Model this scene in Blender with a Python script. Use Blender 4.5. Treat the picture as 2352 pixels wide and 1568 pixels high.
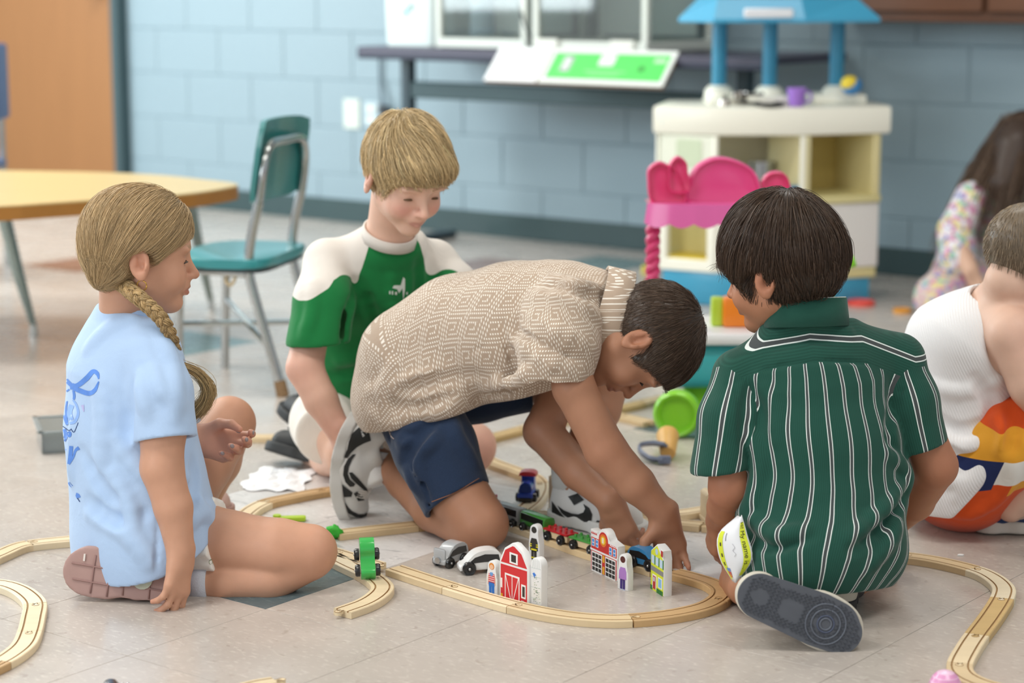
import bpy, bmesh, math, random
import numpy as np
from mathutils import Vector, Matrix
random.seed(7)
RNG = np.random.default_rng(7)
C = bpy.context.scene.collection
sc = bpy.context.scene
for o in list(bpy.data.objects):
    bpy.data.objects.remove(o)

# ------------------------------------------------------------------ camera
FPX, PITCH, CAMH = 4700.0, math.radians(10.06), 1.04
cam = bpy.data.cameras.new('camera')
cam.sensor_width = 36.0
cam.lens = 36.0 * FPX / 2352.0
cam.clip_end = 60
cam.dof.use_dof = True
cam.dof.focus_distance = 3.48
cam.dof.aperture_fstop = 2.8
camo = bpy.data.objects.new('camera', cam)
camo.location = (0, 0, CAMH)
camo.rotation_euler = (math.radians(90) - PITCH, 0, 0)
C.objects.link(camo)
sc.camera = camo

# ------------------------------------------------------------------ world, lamps, exposure
world = bpy.data.worlds.new('world')
sc.world = world
world.use_nodes = True
world.node_tree.nodes['Background'].inputs[0].default_value = (0.93, 0.97, 1.0, 1)
world.node_tree.nodes['Background'].inputs[1].default_value = 0.42
def area(name, loc, direction, sx, sy, power, col):
    l = bpy.data.lights.new(name, 'AREA')
    l.shape = 'RECTANGLE'; l.size = sx; l.size_y = sy; l.energy = power; l.color = col
    o = bpy.data.objects.new(name, l)
    o.location = loc
    o.rotation_euler = Vector(direction).to_track_quat('-Z', 'Y').to_euler()
    C.objects.link(o)
    return o
WARM = (1.0, 0.965, 0.91)
for i, (x, y) in enumerate([(-1.6, 2.6), (1.2, 2.4), (-1.9, 5.2), (0.9, 4.9), (-2.6, 7.6), (0.3, 6.6)]):
    area('ceiling_light', (x, y, 2.78), (0, 0, -1), 1.2, 0.6, (21, 16, 26, 11, 30, 0.6)[i], WARM)
area('window_light', (-4.3, 7.4, 1.65), (1, 0.12, -0.16), 2.8, 1.6, 92, (0.84, 0.955, 1.0))
area('window_light', (-3.2, 0.6, 1.9), (0.8, 0.75, -0.35), 2.0, 1.6, 34, (0.9, 0.96, 1.0))
sc.view_settings.view_transform = 'Standard'
sc.view_settings.look = 'None'
sc.view_settings.gamma = 1.0
sc.view_settings.use_curve_mapping = False
sc.view_settings.exposure = 0.66
sc.cycles.max_bounces = 10
sc.cycles.transmission_bounces = 14
sc.cycles.use_denoising = True
sc.cycles.sample_clamp_indirect = 6.0

# ------------------------------------------------------------------ geometry of the view: where a point of the place stands
_FW = np.array([0, math.cos(PITCH), -math.sin(PITCH)])
_UP = np.array([0, math.sin(PITCH), math.cos(PITCH)])
_RT = np.array([1.0, 0, 0])
EYE = np.array([0, 0, CAMH])
def ray(x, y):
    return _FW + (x - 1176) / FPX * _RT - (y - 784) / FPX * _UP
def gp(x, y, z=0.0):                       # point at height z
    r = ray(x, y)
    return EYE + (z - CAMH) / r[2] * r
def pd(x, y, d):                           # point at distance d (world Y)
    r = ray(x, y)
    return EYE + d / r[1] * r
# tile grid of the floor: U runs to the back wall, V along it to the left
A2 = math.radians(37.81)
U3 = np.array([math.sin(A2), math.cos(A2), 0]); V3 = np.array([-math.cos(A2), math.sin(A2), 0])
G0 = gp(610, 1398)
TILE = 0.3048
WALLU = 13.73 * TILE
def uv(u, v, z=0.0):                       # metres in the room's own axes
    return G0 + u * U3 + v * V3 + np.array([0, 0, z])
def pw(x, y, du=0.0):                      # point on a plane du in front of the back wall
    r = ray(x, y)
    n = U3
    t = ((G0 + (WALLU - du) * U3 - EYE) @ n) / (r @ n)
    return EYE + t * r
def ruv(p):
    q = np.asarray(p) - G0
    return q @ U3, q @ V3, q[2]

# ------------------------------------------------------------------ materials
def lin(c):
    if isinstance(c, str):
        c = tuple(int(c[i:i+2], 16) / 255 for i in (0, 2, 4))
    elif max(c) > 1.0:
        c = tuple(v / 255 for v in c)
    return tuple(v / 12.92 if v <= 0.04045 else ((v + 0.055) / 1.055) ** 2.4 for v in c)
def new_mat(name):
    m = bpy.data.materials.new(name); m.use_nodes = True
    nt = m.node_tree
    return m, nt, nt.nodes['Principled BSDF']
def node(nt, typ, **kw):
    n = nt.nodes.new(typ)
    for k, v in kw.items():
        if k.startswith('i_'):
            n.inputs[k[2:].replace('_', ' ')].default_value = v
        else:
            setattr(n, k, v)
    return n
def mth(nt, op, a, b=None, c=None):
    n = nt.nodes.new('ShaderNodeMath'); n.operation = op
    for i, v in enumerate((a, b, c)):
        if v is None: continue
        if isinstance(v, (int, float)): n.inputs[i].default_value = v
        else: nt.links.new(v, n.inputs[i])
    return n.outputs[0]
def mixc(nt, f, a, b):
    n = nt.nodes.new('ShaderNodeMix'); n.data_type = 'RGBA'
    for i, v in ((0, f), (6, a), (7, b)):
        if isinstance(v, (int, float)): n.inputs[i].default_value = v
        elif isinstance(v, tuple): n.inputs[i].default_value = (*v[:3], 1)
        else: nt.links.new(v, n.inputs[i])
    return n.outputs[2]
_MC = {}
def M(col, rough=0.5, metal=0.0, noise=None, bump=None, spec=0.5, trans=0.0, coat=0.0, sss=0.0, name=None):
    """plain painted / moulded material with optional mottling and fine relief"""
    key = (col if isinstance(col, str) else tuple(col), rough, metal, noise, bump, spec, trans, coat, sss)
    if key in _MC: return _MC[key]
    m, nt, b = new_mat(name or 'surface')
    c = lin(col)
    b.inputs['Base Color'].default_value = (*c, 1)
    b.inputs['Roughness'].default_value = rough
    b.inputs['Metallic'].default_value = metal
    b.inputs['Specular IOR Level'].default_value = spec
    b.inputs['Transmission Weight'].default_value = trans
    b.inputs['Coat Weight'].default_value = coat
    b.inputs['Coat Roughness'].default_value = 0.12
    b.inputs['Subsurface Weight'].default_value = sss
    b.inputs['Subsurface Radius'].default_value = (0.01, 0.006, 0.004)
    tc = node(nt, 'ShaderNodeTexCoord')
    if noise:
        n = node(nt, 'ShaderNodeTexNoise', i_Scale=noise[0], i_Detail=4.0)
        nt.links.new(tc.outputs['Object'], n.inputs['Vector'])
        f = mth(nt, 'MULTIPLY_ADD', n.outputs['Fac'], 2 * noise[1], 1 - noise[1])
        mm = nt.nodes.new('ShaderNodeVectorMath'); mm.operation = 'SCALE'
        mm.inputs[0].default_value = c
        nt.links.new(f, mm.inputs['Scale'])
        nt.links.new(mm.outputs[0], b.inputs['Base Color'])
    if bump:
        n = node(nt, 'ShaderNodeTexNoise', i_Scale=bump[0], i_Detail=3.0)
        nt.links.new(tc.outputs['Object'], n.inputs['Vector'])
        bp = node(nt, 'ShaderNodeBump', i_Strength=bump[1], i_Distance=0.002)
        nt.links.new(n.outputs['Fac'], bp.inputs['Height'])
        nt.links.new(bp.outputs[0], b.inputs['Normal'])
    _MC[key] = m
    return m
def wood(col, grain=0.16, rough=0.5, scale=14.0, axis=0):
    key = ('wood', col if isinstance(col, str) else tuple(col), grain, rough, scale, axis)
    if key in _MC: return _MC[key]
    m, nt, b = new_mat('wood')
    c = lin(col)
    tc = node(nt, 'ShaderNodeTexCoord')
    mp = node(nt, 'ShaderNodeMapping')
    s = [scale * 6] * 3; s[axis] = scale * 0.5
    mp.inputs['Scale'].default_value = s
    nt.links.new(tc.outputs['Object'], mp.inputs[0])
    n = node(nt, 'ShaderNodeTexNoise', i_Scale=1.0, i_Detail=5.0, i_Distortion=0.6)
    nt.links.new(mp.outputs[0], n.inputs['Vector'])
    oi = node(nt, 'ShaderNodeObjectInfo')
    f = mth(nt, 'MULTIPLY_ADD', n.outputs['Fac'], 2 * grain, 1 - grain)
    f = mth(nt, 'MULTIPLY', f, mth(nt, 'MULTIPLY_ADD', oi.outputs['Random'], 0.16, 0.92))
    mm = nt.nodes.new('ShaderNodeVectorMath'); mm.operation = 'SCALE'
    mm.inputs[0].default_value = c
    nt.links.new(f, mm.inputs['Scale'])
    nt.links.new(mm.outputs[0], b.inputs['Base Color'])
    b.inputs['Roughness'].default_value = rough
    bp = node(nt, 'ShaderNodeBump', i_Strength=0.15, i_Distance=0.001)
    nt.links.new(n.outputs['Fac'], bp.inputs['Height'])
    nt.links.new(bp.outputs[0], b.inputs['Normal'])
    _MC[key] = m
    return m

# ------------------------------------------------------------------ objects
def props(o, label=None, cat=None, group=None, kind=None):
    if label: o['label'] = label
    if cat: o['category'] = cat
    if group: o['group'] = group
    if kind: o['kind'] = kind
    return o
def thing(name, label, cat, loc=(0, 0, 0), rotz=0.0, group=None):
    o = bpy.data.objects.new(name, None); C.objects.link(o)
    o.location = tuple(loc); o.rotation_euler = (0, 0, rotz); o.empty_display_size = 0.05
    return props(o, label, cat, group)
def link_mesh(name, me, mats, parent=None):
    o = bpy.data.objects.new(name, me)
    for m in (mats if isinstance(mats, (list, tuple)) else [mats]):
        if m is not None: me.materials.append(m)
    C.objects.link(o)
    if parent is not None: o.parent = parent
    return o
def obj(name, bm, mats, parent=None, smooth=False):
    me = bpy.data.meshes.new(name)
    bmesh.ops.recalc_face_normals(bm, faces=bm.faces[:])
    if smooth:
        for f in bm.faces: f.smooth = True
    bm.to_mesh(me); bm.free()
    if smooth and smooth != 'all':
        try: me.set_sharp_from_angle(angle=math.radians(42))
        except Exception: pass
    return link_mesh(name, me, mats, parent)
def copy_tree(o, parent=None):
    c = o.copy(); C.objects.link(c)
    if parent is not None: c.parent = parent
    for ch in list(o.children): copy_tree(ch, c)
    return c
def B(): return bmesh.new()
def frame(x=None, y=None, z=None, o=(0, 0, 0)):
    """4x4 from axes (two of three given are enough)"""
    v = [None if a is None else Vector(a).normalized() for a in (x, y, z)]
    if v[2] is None: v[2] = v[0].cross(v[1]).normalized(); v[1] = v[2].cross(v[0])
    elif v[0] is None: v[0] = v[1].cross(v[2]).normalized(); v[1] = v[2].cross(v[0])
    else: v[1] = v[2].cross(v[0]).normalized(); v[0] = v[1].cross(v[2])
    m = Matrix.Identity(4)
    for i in range(3):
        for j in range(3): m[j][i] = v[i][j]
        m[i][3] = o[i]
    return m
def box(bm, c, s, mx=None, bev=0.0, seg=1, mi=0):
    r = bmesh.ops.create_cube(bm, size=1.0)
    vs = r['verts']
    bmesh.ops.scale(bm, verts=vs, vec=s)
    bmesh.ops.translate(bm, verts=vs, vec=c)
    fs = list({f for v in vs for f in v.link_faces})
    if bev > 0:
        es = list({e for v in vs for e in v.link_edges})
        q = bmesh.ops.bevel(bm, geom=es, offset=bev, segments=seg, profile=0.5, affect='EDGES')
        vs = list({v for f in q['faces'] for v in f.verts} | {v for v in vs if v.is_valid})
        fs = list({f for v in vs for f in v.link_faces})
    for f in fs: f.material_index = mi
    if mx is not None: bmesh.ops.transform(bm, matrix=mx, verts=vs)
    return vs
def cyl(bm, a, b, r, r2=None, n=16, caps=True, mi=0):
    a = Vector(a); b = Vector(b); d = b - a
    r2 = r if r2 is None else r2
    q = bmesh.ops.create_cone(bm, cap_ends=caps, segments=n, radius1=r, radius2=r2, depth=d.length)
    mx = Matrix.Translation((a + b) / 2) @ d.to_track_quat('Z', 'Y').to_matrix().to_4x4()
    bmesh.ops.transform(bm, matrix=mx, verts=q['verts'])
    for f in {f for v in q['verts'] for f in v.link_faces}: f.material_index = mi
    return q['verts']
def ball(bm, c, r, n=16, m=10, mx=None, mi=0):
    q = bmesh.ops.create_uvsphere(bm, u_segments=n, v_segments=m, radius=1.0)
    r = (r, r, r) if isinstance(r, (int, float)) else r
    bmesh.ops.scale(bm, verts=q['verts'], vec=r)
    if mx is not None: bmesh.ops.transform(bm, matrix=mx, verts=q['verts'])
    bmesh.ops.translate(bm, verts=q['verts'], vec=c)
    for f in {f for v in q['verts'] for f in v.link_faces}: f.material_index = mi
    return q['verts']
def catmull(P, n=8, closed=False):
    P = [np.asarray(p, float) for p in P]
    out = []
    N = len(P)
    rng = range(N if closed else N - 1)
    for i in rng:
        p0 = P[(i - 1) % N] if (closed or i > 0) else 2 * P[0] - P[1]
        p1 = P[i]; p2 = P[(i + 1) % N]
        p3 = P[(i + 2) % N] if (closed or i + 2 < N) else 2 * P[-1] - P[-2]
        for k in range(n):
            t = k / n
            out.append(0.5 * ((2 * p1) + (-p0 + p2) * t + (2 * p0 - 5 * p1 + 4 * p2 - p3) * t * t + (-p0 + 3 * p1 - 3 * p2 + p3) * t ** 3))
    if not closed: out.append(P[-1])
    return np.array(out)
def tube(bm, P, r, n=8, caps=True, mi=0):
    """swept round bar; r number or list"""
    P = [Vector(p) for p in P]
    R = [r] * len(P) if isinstance(r, (int, float)) else list(r)
    prev = None; rings = []
    nrm = None
    for i, p in enumerate(P):
        d = (P[min(i + 1, len(P) - 1)] - P[max(i - 1, 0)]).normalized()
        if nrm is None:
            nrm = d.orthogonal().normalized()
        nrm = (nrm - d * nrm.dot(d)).normalized()
        bn = d.cross(nrm)
        ring = [bm.verts.new(p + R[i] * (math.cos(2 * math.pi * k / n) * nrm + math.sin(2 * math.pi * k / n) * bn)) for k in range(n)]
        if prev:
            for k in range(n):
                f = bm.faces.new((prev[k], prev[(k + 1) % n], ring[(k + 1) % n], ring[k])); f.material_index = mi
        prev = ring; rings.append(ring)
    if caps:
        bm.faces.new(rings[0][::-1]).material_index = mi; bm.faces.new(rings[-1]).material_index = mi
def prism(bm, pts, h0, h1, mx=None, mi=0, bev=0.0):
    """extruded outline: pts in local xy, from z=h0 to h1"""
    a = [bm.verts.new((x, y, h0)) for x, y in pts]
    b = [bm.verts.new((x, y, h1)) for x, y in pts]
    n = len(pts)
    fs = [bm.faces.new(a[::-1]), bm.faces.new(b)]
    for i in range(n):
        fs.append(bm.faces.new((a[i], a[(i + 1) % n], b[(i + 1) % n], b[i])))
    vs = a + b
    for f in fs: f.material_index = mi
    if bev > 0:
        es = list({e for f in fs[:2] for e in f.edges})
        q = bmesh.ops.bevel(bm, geom=es, offset=bev, segments=2, profile=0.5, affect='EDGES')
        vs = list({v for f in q['faces'] for v in f.verts} | {v for v in vs if v.is_valid})
        for v in vs:
            for f in v.link_faces: f.material_index = mi
    if mx is not None: bmesh.ops.transform(bm, matrix=mx, verts=vs)
    return vs
def lathe(bm, prof, n=20, mx=None, mi=0):
    """prof: list of (r, z)"""
    rings = []; vs = []
    for r, z in prof:
        ring = [bm.verts.new((r * math.cos(2 * math.pi * k / n), r * math.sin(2 * math.pi * k / n), z)) for k in range(n)]
        rings.append(ring); vs += ring
    for a, b in zip(rings, rings[1:]):
        for k in range(n):
            bm.faces.new((a[k], a[(k + 1) % n], b[(k + 1) % n], b[k])).material_index = mi
    for ring in (rings[0], rings[-1]):
        try: bm.faces.new(ring).material_index = mi
        except ValueError: pass
    if mx is not None: bmesh.ops.transform(bm, matrix=mx, verts=vs)
    return vs
def arc(cx, cy, r, a0, a1, n=10):
    return [(cx + r * math.cos(math.radians(a0 + (a1 - a0) * i / n)), cy + r * math.sin(math.radians(a0 + (a1 - a0) * i / n))) for i in range(n + 1)]
def rrect(w, h, r, n=4, cx=0.0, cy=0.0):
    x, y = w / 2 - r, h / 2 - r
    return (arc(cx + x, cy + y, r, 0, 90, n) + arc(cx - x, cy + y, r, 90, 180, n) + arc(cx - x, cy - y, r, 180, 270, n) + arc(cx + x, cy - y, r, 270, 360, n))
# ================================================================== room
def vct(col, fl1, fl2, vein=0.0):
    """vinyl composition tile: mottled base with pale and dark flecks, waxed"""
    m, nt, b = new_mat('vinyl_tile')
    g = node(nt, 'ShaderNodeNewGeometry')
    sp = node(nt, 'ShaderNodeMapping'); sp.inputs['Rotation'].default_value = (0, 0, A2)
    nt.links.new(g.outputs['Position'], sp.inputs[0])
    st = node(nt, 'ShaderNodeMapping'); st.inputs['Scale'].default_value = (1.0, 2.6, 1.0)
    nt.links.new(sp.outputs[0], st.inputs[0])
    def nz(scale, det=4.0, src=st, dist=0.4):
        n = node(nt, 'ShaderNodeTexNoise', i_Scale=scale, i_Detail=det, i_Distortion=dist)
        nt.links.new(src.outputs[0], n.inputs['Vector'])
        return n.outputs['Fac']
    def ramp(v, a, c):
        n = node(nt, 'ShaderNodeMapRange'); n.inputs[1].default_value = a; n.inputs[2].default_value = c
        nt.links.new(v, n.inputs[0]); return n.outputs[0]
    base = mixc(nt, ramp(nz(7, 5.0, sp), 0.3, 0.7), tuple(v * 0.93 for v in lin(col)), tuple(min(1, v * 1.07) for v in lin(col)))
    base = mixc(nt, mth(nt, 'MULTIPLY', ramp(nz(60, 3.0), 0.56, 0.68), 0.6), base, lin(fl1))
    base = mixc(nt, mth(nt, 'MULTIPLY', ramp(nz(48, 3.0, sp), 0.63, 0.72), 0.5), base, lin(fl2))
    if vein:
        base = mixc(nt, mth(nt, 'MULTIPLY', ramp(nz(16, 6.0, st, 1.5), 0.58, 0.70), vein), base, lin('8e8d90'))
    nt.links.new(base, b.inputs['Base Color'])
    nt.links.new(ramp(nz(5, 3.0, sp), -0.25, 2.6), b.inputs['Roughness'])
    b.inputs['Specular IOR Level'].default_value = 0.5
    bp = node(nt, 'ShaderNodeBump', i_Strength=0.06, i_Distance=0.002)
    nt.links.new(nz(9, 4.0, sp), bp.inputs['Height'])
    nt.links.new(bp.outputs[0], b.inputs['Normal'])
    return m
TILE_M = {'beige': vct('beb5ad', 'd8d1c8', '9d9085'), 'white': vct('dcd9d7', 'f0eeec', 'cfcbc9', 0.55),
          'teal': vct('566a70', '77888b', '50605f'), 'brown': vct('8d6b5e', 'a28676', '70544a'), 'green': vct('6c8585', '8ba09e', '56706e')}
floor = props(link_mesh('floor', bpy.data.meshes.new('floor'), None), kind='structure')
bm = B()
slab = [uv(-14 * TILE, -16 * TILE, -0.004), uv(-14 * TILE, 26 * TILE, -0.004), uv(14.2 * TILE, 26 * TILE, -0.004), uv(14.2 * TILE, -16 * TILE, -0.004)]
bm.faces.new([bm.verts.new(p) for p in slab])
bm.to_mesh(floor.data); bm.free(); floor.data.materials.append(M('4d453e', 0.6))
GAP = 0.0005
tm = {}
for k, mt in TILE_M.items():
    bm = B()
    s = TILE - 2 * GAP
    box(bm, (0, 0, -0.0018), (s, s, 0.0036), bev=0.0004)
    me = bpy.data.meshes.new('floor_tile'); bm.to_mesh(me); bm.free(); me.materials.append(mt); tm[k] = me
special = {(0, 0): 'teal', (1, 0): 'white', (1, 1): 'white', (2, -2): 'white', (2, -1): 'white', (2, 0): 'white', (2, 1): 'white',
           (5, 0): 'teal', (5, 6): 'green', (11, 7): 'brown', (12, 6): 'green', (10, 5): 'green', (5, 1): 'beige', (8, 11): 'brown'}
cells = []
for i in range(-8, 14):
    for j in range(-9, 22):
        p = uv((i + .5) * TILE, (j + .5) * TILE)
        q = p - EYE; dz = q @ _FW
        if dz < 0.6: continue
        x = 1176 + FPX * (q @ _RT) / dz; y = 784 - FPX * (q @ _UP) / dz
        m = 0.26 * FPX / dz
        if -m < x < 2352 + m and y < 1568 + m: cells.append((dz, i, j))
cells.sort()
near = {(i, j) for _, i, j in cells[:296]}
rotz = math.atan2(U3[1], U3[0])
rest = B()
for i in range(-14, 14):
    for j in range(-16, 26):
        p = uv((i + .5) * TILE, (j + .5) * TILE)
        if (i, j) in near:
            o = bpy.data.objects.new('floor_tile', tm[special.get((i, j), 'beige')])
            o.location = p; o.rotation_euler = (0, 0, rotz); C.objects.link(o); o.parent = floor
        else:
            box(rest, (0, 0, -0.0018), (TILE - 2 * GAP, TILE - 2 * GAP, 0.0036), Matrix.Translation(p) @ Matrix.Rotation(rotz, 4, 'Z'))
props(obj('floor_tile', rest, TILE_M['beige'], floor), kind='stuff')

# back wall of painted block, 16 x 8 inch courses
PAINT = M('8fa4ae', 0.45, noise=(2.0, 0.04), bump=(220, 0.25))
DOORX = -((pw(291, 300) - uv(WALLU, 0)) @ V3)
wallm = frame(x=-V3, y=U3, z=(0, 0, 1), o=uv(WALLU, 0))      # local x right along the wall, y into the wall
wall = props(thing('wall_back', None, None), kind='structure'); wall.matrix_world = wallm
bm = B(); box(bm, (DOORX + 3.5, 0.1045, 1.42), (11.4, 0.2, 2.84)); obj('wall_core', bm, PAINT, wall)
BW, BH = 0.4064, 0.2032
bm = B()
fr = [(-BW/2, 0.012, -BH/2), (BW/2, 0.012, -BH/2), (BW/2, 0.012, BH/2), (-BW/2, 0.012, BH/2)]
e1, e2 = 0.0035, 0.009
def qd(e, y): return [bm.verts.new(v) for v in ((-BW/2 + e, y, -BH/2 + e), (BW/2 - e, y, -BH/2 + e), (BW/2 - e, y, BH/2 - e), (-BW/2 + e, y, BH/2 - e))]
a, b2, c2 = qd(0.0005, 0.0042), qd(0.003, 0.0015), qd(0.0065, 0.0)
for p, q in ((a, b2), (b2, c2)):
    for k in range(4): bm.faces.new((p[k], p[(k+1) % 4], q[(k+1) % 4], q[k]))
bm.faces.new(c2)
bmesh.ops.recalc_face_normals(bm, faces=bm.faces[:])
for f in bm.faces:
    if f.normal.y > 0 and len(f.verts) == 4 and abs(f.normal.y) > .9: f.normal_flip()
blk = bpy.data.meshes.new('block'); bm.to_mesh(blk); bm.free(); blk.materials.append(PAINT)
bx0 = -(pw(2020, 300) - uv(WALLU, 0)) @ V3                   # a head joint seen at the right
far = B()
for r in range(14):
    for n in range(-14, 13):
        x = (n + (0.5 if r % 2 else 0.0)) * BW + 0.07
        if x < DOORX - 2 or x > DOORX + 9: continue
        if DOORX - 1.1 < x < DOORX + 0.0 and r < 10: continue      # the door stands here
        if r < 7 and DOORX <= x < DOORX + 6.4:
            o = bpy.data.objects.new('block', blk); o.location = (x, 0, (r + .5) * BH); C.objects.link(o); o.parent = wall
        else:
            box(far, (x, 0.008, (r + .5) * BH), (BW - 0.004, 0.016, BH - 0.004))
props(obj('block', far, PAINT, wall), kind='stuff')
# vinyl cove base, teal
bm = B()
prism(bm, [(-0.012, 0.0), (-0.004, 0.004), (-0.003, 0.096), (0.006, 0.1), (0.006, 0.0)], DOORX + 0.03, DOORX + 9)
mx = wallm @ frame(x=(0, 1, 0), y=(0, 0, 1), z=(1, 0, 0))
bmesh.ops.transform(bm, matrix=mx, verts=bm.verts[:])
props(obj('baseboard_back', bm, M('344a4c', 0.4, noise=(6, 0.1))), kind='structure')
# wooden door at the left end with its dark steel frame
ex = DOORX
dr = props(thing('door_1', None, None), kind='structure'); dr.matrix_world = wallm
bm = B(); box(bm, (ex - 0.50, -0.035, 1.04), (0.96, 0.045, 2.06), bev=0.002)
obj('door_leaf', bm, wood('98693f', 0.10, 0.45, 3.0, 2), dr)
bm = B()
box(bm, (ex + 0.004, -0.02, 1.05), (0.05, 0.09, 2.1), bev=0.003); box(bm, (ex - 1.0, -0.02, 1.05), (0.05, 0.09, 2.1), bev=0.003); box(bm, (ex - 0.5, -0.02, 2.115), (1.06, 0.09, 0.05), bev=0.003)
obj('door_frame', bm, M('3d5257', 0.45), dr)
bm = B(); cyl(bm, (ex - 0.09, -0.06, 0.98), (ex - 0.09, -0.105, 0.98), 0.012); ball(bm, (ex - 0.09, -0.125, 0.98), 0.028)
obj('door_knob', bm, M('b9b4a8', 0.25, 1.0), dr, True)
# ceiling and the left wall with its windows (outside the frame, they close the room)
bm = B(); bm.faces.new([bm.verts.new(uv(a * TILE, b * TILE, 2.84)) for a, b in ((-14, -16), (-14, 22.5), (13.9, 22.5), (13.9, -16))])
props(obj('ceiling', bm, M('e8e6e0', 0.8)), kind='structure')
# wooden wall cabinet, top right, only its underside edge in the frame
p0 = pw(2003, 49, 0.26); z0 = p0[2]
lx = -((p0 - uv(WALLU, 0)) @ V3)
cab = thing('wall_cabinet', 'dark brown wooden cabinet hung on the block wall behind the play kitchen', 'cabinet', (0, 0, 0)); cab.matrix_world = wallm @ Matrix.Translation((lx - 0.22, 0, z0))
wm = wood('5a3720', 0.2, 0.4, 5.0, 0)
bm = B(); box(bm, (0.95, -0.13, 0.4), (1.9, 0.25, 0.8), bev=0.003); obj('body', bm, wm, cab)
for i in range(3):
    bm = B(); box(bm, (0.32 + 0.63 * i, -0.266, 0.41), (0.61, 0.018, 0.75), bev=0.003); d = obj('door', bm, wood('633c22', 0.2, 0.4, 5.0, 0), cab)
    bm = B(); ball(bm, (0.56 + 0.63 * i, -0.288, 0.2), 0.013); obj('knob', bm, M('9c8a62', 0.3, 1.0), d, True)
# ================================================================== things along the back wall
WB = wallm                                                   # local frame of the wall: x right, y into it, z up
def wl(x, y, du):                                            # wall-frame coordinates of what is seen at a pixel, du in front of the wall
    p = pw(x, y, du); q = p - uv(WALLU, 0)
    return np.array([-(q @ V3), -du, p[2]])
# --- long dark table
TD = 0.62
tl, tr_ = wl(822, 108, TD), wl(1752, 132, TD)
tz = (tl[2] + tr_[2]) / 2
tx0, tx1 = tl[0], tr_[0]
tab = thing('folding_table', 'long dark navy folding table carrying two glass tanks against the block wall', 'table'); tab.matrix_world = WB
NAVY = M('272d42', 0.5)
bm = B(); box(bm, ((tx0 + tx1) / 2, -TD / 2 - 0.02, tz - 0.014), (tx1 - tx0, TD - 0.04, 0.028), bev=0.004)
obj('tabletop', bm, M('4d4b5c', 0.4, noise=(5, .08)), tab)
bm = B(); box(bm, ((tx0 + tx1) / 2, -TD + 0.012, tz - 0.022), (tx1 - tx0 + 0.02, 0.022, 0.046), bev=0.006); box(bm, (tx0 - 0.002, -TD / 2, tz - 0.022), (0.022, TD - 0.03, 0.046), bev=0.006)
obj('edge_band', bm, NAVY, tab)
lg = wl(938, 200, 0.40)
STEEL = M('31454e', 0.4)
for x in (lg[0], tx1 - 0.2):
    bm = B(); box(bm, (x, -0.40, (tz - 0.03) / 2), (0.05, 0.045, tz - 0.03), bev=0.006)
    g_ = obj('leg', bm, STEEL, tab)
    bm = B(); box(bm, (x, -0.36, 0.018), (0.05, 0.46, 0.03), bev=0.006); obj('foot_bar', bm, STEEL, g_)
zb = wl(1200, 216, 0.40)
bm = B(); box(bm, ((lg[0] + tx1 - 0.2) / 2, -0.40, zb[2]), (tx1 - 0.2 - lg[0], 0.03, 0.065), bev=0.006); obj('stretcher', bm, M('3d565b', 0.5), tab)
# --- glass tanks with pale frames
FR = M('dfe5de', 0.4); GL = M('dfe6e4', 0.03, trans=0.95, spec=0.3)
def tank(name_label, xl, xr, du0, du1, h, extra):
    a, b = wl(xl, 100, du0), wl(xr, 100, du0)
    w, d = b[0] - a[0], du0 - du1
    t = thing('glass_tank', name_label, 'tank', group=None); t.matrix_world = WB @ Matrix.Translation((a[0], -du0, tz + .001))
    p = 0.026
    for x in (p / 2, w - p / 2):
        for y in (p / 2, d - p / 2):
            bm = B(); box(bm, (x, y, h / 2), (p, p, h), bev=0.004); obj('corner_post', bm, FR, t)
    for z in (0.02, h - 0.02):
        bm = B()
        for y in (p / 2, d - p / 2): box(bm, (w / 2, y, z), (w - p, p * .9, 0.035), bev=0.003)
        for x in (p / 2, w - p / 2): box(bm, (x, d / 2, z), (p * .9, d - p, 0.035), bev=0.003)
        obj('frame_rail', bm, FR, t)
    for (c, s) in (((w / 2, p / 2, h / 2), (w - p, 0.004, h - .06)), ((w / 2, d - p / 2, h / 2), (w - p, 0.004, h - .06)), ((p / 2, d / 2, h / 2), (0.004, d - p, h - .06)), ((w - p / 2, d / 2, h / 2), (0.004, d - p, h - .06))):
        bm = B(); box(bm, c, s); obj('glass_pane', bm, GL, t)
    bm = B(); box(bm, (w / 2, d / 2, 0.022), (w - 2 * p, d - 2 * p, 0.03), bev=.004); obj('base_tray', bm, M('c0c7ba', .7, noise=(20, .15)), t)
    for e in extra: e(t, w, d)
    return t
def clips(t, w, d):
    for x in (w * .14, w * .8):
        bm = B(); box(bm, (x, -0.004, 0.024), (w * .2, 0.012, 0.04), bev=.003); obj('clip', bm, M('e9ece4', .35), t)
def inner_lightener(t, w, d):  # pale sheet added inside to lighten the tank's dark interior
    bm = B(); box(bm, (w / 2, d - 0.05, 0.3), (w - .08, 0.006, 0.5)); obj('lightening_panel', bm, M('c2cac8', .5), t)
def inner_post(t, w, d):
    bm = B(); box(bm, (w * .42, d - 0.06, 0.28), (0.02, 0.02, 0.5)); obj('inner_post', bm, M('a98f78', .6), t)
    bm = B(); tube(bm, catmull([(w * .45, d * .6, .38), (w * .6, d * .4, .28), (w * .98, -0.012, .12), (w * 1.1, -.02, .03)], 6), 0.004, 6); obj('cable', bm, M('2a2d30', .5), t)
tank('pale framed glass tank at the left with a cable running out of it', 1000, 1208, 0.54, 0.16, 0.55, [inner_post, inner_lightener])
tank('larger pale framed glass tank at the right behind the green leaflet', 1222, 1486, 0.57, 0.14, 0.6, [clips, inner_lightener])
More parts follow.
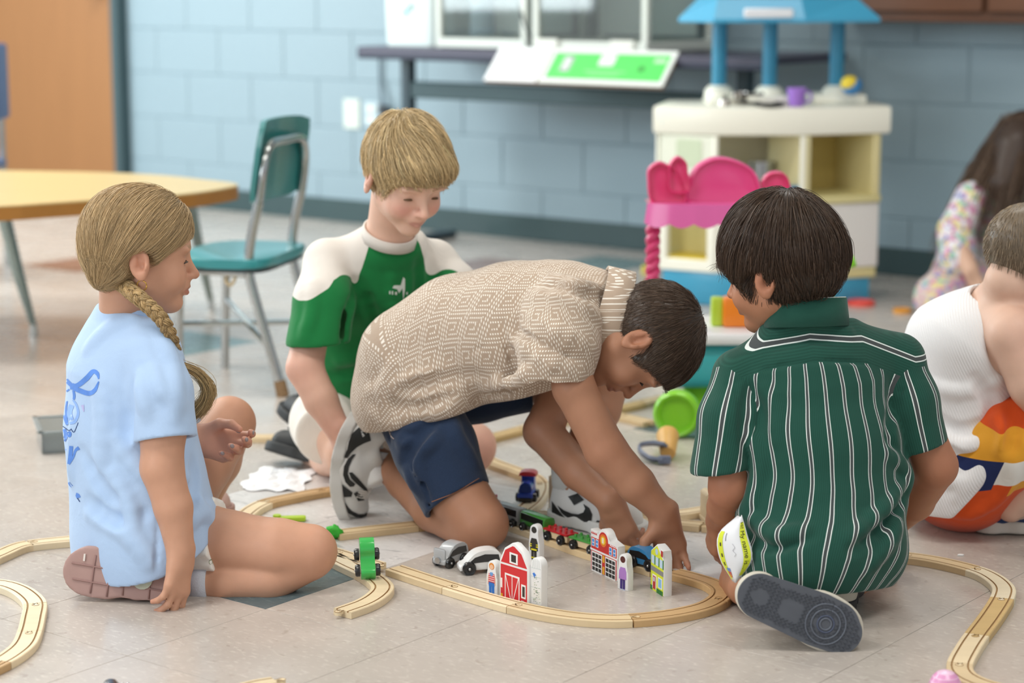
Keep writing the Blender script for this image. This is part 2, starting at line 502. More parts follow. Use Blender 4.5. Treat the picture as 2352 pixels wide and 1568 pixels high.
# --- white plastic bin
a, b = wl(872, 100, 0.44), wl(1000, 100, 0.44)
w = b[0] - a[0]
bn = thing('plastic_bin', 'translucent white plastic bin on the left end of the navy table', 'bin'); bn.matrix_world = WB @ Matrix.Translation(((a[0] + b[0]) / 2, -0.31, tz + .001))
bm = B()
for k, (z, s) in enumerate(((0, .9), (.02, .92), (.48, 1.0), (.5, 1.04))):
    ring = [bm.verts.new((x * s, y * s, z)) for x, y in rrect(w, .26, .04, 4)]
    if k: 
        for i in range(len(ring)): bm.faces.new((prev[i], prev[(i + 1) % len(ring)], ring[(i + 1) % len(ring)], ring[i]))
    else: bm.faces.new(ring)
    prev = ring
obj('tub', bm, M('e4f1ef', .4), bn, True)
for (x, z, c) in ((-.01, .10, '7fc4d8'), (.015, .12, '7aa7a4'), (.0, .16, 'd9a9b2')):
    bm = B(); prism(bm, arc(x, z, .012, 0, 330, 8), 0, .001, frame(x=(1, 0, 0), y=(0, 0, 1), o=(0, -.127, 0.03))); obj('print', bm, M(c, .5), bn)
# --- green leaflet and white sheet on board, overhanging the table's edge
mb = (np.array(wl(1200, 122, TD - 0.02)), 0)
e0, e1 = wl(1150, 120, TD - 0.015), wl(1560, 124, TD - 0.015)
wdt = e1[0] - e0[0]
pm = WB @ frame(x=(1, 0, 0), y=(0, 0.66, 0.75), o=(e0[0], -TD - 0.085, tz - 0.105))
lf = thing('leaflet_board', 'white and green leaflet board drooping over the front edge of the navy table', 'board'); lf.matrix_world = pm
L = 0.155
split = wdt * 0.315
bm = B(); box(bm, (wdt / 2, L / 2, -0.008), (wdt, L, 0.012), bev=.002); obj('cardboard', bm, M('8d6f55', .7), lf)
bm = B(); box(bm, (split / 2 - .004, L / 2, 0.0015), (split - .008, L, 0.004), bev=.001); obj('sheet', bm, M('f4f6f8', .4), lf)
bm = B(); box(bm, ((wdt + split) / 2, L / 2, 0.0015), (wdt - split, L, 0.004), bev=.001); obj('leaflet', bm, M('eef2ee', .4), lf)
gx0, gx1 = split + .022, wdt - .02
bm = B(); box(bm, ((gx0 + gx1) / 2, L / 2, 0.0042), (gx1 - gx0, L - .04, 0.001)); obj('panel', bm, M('5fe06a', .4), lf)
gw = gx1 - gx0
bm = B(); prism(bm, rrect(.05, .075, .008, 3, gx0 + gw * .14, L * .55), .0047, .0055); obj('picture', bm, M('8d9a94', .4), lf)
bm = B(); prism(bm, rrect(.034, .06, .008, 3, gx0 + gw * .14, L * .55), .0055, .0058); obj('picture', bm, M('d5dcd8', .4, noise=(60, .3)), lf)
bm = B(); prism(bm, rrect(.066, .05, .006, 3, gx0 + gw * .48, L * .68), .0047, .0055); obj('label', bm, M('e9eeea', .4), lf)
bm = B(); prism(bm, arc(gx0 + gw * .8, L * .46, .017, 0, 350, 14), .0047, .0052); obj('stamp', bm, M('4cae52', .4), lf)
for k in range(2):
    bm = B(); box(bm, (gx0 + gw * .5, L * (.36 - .09 * k), .0049), (gw * (.36 - .1 * k), .006, .0006)); obj('text_line', bm, M('98ee9a', .4), lf)
bm = B(); box(bm, (gx0 + gw * .93, L * .7, .0049), (.05, .018, .0006)); obj('text_line', bm, M('c6f5c4', .4), lf)
# --- outlet plates, plug and cable
def plate(x0, x1, y0, y1, label, col):
    a, b = wl(x0, y1, 0), wl(x1, y0, 0)
    t = thing('outlet_plate', label, 'outlet'); t.matrix_world = WB @ Matrix.Translation(((a[0] + b[0]) / 2, -0.001, (a[2] + b[2]) / 2))
    w, h = b[0] - a[0], b[2] - a[2]
    bm = B(); box(bm, (0, -0.003, 0), (w, 0.006, h), bev=.002); obj('cover', bm, M(col, .35), t)
    for s in (-.22, .22):
        bm = B(); prism(bm, rrect(w * .5, h * .26, .008, 3, 0, s * h), 0, .002, frame(x=(1, 0, 0), y=(0, 0, 1), o=(0, -.006, 0))); obj('socket', bm, M('dfe6dc', .4), t)
    return t
plate(792, 827, 228, 294, 'white outlet plate on the block wall left of the plugged one', 'd9e2d8')
plate(838, 872, 234, 290, 'pale blue-white outlet plate with a black plug in it', 'b9ccd4')
a, b, c_ = wl(885, 252, 0.02), wl(874, 190, 0.015), wl(872, 108, 0.02)
t = thing('power_cable', 'dark power cable dropping behind the table to a plug', 'cable'); t.matrix_world = WB
bm = B(); tube(bm, catmull([a, a + (0.0, -.02, .03), b, c_], 6), 0.006, 6); obj('cord', bm, M('5c6c77', .5), t)
bm = B(); box(bm, a + (0, -.012, 0), (.05, .035, .04), bev=.008); obj('plug', bm, M('3a3f45', .5), t)

# ================================================================== wooden table and teal chair at the left
ZT = 0.44
top = [gp(537, 420, ZT), gp(534, 428, ZT), gp(410, 446, ZT), gp(200, 459, ZT), gp(-120, 474, ZT), gp(-420, 440, ZT), gp(-160, 394, ZT), gp(120, 393, ZT), gp(345, 400, ZT), gp(470, 412, ZT)]
cx, cy = np.mean([p[0] for p in top]), np.mean([p[1] for p in top])
pts = catmull([(p[0] - cx, p[1] - cy, 0) for p in top], 4, True)[:, :2]
wt = thing('classroom_table', 'low maple-topped classroom table with brown edge at the left', 'table', (cx, cy, 0))
bm = B(); prism(bm, [tuple(p) for p in pts], ZT - 0.005, ZT, bev=.0015); obj('tabletop', bm, wood('d9bf86', .07, .35, 2.5, 0), wt)
bm = B(); prism(bm, [tuple(p * 0.999) for p in pts], ZT - 0.042, ZT - 0.005); obj('edge_band', bm, wood('a06c2c', .14, .45, 5, 0), wt)
CH = M('b9bdbd', 0.16, 1.0)
def table_leg(top_p, foot_p):
    a = np.array(top_p) - (cx, cy, 0); b = np.array(foot_p) - (cx, cy, 0)
    bm = B(); tube(bm, [a, a + (b - a) * .5, b + (0, 0, .03)], [.020, .017, .010], 12); g = obj('leg', bm, M('8f9c98', .25, 1.0), wt, True)
    bm = B(); cyl(bm, b + (0, 0, 0), b + (0, 0, .035), .013, .011); obj('foot_cap', bm, M('c8ccca', .2, .8), g, True)
table_leg(pd(8, 492, 5.93), gp(78, 772))
table_leg((cx - .5, cy + .25, ZT - .04), (cx - .62, cy + .32, 0))
table_leg((cx + .25, cy + .32, ZT - .04), (cx + .3, cy + .42, 0))
table_leg((cx - .5, cy - .2, ZT - .04), (cx - .6, cy - .3, 0))
# blue chair back at the very edge of the frame
p = pd(-6, 190, 7.3)
bc = thing('plastic_chair', 'dark blue plastic chair showing only its back at the left edge', 'chair', (p[0] - .2, p[1], 0))
bm = B(); box(bm, (0.185, 0, p[2]), (.03, .34, .27), bev=.012, seg=2); obj('backrest', bm, M('2f4380', .4), bc, True)
bm = B(); box(bm, (-.02, 0, .38), (.4, .36, .03), bev=.012, seg=2); obj('seat', bm, M('2f4380', .4), bc, True)
for sx in (-.17, .17):
    for sy in (-.15, .15):
        bm = B(); tube(bm, [(sx, sy, 0), (sx, sy, .38 if sx < 0 else p[2])], .011, 10); obj('leg', bm, CH, bc, True)
# teal chair
foot = gp(640, 909)
ang = math.radians(13)
cf = np.array([-math.cos(ang), math.sin(ang), 0]); cw = np.array([math.sin(ang), math.cos(ang), 0])    # forward, far side
def cp(f, w, z): return foot + f * cf + w * cw + np.array([0, 0, z])
tc_ = thing('classroom_chair', 'teal classroom chair with chrome tube frame behind the girl', 'chair', tuple(foot)); 
def lc(f, w, z): return cp(f, w, z) - foot
W_ = 0.33
SZ = 0.335
zt = 0.628
for s, w in ((0, 0.0), (1, W_)):
    bm = B(); tube(bm, catmull([lc(-.005, w, .03), lc(.055, w, .24), lc(.072, w, .32), lc(.064, w, .40), lc(.042, w, .49)], 6), .0125, 12)
    g = obj('leg', bm, CH, tc_, True)
    bm = B(); cyl(bm, lc(-.012, w, 0), lc(-.003, w, .04), .0165, .0155); obj('foot_cap', bm, M('8a6d4c', .6), g, True)
    bm = B(); tube(bm, catmull([lc(.270, w, .0), lc(.262, w, .2), lc(.255, w, .29), lc(.225, w, .313), lc(.08, w, .31)], 6), .0115, 12)
    g = obj('leg', bm, CH, tc_, True)
bm = B(); tube(bm, catmull([lc(.042, 0, .49), lc(.03, 0.005, zt - .05), lc(.026, .045, zt), lc(.024, W_ / 2, zt + .006), lc(.026, W_ - .045, zt), lc(.03, W_ - .005, zt - .05), lc(.042, W_, .49)], 8), .0125, 12)
obj('back_frame', bm, CH, tc_, True)
bm = B()
tube(bm, [lc(.035, 0, .135), lc(.262, W_, .19)], .0075, 8); tube(bm, [lc(.035, W_, .135), lc(.262, 0, .175)], .0075, 8)
obj('cross_brace', bm, M('dfe6e6', .12, 1.0), tc_, True)
TEAL = M('2f7d7c', .35, coat=.3)
seat = B()
fm = frame(x=cf, y=-cw, o=lc(.155, W_ / 2, SZ))
n = []
out = [tuple(q) for q in catmull([(.125, -.12, 0), (.135, 0, 0), (.125, .12, 0), (.08, .185, 0), (-.04, .19, 0), (-.12, .165, 0), (-.13, 0, 0), (-.12, -.165, 0), (-.04, -.19, 0), (.08, -.185, 0)], 4, True)[:, :2]]
prism(seat, out, -.012, .012, fm, bev=.006)
obj('seat', seat, M('2b8c90', .3, coat=.4), tc_, True)
bm = B(); prism(bm, [(x * .97, y * .97) for x, y in out], -.022, -.012, fm); obj('seat_pan', bm, M('2b3538', .5), tc_)
# backrest: curved slab in front of the tube
bm = B()
NX, NZ = 10, 6
grid = {}
for side, off in ((0, 0.0), (1, .014)):
    for i in range(NX + 1):
        for j in range(NZ + 1):
            u = i / NX * 2 - 1; v = j / NZ * 2 - 1
            sq = 1.0 - .10 * (abs(u) ** 6) * 1
            wv = W_ / 2 + u * .185 * (1 - .06 * abs(v) ** 8)
            zv = .585 + v * .105 * (1 - .12 * abs(u) ** 6)
            fv = .048 - .03 * u * u + off + .015 * (1 - v)
            grid[side, i, j] = bm.verts.new(lc(fv, wv, zv))
for side in (0, 1):
    for i in range(NX):
        for j in range(NZ): bm.faces.new((grid[side, i, j], grid[side, i + 1, j], grid[side, i + 1, j + 1], grid[side, i, j + 1]))
edge = [(i, 0) for i in range(NX)] + [(NX, j) for j in range(NZ)] + [(i, NZ) for i in range(NX, 0, -1)] + [(0, j) for j in range(NZ, 0, -1)]
for k in range(len(edge)):
    a, b = edge[k], edge[(k + 1) % len(edge)]
    bm.faces.new((grid[(0,) + a], grid[(0,) + b], grid[(1,) + b], grid[(1,) + a]))
obj('backrest', bm, TEAL, tc_, True)
bm = B(); tube(bm, catmull([lc(.12, .02, .315), lc(.11, .0, .295), lc(.12, -.005, .28), lc(.135, .0, .292), lc(.125, .02, .315)], 5), .004, 6); obj('string_loop', bm, M('c9b48e', .8), tc_, True)

# ================================================================== toy kitchen
KY = 6.72
k0 = gp(1760, 668)
kit = thing('toy_kitchen', 'tall cream plastic play kitchen with blue roof and blue base', 'play kitchen', tuple(k0))
CREAM = M('f7f6e8', .35, coat=.2, noise=(3, .03)); CRY = M('ddd39a', .4); BLU = M('3f9fc4', .35, coat=.2); YEL = M('d9c878', .45)
# plan of the kitchen in world offsets: left wing faces left-front, middle faces front, right wing faces right-front
def kp(x, y, d): return pd(x, y, d) - k0
yl, ym, yr = 6.60, 6.50, 6.60
def zpx(y, d): return pd(1760, y, d)[2]
def plan(x0, x1, x2, x3, y, back=.28):
    p = [kp(x0, y, yl), kp(x1, y, ym), kp(x2, y, ym), kp(x3, y, yr)]
    q = [tuple(v[:2]) for v in p]
    return q + [(q[3][0] - .03, q[3][1] + back), (q[0][0] + .06, q[0][1] + back)]
def ring_box(name, pl, z0, z1, mat, bev=.008, parent=kit):
    bm = B(); prism(bm, pl, z0, z1, bev=bev); return obj(name, bm, mat, parent, True)
zc1, zc0 = zpx(246, ym), zpx(313, ym)
ring_box('counter', plan(1500, 1642, 1842, 2046, 280), zc0, zc1, CREAM, .012)
zs0, zbase = zpx(628, ym), .0
ring_box('base', plan(1522, 1650, 1842, 1996, 640), 0.0, zs0 + .005, BLU, .01)
# body: upright panels and shelves with open compartments between
body = plan(1514, 1642, 1842, 2020, 480)
def panel(p, q, z0, z1, th, mat, name, inset=0.0):
    """upright board between two plan points"""
    p = Vector((*p, 0)); q = Vector((*q, 0)); d = (q - p).normalized()
    bm = B(); L = (q - p).length
    box(bm, (L / 2, th / 2 + inset, (z1 + z0) / 2), (L, th, z1 - z0), frame(x=d, z=(0, 0, 1), o=p), bev=.004)
    return obj(name, bm, mat, kit, True)
def seg(i, a, b):
    p, q = Vector(body[i]), Vector(body[i + 1])
    return p.lerp(q, a), p.lerp(q, b)
# left wing: solid upper door with a window, open yellow niche below
panel(*seg(0, 0, 1), zpx(420, ym), zc0, .02, M('e9eddd', .4), 'panel')
panel(*seg(0, 0, 1), zpx(628, ym), zpx(600, ym), .03, CREAM, 'sill')
for a, b in ((0, .14), (.86, 1)): panel(*seg(0, a, b), zpx(605, ym), zpx(415, ym), .03, CREAM, 'upright')
panel(*seg(0, -.15, .98), zpx(628, ym), zpx(425, ym), .012, M('e8dc98', .5), 'niche_back', .13)
p_, q_ = seg(0, 0, 1); panel(p_ + Vector((.0, .02)), p_ + Vector((.05, .17)), zpx(628, ym), zc0, .012, CREAM, 'side_panel')
panel(*seg(0, .05, .95), zpx(606, ym), zpx(596, ym), .13, M('dcc243', .45), 'niche_floor', .01)
bm = B(); p, q = seg(0, .25, .8); d = Vector((*(q - p), 0)).normalized()
prism(bm, rrect(.09, .09, .01, 3), -.004, .002, frame(x=d, y=(0, 0, 1), o=Vector((*p.lerp(q, .5), zpx(355, ym))))); obj('window', bm, M('cfdcc0', .2), kit)
# middle: deep open bay with metal can inside
panel(*seg(1, 0, 1), zpx(628, ym), zc0, .012, M('d9d3bc', .5), 'niche_back', .30)
panel(*seg(1, 0, 1), zpx(470, ym), zpx(455, ym), .3, CRY, 'shelf', .0)
for a, b in ((-.03, .03), (.97, 1.03)): panel(*seg(1, a, b), zs0, zc0, .05, CREAM, 'upright')
panel(*seg(1, 0.0, 1.0), zs0, zpx(470, ym), .02, CREAM, 'panel')
# right wing: open yellow niche above, white door below
panel(*seg(2, .06, .94), zpx(470, yr), zc0, .012, M('c7b26a', .5), 'niche_back', .24)
panel(*seg(2, 0, .1), zpx(455, yr), zc0, .24, M('e5dcae', .4), 'upright'); panel(*seg(2, .9, 1), zpx(455, yr), zc0, .24, M('e2d6a0', .4), 'upright')
panel(*seg(2, 0, 1.0), zpx(463, yr), zpx(446, yr), .26, CRY, 'shelf', -.01)
dd = panel(*seg(2, 0.0, 1.0), zpx(612, yr), zpx(463, yr), .03, M('e8e6e2', .4), 'door')
panel(*seg(2, 0.0, .98), zpx(636, yr), zpx(612, yr), .03, CRY, 'sill')
# counter furniture: burner plate, pedestals
for (x, w, h, d) in ((1672, .13, .018, 6.62), (1768, .15, .03, 6.60), (1928, .17, .03, 6.68)):
    c = kp(x, 246, d); bm = B(); box(bm, (c[0], c[1] + .08, zc1 + h / 2), (w, .2, h), bev=.006, seg=2); obj('pedestal', bm, CREAM, kit, True)
for (x, d) in ((1652, 6.74), (1768, 6.70), (1922, 6.74)):
    z1 = pd(x, 46, d)[2]; c = kp(x, 150, d)
    bm = B(); cyl(bm, (c[0], c[1], zc1 + .02), (c[0], c[1], z1 + .02), .024, n=14); obj('post', bm, M('2f8aad', .35, coat=.2), kit, True)
    bm = B(); lathe(bm, [(.0, 0), (.048, 0), (.046, .03), (.03, .045), (0, .045)], 14, Matrix.Translation((c[0], c[1], zc1 + .012))); obj('post_socket', bm, CREAM, kit, True)
zr0 = pd(1760, 52, ym)[2]
rp = plan(1558, 1640, 1850, 2022, 50, .26); rp2 = plan(1606, 1650, 1842, 1972, 20, .18)
bm = B()
lo = [bm.verts.new((x, y, zr0)) for x, y in rp]; lo2 = [bm.verts.new((x, y, zr0 + .012)) for x, y in rp]
hi = [bm.verts.new((x, y + .03, zr0 + .075)) for x, y in rp2]
for a, b in ((lo, lo2), (lo2, hi)):
    for i in range(6): bm.faces.new((a[i], a[(i + 1) % 6], b[(i + 1) % 6], b[i]))
bm.faces.new(lo[::-1]); bm.faces.new(hi)
obj('roof', bm, M('45a9d2', .35, coat=.2), kit)
c = kp(1765, 34, ym - .03)
bm = B(); box(bm, (c[0], c[1] - .005, zr0 + .03), (.155, .012, .03), Matrix.Translation((0, 0, 0)), bev=.005); obj('name_plate', bm, M('e4e9f0', .4), kit, True)
bm = B(); p, q = seg(0, .2, .8); cc = [kp(1522, 280, yl), kp(1605, 280, ym + .06)]
d = Vector(cc[1] - cc[0]); d.z = 0; L = d.length
box(bm, (L / 2, -.012, 0), (L, .006, .034), frame(x=d.normalized(), z=(0, 0, 1), o=Vector((cc[0][0], cc[0][1], (zc0 + zc1) / 2))), bev=.002); obj('sticker', bm, M('7fd2df', .4), kit)
bm = B(); box(bm, (L / 2, -.0145, 0), (L * .7, .006, .016), frame(x=d.normalized(), z=(0, 0, 1), o=Vector((cc[0][0], cc[0][1], (zc0 + zc1) / 2))), bev=.002); obj('sticker_print', bm, M('b9dbe4', .4, noise=(90, .25)), kit)
# things on the kitchen
zct = k0[2] + zc1
def small(name, label, cat, x, d, z):
    p = pd(x, 240, d); return thing(name, label, cat, (p[0], p[1], z))
def counter_pot(name, label, cat, x, d, r, h, col, metal=0., rough=.35, z=None, top=1.15):
    t = small(name, label, cat, x, d, zct + .001 if z is None else z)
    bm = B(); lathe(bm, [(0, .003), (r * .9, 0), (r, h * .1), (r * top, h), (r * top * .93, h), (r * .9, h * .15), (0, .008)], 20); obj('body', bm, M(col, rough, metal), t, True)
    return t
t = counter_pot('toy_pot', 'shiny silver toy pot on the play kitchen counter', 'pot', 1698, 6.60, .026, .04, 'b9b4ae', 1., .2)
bm = B(); tube(bm, [(.02, 0, .03), (.075, -.02, .038)], .005, 8); obj('handle', bm, M('54504c', .4), t, True)
t = counter_pot('toy_bowl', 'small silver toy bowl with knob beside the toy pot', 'bowl', 1664, 6.55, .02, .02, 'c9c4bd', 1., .25, top=.8)
bm = B(); ball(bm, (0, 0, .026), .008); obj('knob', bm, M('4b4744', .4), t, True)
t = counter_pot('toy_pan', 'flat black toy frying pan on the counter', 'pan', 1766, 6.54, .045, .012, '24272a', 0., .4)
bm = B(); tube(bm, [(-.04, 0, .008), (-.1, -.01, .014)], .005, 8); obj('handle', bm, M('24272a', .4), t, True)
t = counter_pot('toy_cup', 'purple plastic toy cup on the counter edge', 'cup', 1829, 6.53, .024, .058, 'a479d6', 0., .4, top=1.3)
bm = B(); tube(bm, catmull([(.027, 0, .048), (.045, 0, .04), (.043, 0, .018), (.025, 0, .012)], 5), .004, 8); obj('handle', bm, M('a479d6', .4), t, True)
t = small('toy_ball', 'yellow and blue toy ball by the right roof post', 'ball', 1955, 6.60, zct + .032)
bm = B(); ball(bm, (0, 0, .03), (.034, .03, .03), 18, 12); obj('shell', bm, M('3f86c0', .4), t, True)
bm = B(); ball(bm, (-.006, -.002, .036), (.03, .029, .027), 18, 12); obj('cap', bm, M('e3c934', .4), t, True)
t = small('metal_can', 'plain silver can standing in the middle bay of the kitchen', 'can', 1752, 6.66, k0[2] + zpx(455, ym) + .001)
bm = B(); cyl(bm, (0, 0, 0), (0, 0, .1), .042, n=24); obj('side', bm, M('a7abb0', .3, 1.), t, True)
bm = B(); cyl(bm, (0, 0, .1), (0, 0, .104), .044, n=24); obj('rim', bm, M('c9ccd0', .2, 1.), t, True)
t = small('toy_block', 'small blue toy block on the shelf near the silver can', 'block', 1824, 6.54, k0[2] + zpx(455, ym) + .001)
bm = B(); box(bm, (0, 0, .018), (.05, .04, .036), bev=.006, seg=2); obj('block', bm, M('3f7fa8', .4), t, True)
zrt = k0[2] + zr0 + .076
def rooftop(name, label, cat, x, d, col, kind):
    p = pd(x, 10, d); t = thing(name, label, cat, (p[0], p[1], zrt))
    bm = B()
    if kind == 'bowl': lathe(bm, [(0, .0), (.03, 0), (.055, .05), (.05, .05), (.028, .006), (0, .006)], 18)
    else: box(bm, (0, 0, .05), (kind, .1, .1), bev=.004)
    obj('body', bm, M(col, .4), t, True); return t
rooftop('bowl', 'mint green bowl on the roof of the play kitchen', 'bowl', 1648, 6.66, '4fd0a0', 'bowl')
t = rooftop('carton', 'cream toy carton on the kitchen roof with yellow spot', 'box', 1738, 6.70, 'cfd0b4', .17)
bm = B(); ball(bm, (.1, -.02, .014), (.018, .012, .016)); obj('spot', bm, M('f0d021', .4), t, True)
rooftop('basket', 'pink patterned basket at the right of the kitchen roof', 'basket', 1925, 6.72, 'c86fa8', 'bowl')
rooftop('carton', 'dark navy carton between the basket and the cream carton', 'box', 1868, 6.76, '2f3a55', .05)

# ================================================================== ice cream cart toy (pink canopy, green wheels)
g0 = gp(1700, 985)
ct = thing('toy_ice_cream_cart', 'toy ice cream cart with pink scalloped canopy and lime wheels', 'toy cart', tuple(g0))
def kc(x, y, d): return pd(x, y, d) - g0
PINK = M('e8508f', .3, coat=.4); HOT = M('e5447c', .3, coat=.4); LIME = M('86d42a', .35, coat=.3); AQ = M('46b9c0', .35, coat=.2)
CY = 4.82
# canopy shelf with scalloped apron
a, b = kc(1480, 470, CY), kc(1812, 462, CY)
za, zb_ = kc(1480, 467, CY)[2], kc(1480, 516, CY)[2]
bm = B(); w = b[0] - a[0]; n = 48
top_, bot = [], []
for i in range(n + 1):
    u = i / n
    bulge = .03 * (1 - (2 * u - 1) ** 4)
    sc_ = .010 * abs(math.sin(u * math.pi * 6))
    top_.append((a[0] + w * (.02 + .96 * u), a[1] - bulge, za)); bot.append((a[0] + w * u, a[1] - bulge - .012, zb_ - sc_ + .006))
T1 = [bm.verts.new(p) for p in top_]; T2 = [bm.verts.new(p) for p in bot]
T3 = [bm.verts.new((p[0], p[1] + .006, p[2])) for p in bot]; T4 = [bm.verts.new((p[0], p[1] + .10, za)) for p in top_]; T5 = [bm.verts.new((p[0], p[1] + .008, za - .006)) for p in top_]
for A_, B_ in ((T1, T2), (T2, T3), (T3, T5), (T4, T1)):
    for i in range(n): bm.faces.new((A_[i], A_[i + 1], B_[i + 1], B_[i]))
bmesh.ops.remove_doubles(bm, verts=bm.verts[:], dist=1e-6)
obj('canopy_apron', bm, M('dd62a6', .3, coat=.3), ct, True)
# moulded sweets standing on the canopy: cone scoops, big cookie, wafer
def sweet(name, outline, y, mat, th=.03, dish=True):
    pts = [tuple((kc(px, py, CY + .02))[[0, 2]]) for px, py in outline]
    cxx, czz = np.mean([p[0] for p in pts]), np.mean([p[1] for p in pts])
    P_ = catmull([(p[0], p[1], 0) for p in pts], 5, True)[:, :2]
    bm = B(); y0 = a[1] + y
    rings = []
    for s, dy in ((1.0, th), (1.0, 0.006), (.98, 0.0), (.91, -.002), (.86, .010), (.6, .014), (.25, .012)):
        rings.append([bm.verts.new((cxx + (x - cxx) * s, y0 + dy, czz + (z - czz) * s)) for x, z in P_])
    for r0, r1 in zip(rings, rings[1:]):
        for i in range(len(P_)): bm.faces.new((r0[i], r0[(i + 1) % len(P_)], r1[(i + 1) % len(P_)], r1[i]))
    bm.faces.new(rings[-1]); bm.faces.new(rings[0][::-1])
    return obj(name, bm, mat, ct, True)
sweet('ice_cream_relief', [(1500, 470), (1487, 410), (1492, 385), (1515, 372), (1540, 382), (1560, 400), (1575, 470)], .02, HOT)
sweet('swirl_relief', [(1540, 440), (1536, 395), (1540, 372), (1558, 359), (1576, 372), (1580, 395), (1584, 440)], .012, HOT)
sweet('cookie_relief', [(1582, 470), (1582, 420), (1600, 385), (1635, 365), (1672, 364), (1712, 378), (1738, 400), (1752, 440), (1756, 470)], .03, PINK, .04)
sweet('scoop_relief', [(1752, 430), (1758, 408), (1778, 396), (1800, 398), (1814, 415), (1816, 450), (1780, 470)], .03, HOT)
# twisted pole
zp1 = zb_ + .01
for xx, dy in ((1500, .02), (1790, .05)):
    c0 = kc(xx, 520, CY + dy)
    bm = B(); nseg = 80; zlo = .185
    for ph in (0, math.pi):
        pts = [(c0[0] + .009 * math.cos(ph + t * 38), c0[1] + .009 * math.sin(ph + t * 38), zlo + (zp1 - zlo) * t) for t in np.linspace(0, 1, nseg)]
        tube(bm, pts, .010, 8)
    obj('pole', bm, M('da3f78', .3, coat=.3), ct, True)
# body
bx0_, bx1 = kc(1530, 900, CY)[0], kc(1890, 900, CY)[0]
bm = B(); box(bm, ((bx0_ + bx1) / 2, a[1] + .10, .125), (bx1 - bx0_, .24, .11), bev=.03, seg=3); obj('body', bm, AQ, ct, True)
zt_ = .185
bm = B(); box(bm, ((bx0_ + bx1) / 2, a[1] + .09, zt_ + .012), (bx1 - bx0_ + .06, .28, .03), bev=.012, seg=2); obj('tray', bm, M('f0f2f4', .35, coat=.2), ct, True)
o1 = kc(1664, 750, CY); o2 = kc(1738, 690, CY)
bm = B(); box(bm, ((o1[0] + o2[0]) / 2, a[1] + .06, (zt_ + .027 + o2[2]) / 2), (o2[0] - o1[0], .05, o2[2] - zt_ - .027), bev=.008, seg=2); obj('tub', bm, M('f58a1e', .35, coat=.3), ct, True)
o1 = kc(1642, 730, CY); o2 = kc(1664, 692, CY)
bm = B(); box(bm, (o1[0] + .012, a[1] + .07, (zt_ + .027 + o2[2]) / 2), (.03, .04, o2[2] - zt_ - .027), bev=.006, seg=2); obj('tub', bm, M('b8d93a', .35, coat=.3), ct, True)
def wheel(x, y, d, R, nm='wheel'):
    c0 = kc(x, y, d); bm = B()
    fm = frame(z=(-.22, -1, 0.0), x=(1, -.22, 0), o=(c0[0], c0[1], R))
    lathe(bm, [(0, -.025), (R * .8, -.025), (R * .97, -.018), (R, 0.0), (R * .97, .014), (R * .86, .020), (R * .74, .016), (R * .66, .004), (0, .002)], 36, fm)
    return obj(nm, bm, LIME, ct, True)
Rw = gp(1555, 1006)
Rr = kc(1555, 955, Rw[1] + .01)[2]
wheel(1555, 955, Rw[1] + .01, .0555); wheel(1840, 955, Rw[1] + .03, .0555)
wheel(1620, 955, Rw[1] + .25, .0555); wheel(1860, 955, Rw[1] + .26, .0555)
h1, h2, h3, h4 = kc(1900, 700, CY), kc(1912, 655, CY), kc(1935, 608, CY), kc(1972, 602, CY)
bm = B(); tube(bm, catmull([(h1[0] - .02, a[1] + .06, .19), (h1[0], a[1] + .04, h1[2]), (h2[0], a[1] + .03, h2[2]), (h3[0] - .01, a[1] + .02, h3[2] - .012)], 6), [.017] * 18 + [.015], 12)
tube(bm, catmull([(h3[0] - .02, a[1] + .02, h3[2] - .008), (h3[0] + .01, a[1] + .02, h3[2]), (h4[0] - .006, a[1] + .02, h4[2] + .001)], 6), .014, 12); obj('push_handle', bm, LIME, ct, True)
# loose bits on the far floor
def puck(name, label, cat, x, y, r, h, col):
    p = gp(x, y); t = thing(name, label, cat, tuple(p))
    bm = B(); lathe(bm, [(0, 0), (r * .96, 0), (r, h * .3), (r * .94, h), (r * .7, h), (r * .66, h * .6), (0, h * .6)], 24); obj('rim', bm, M(col, .4), t, True)
    bm = B(); lathe(bm, [(0, h * .6), (r * .6, h * .6), (r * .55, h * .75), (0, h * .8)], 20); obj('centre', bm, M(col, .5), t, True)
puck('toy_plate', 'round red toy plate lying on the floor before the kitchen', 'plate', 1977, 700, .047, .014, 'f0574a')
puck('toy_disc', 'flat orange toy disc on the floor near the girl in floral', 'disc', 2072, 717, .03, .012, 'e09a2c')
puck('toy_ring', 'tiny yellow toy ring on the floor left of the pink pole', 'ring', 1483, 628, .014, .03, 'e0cf3c')
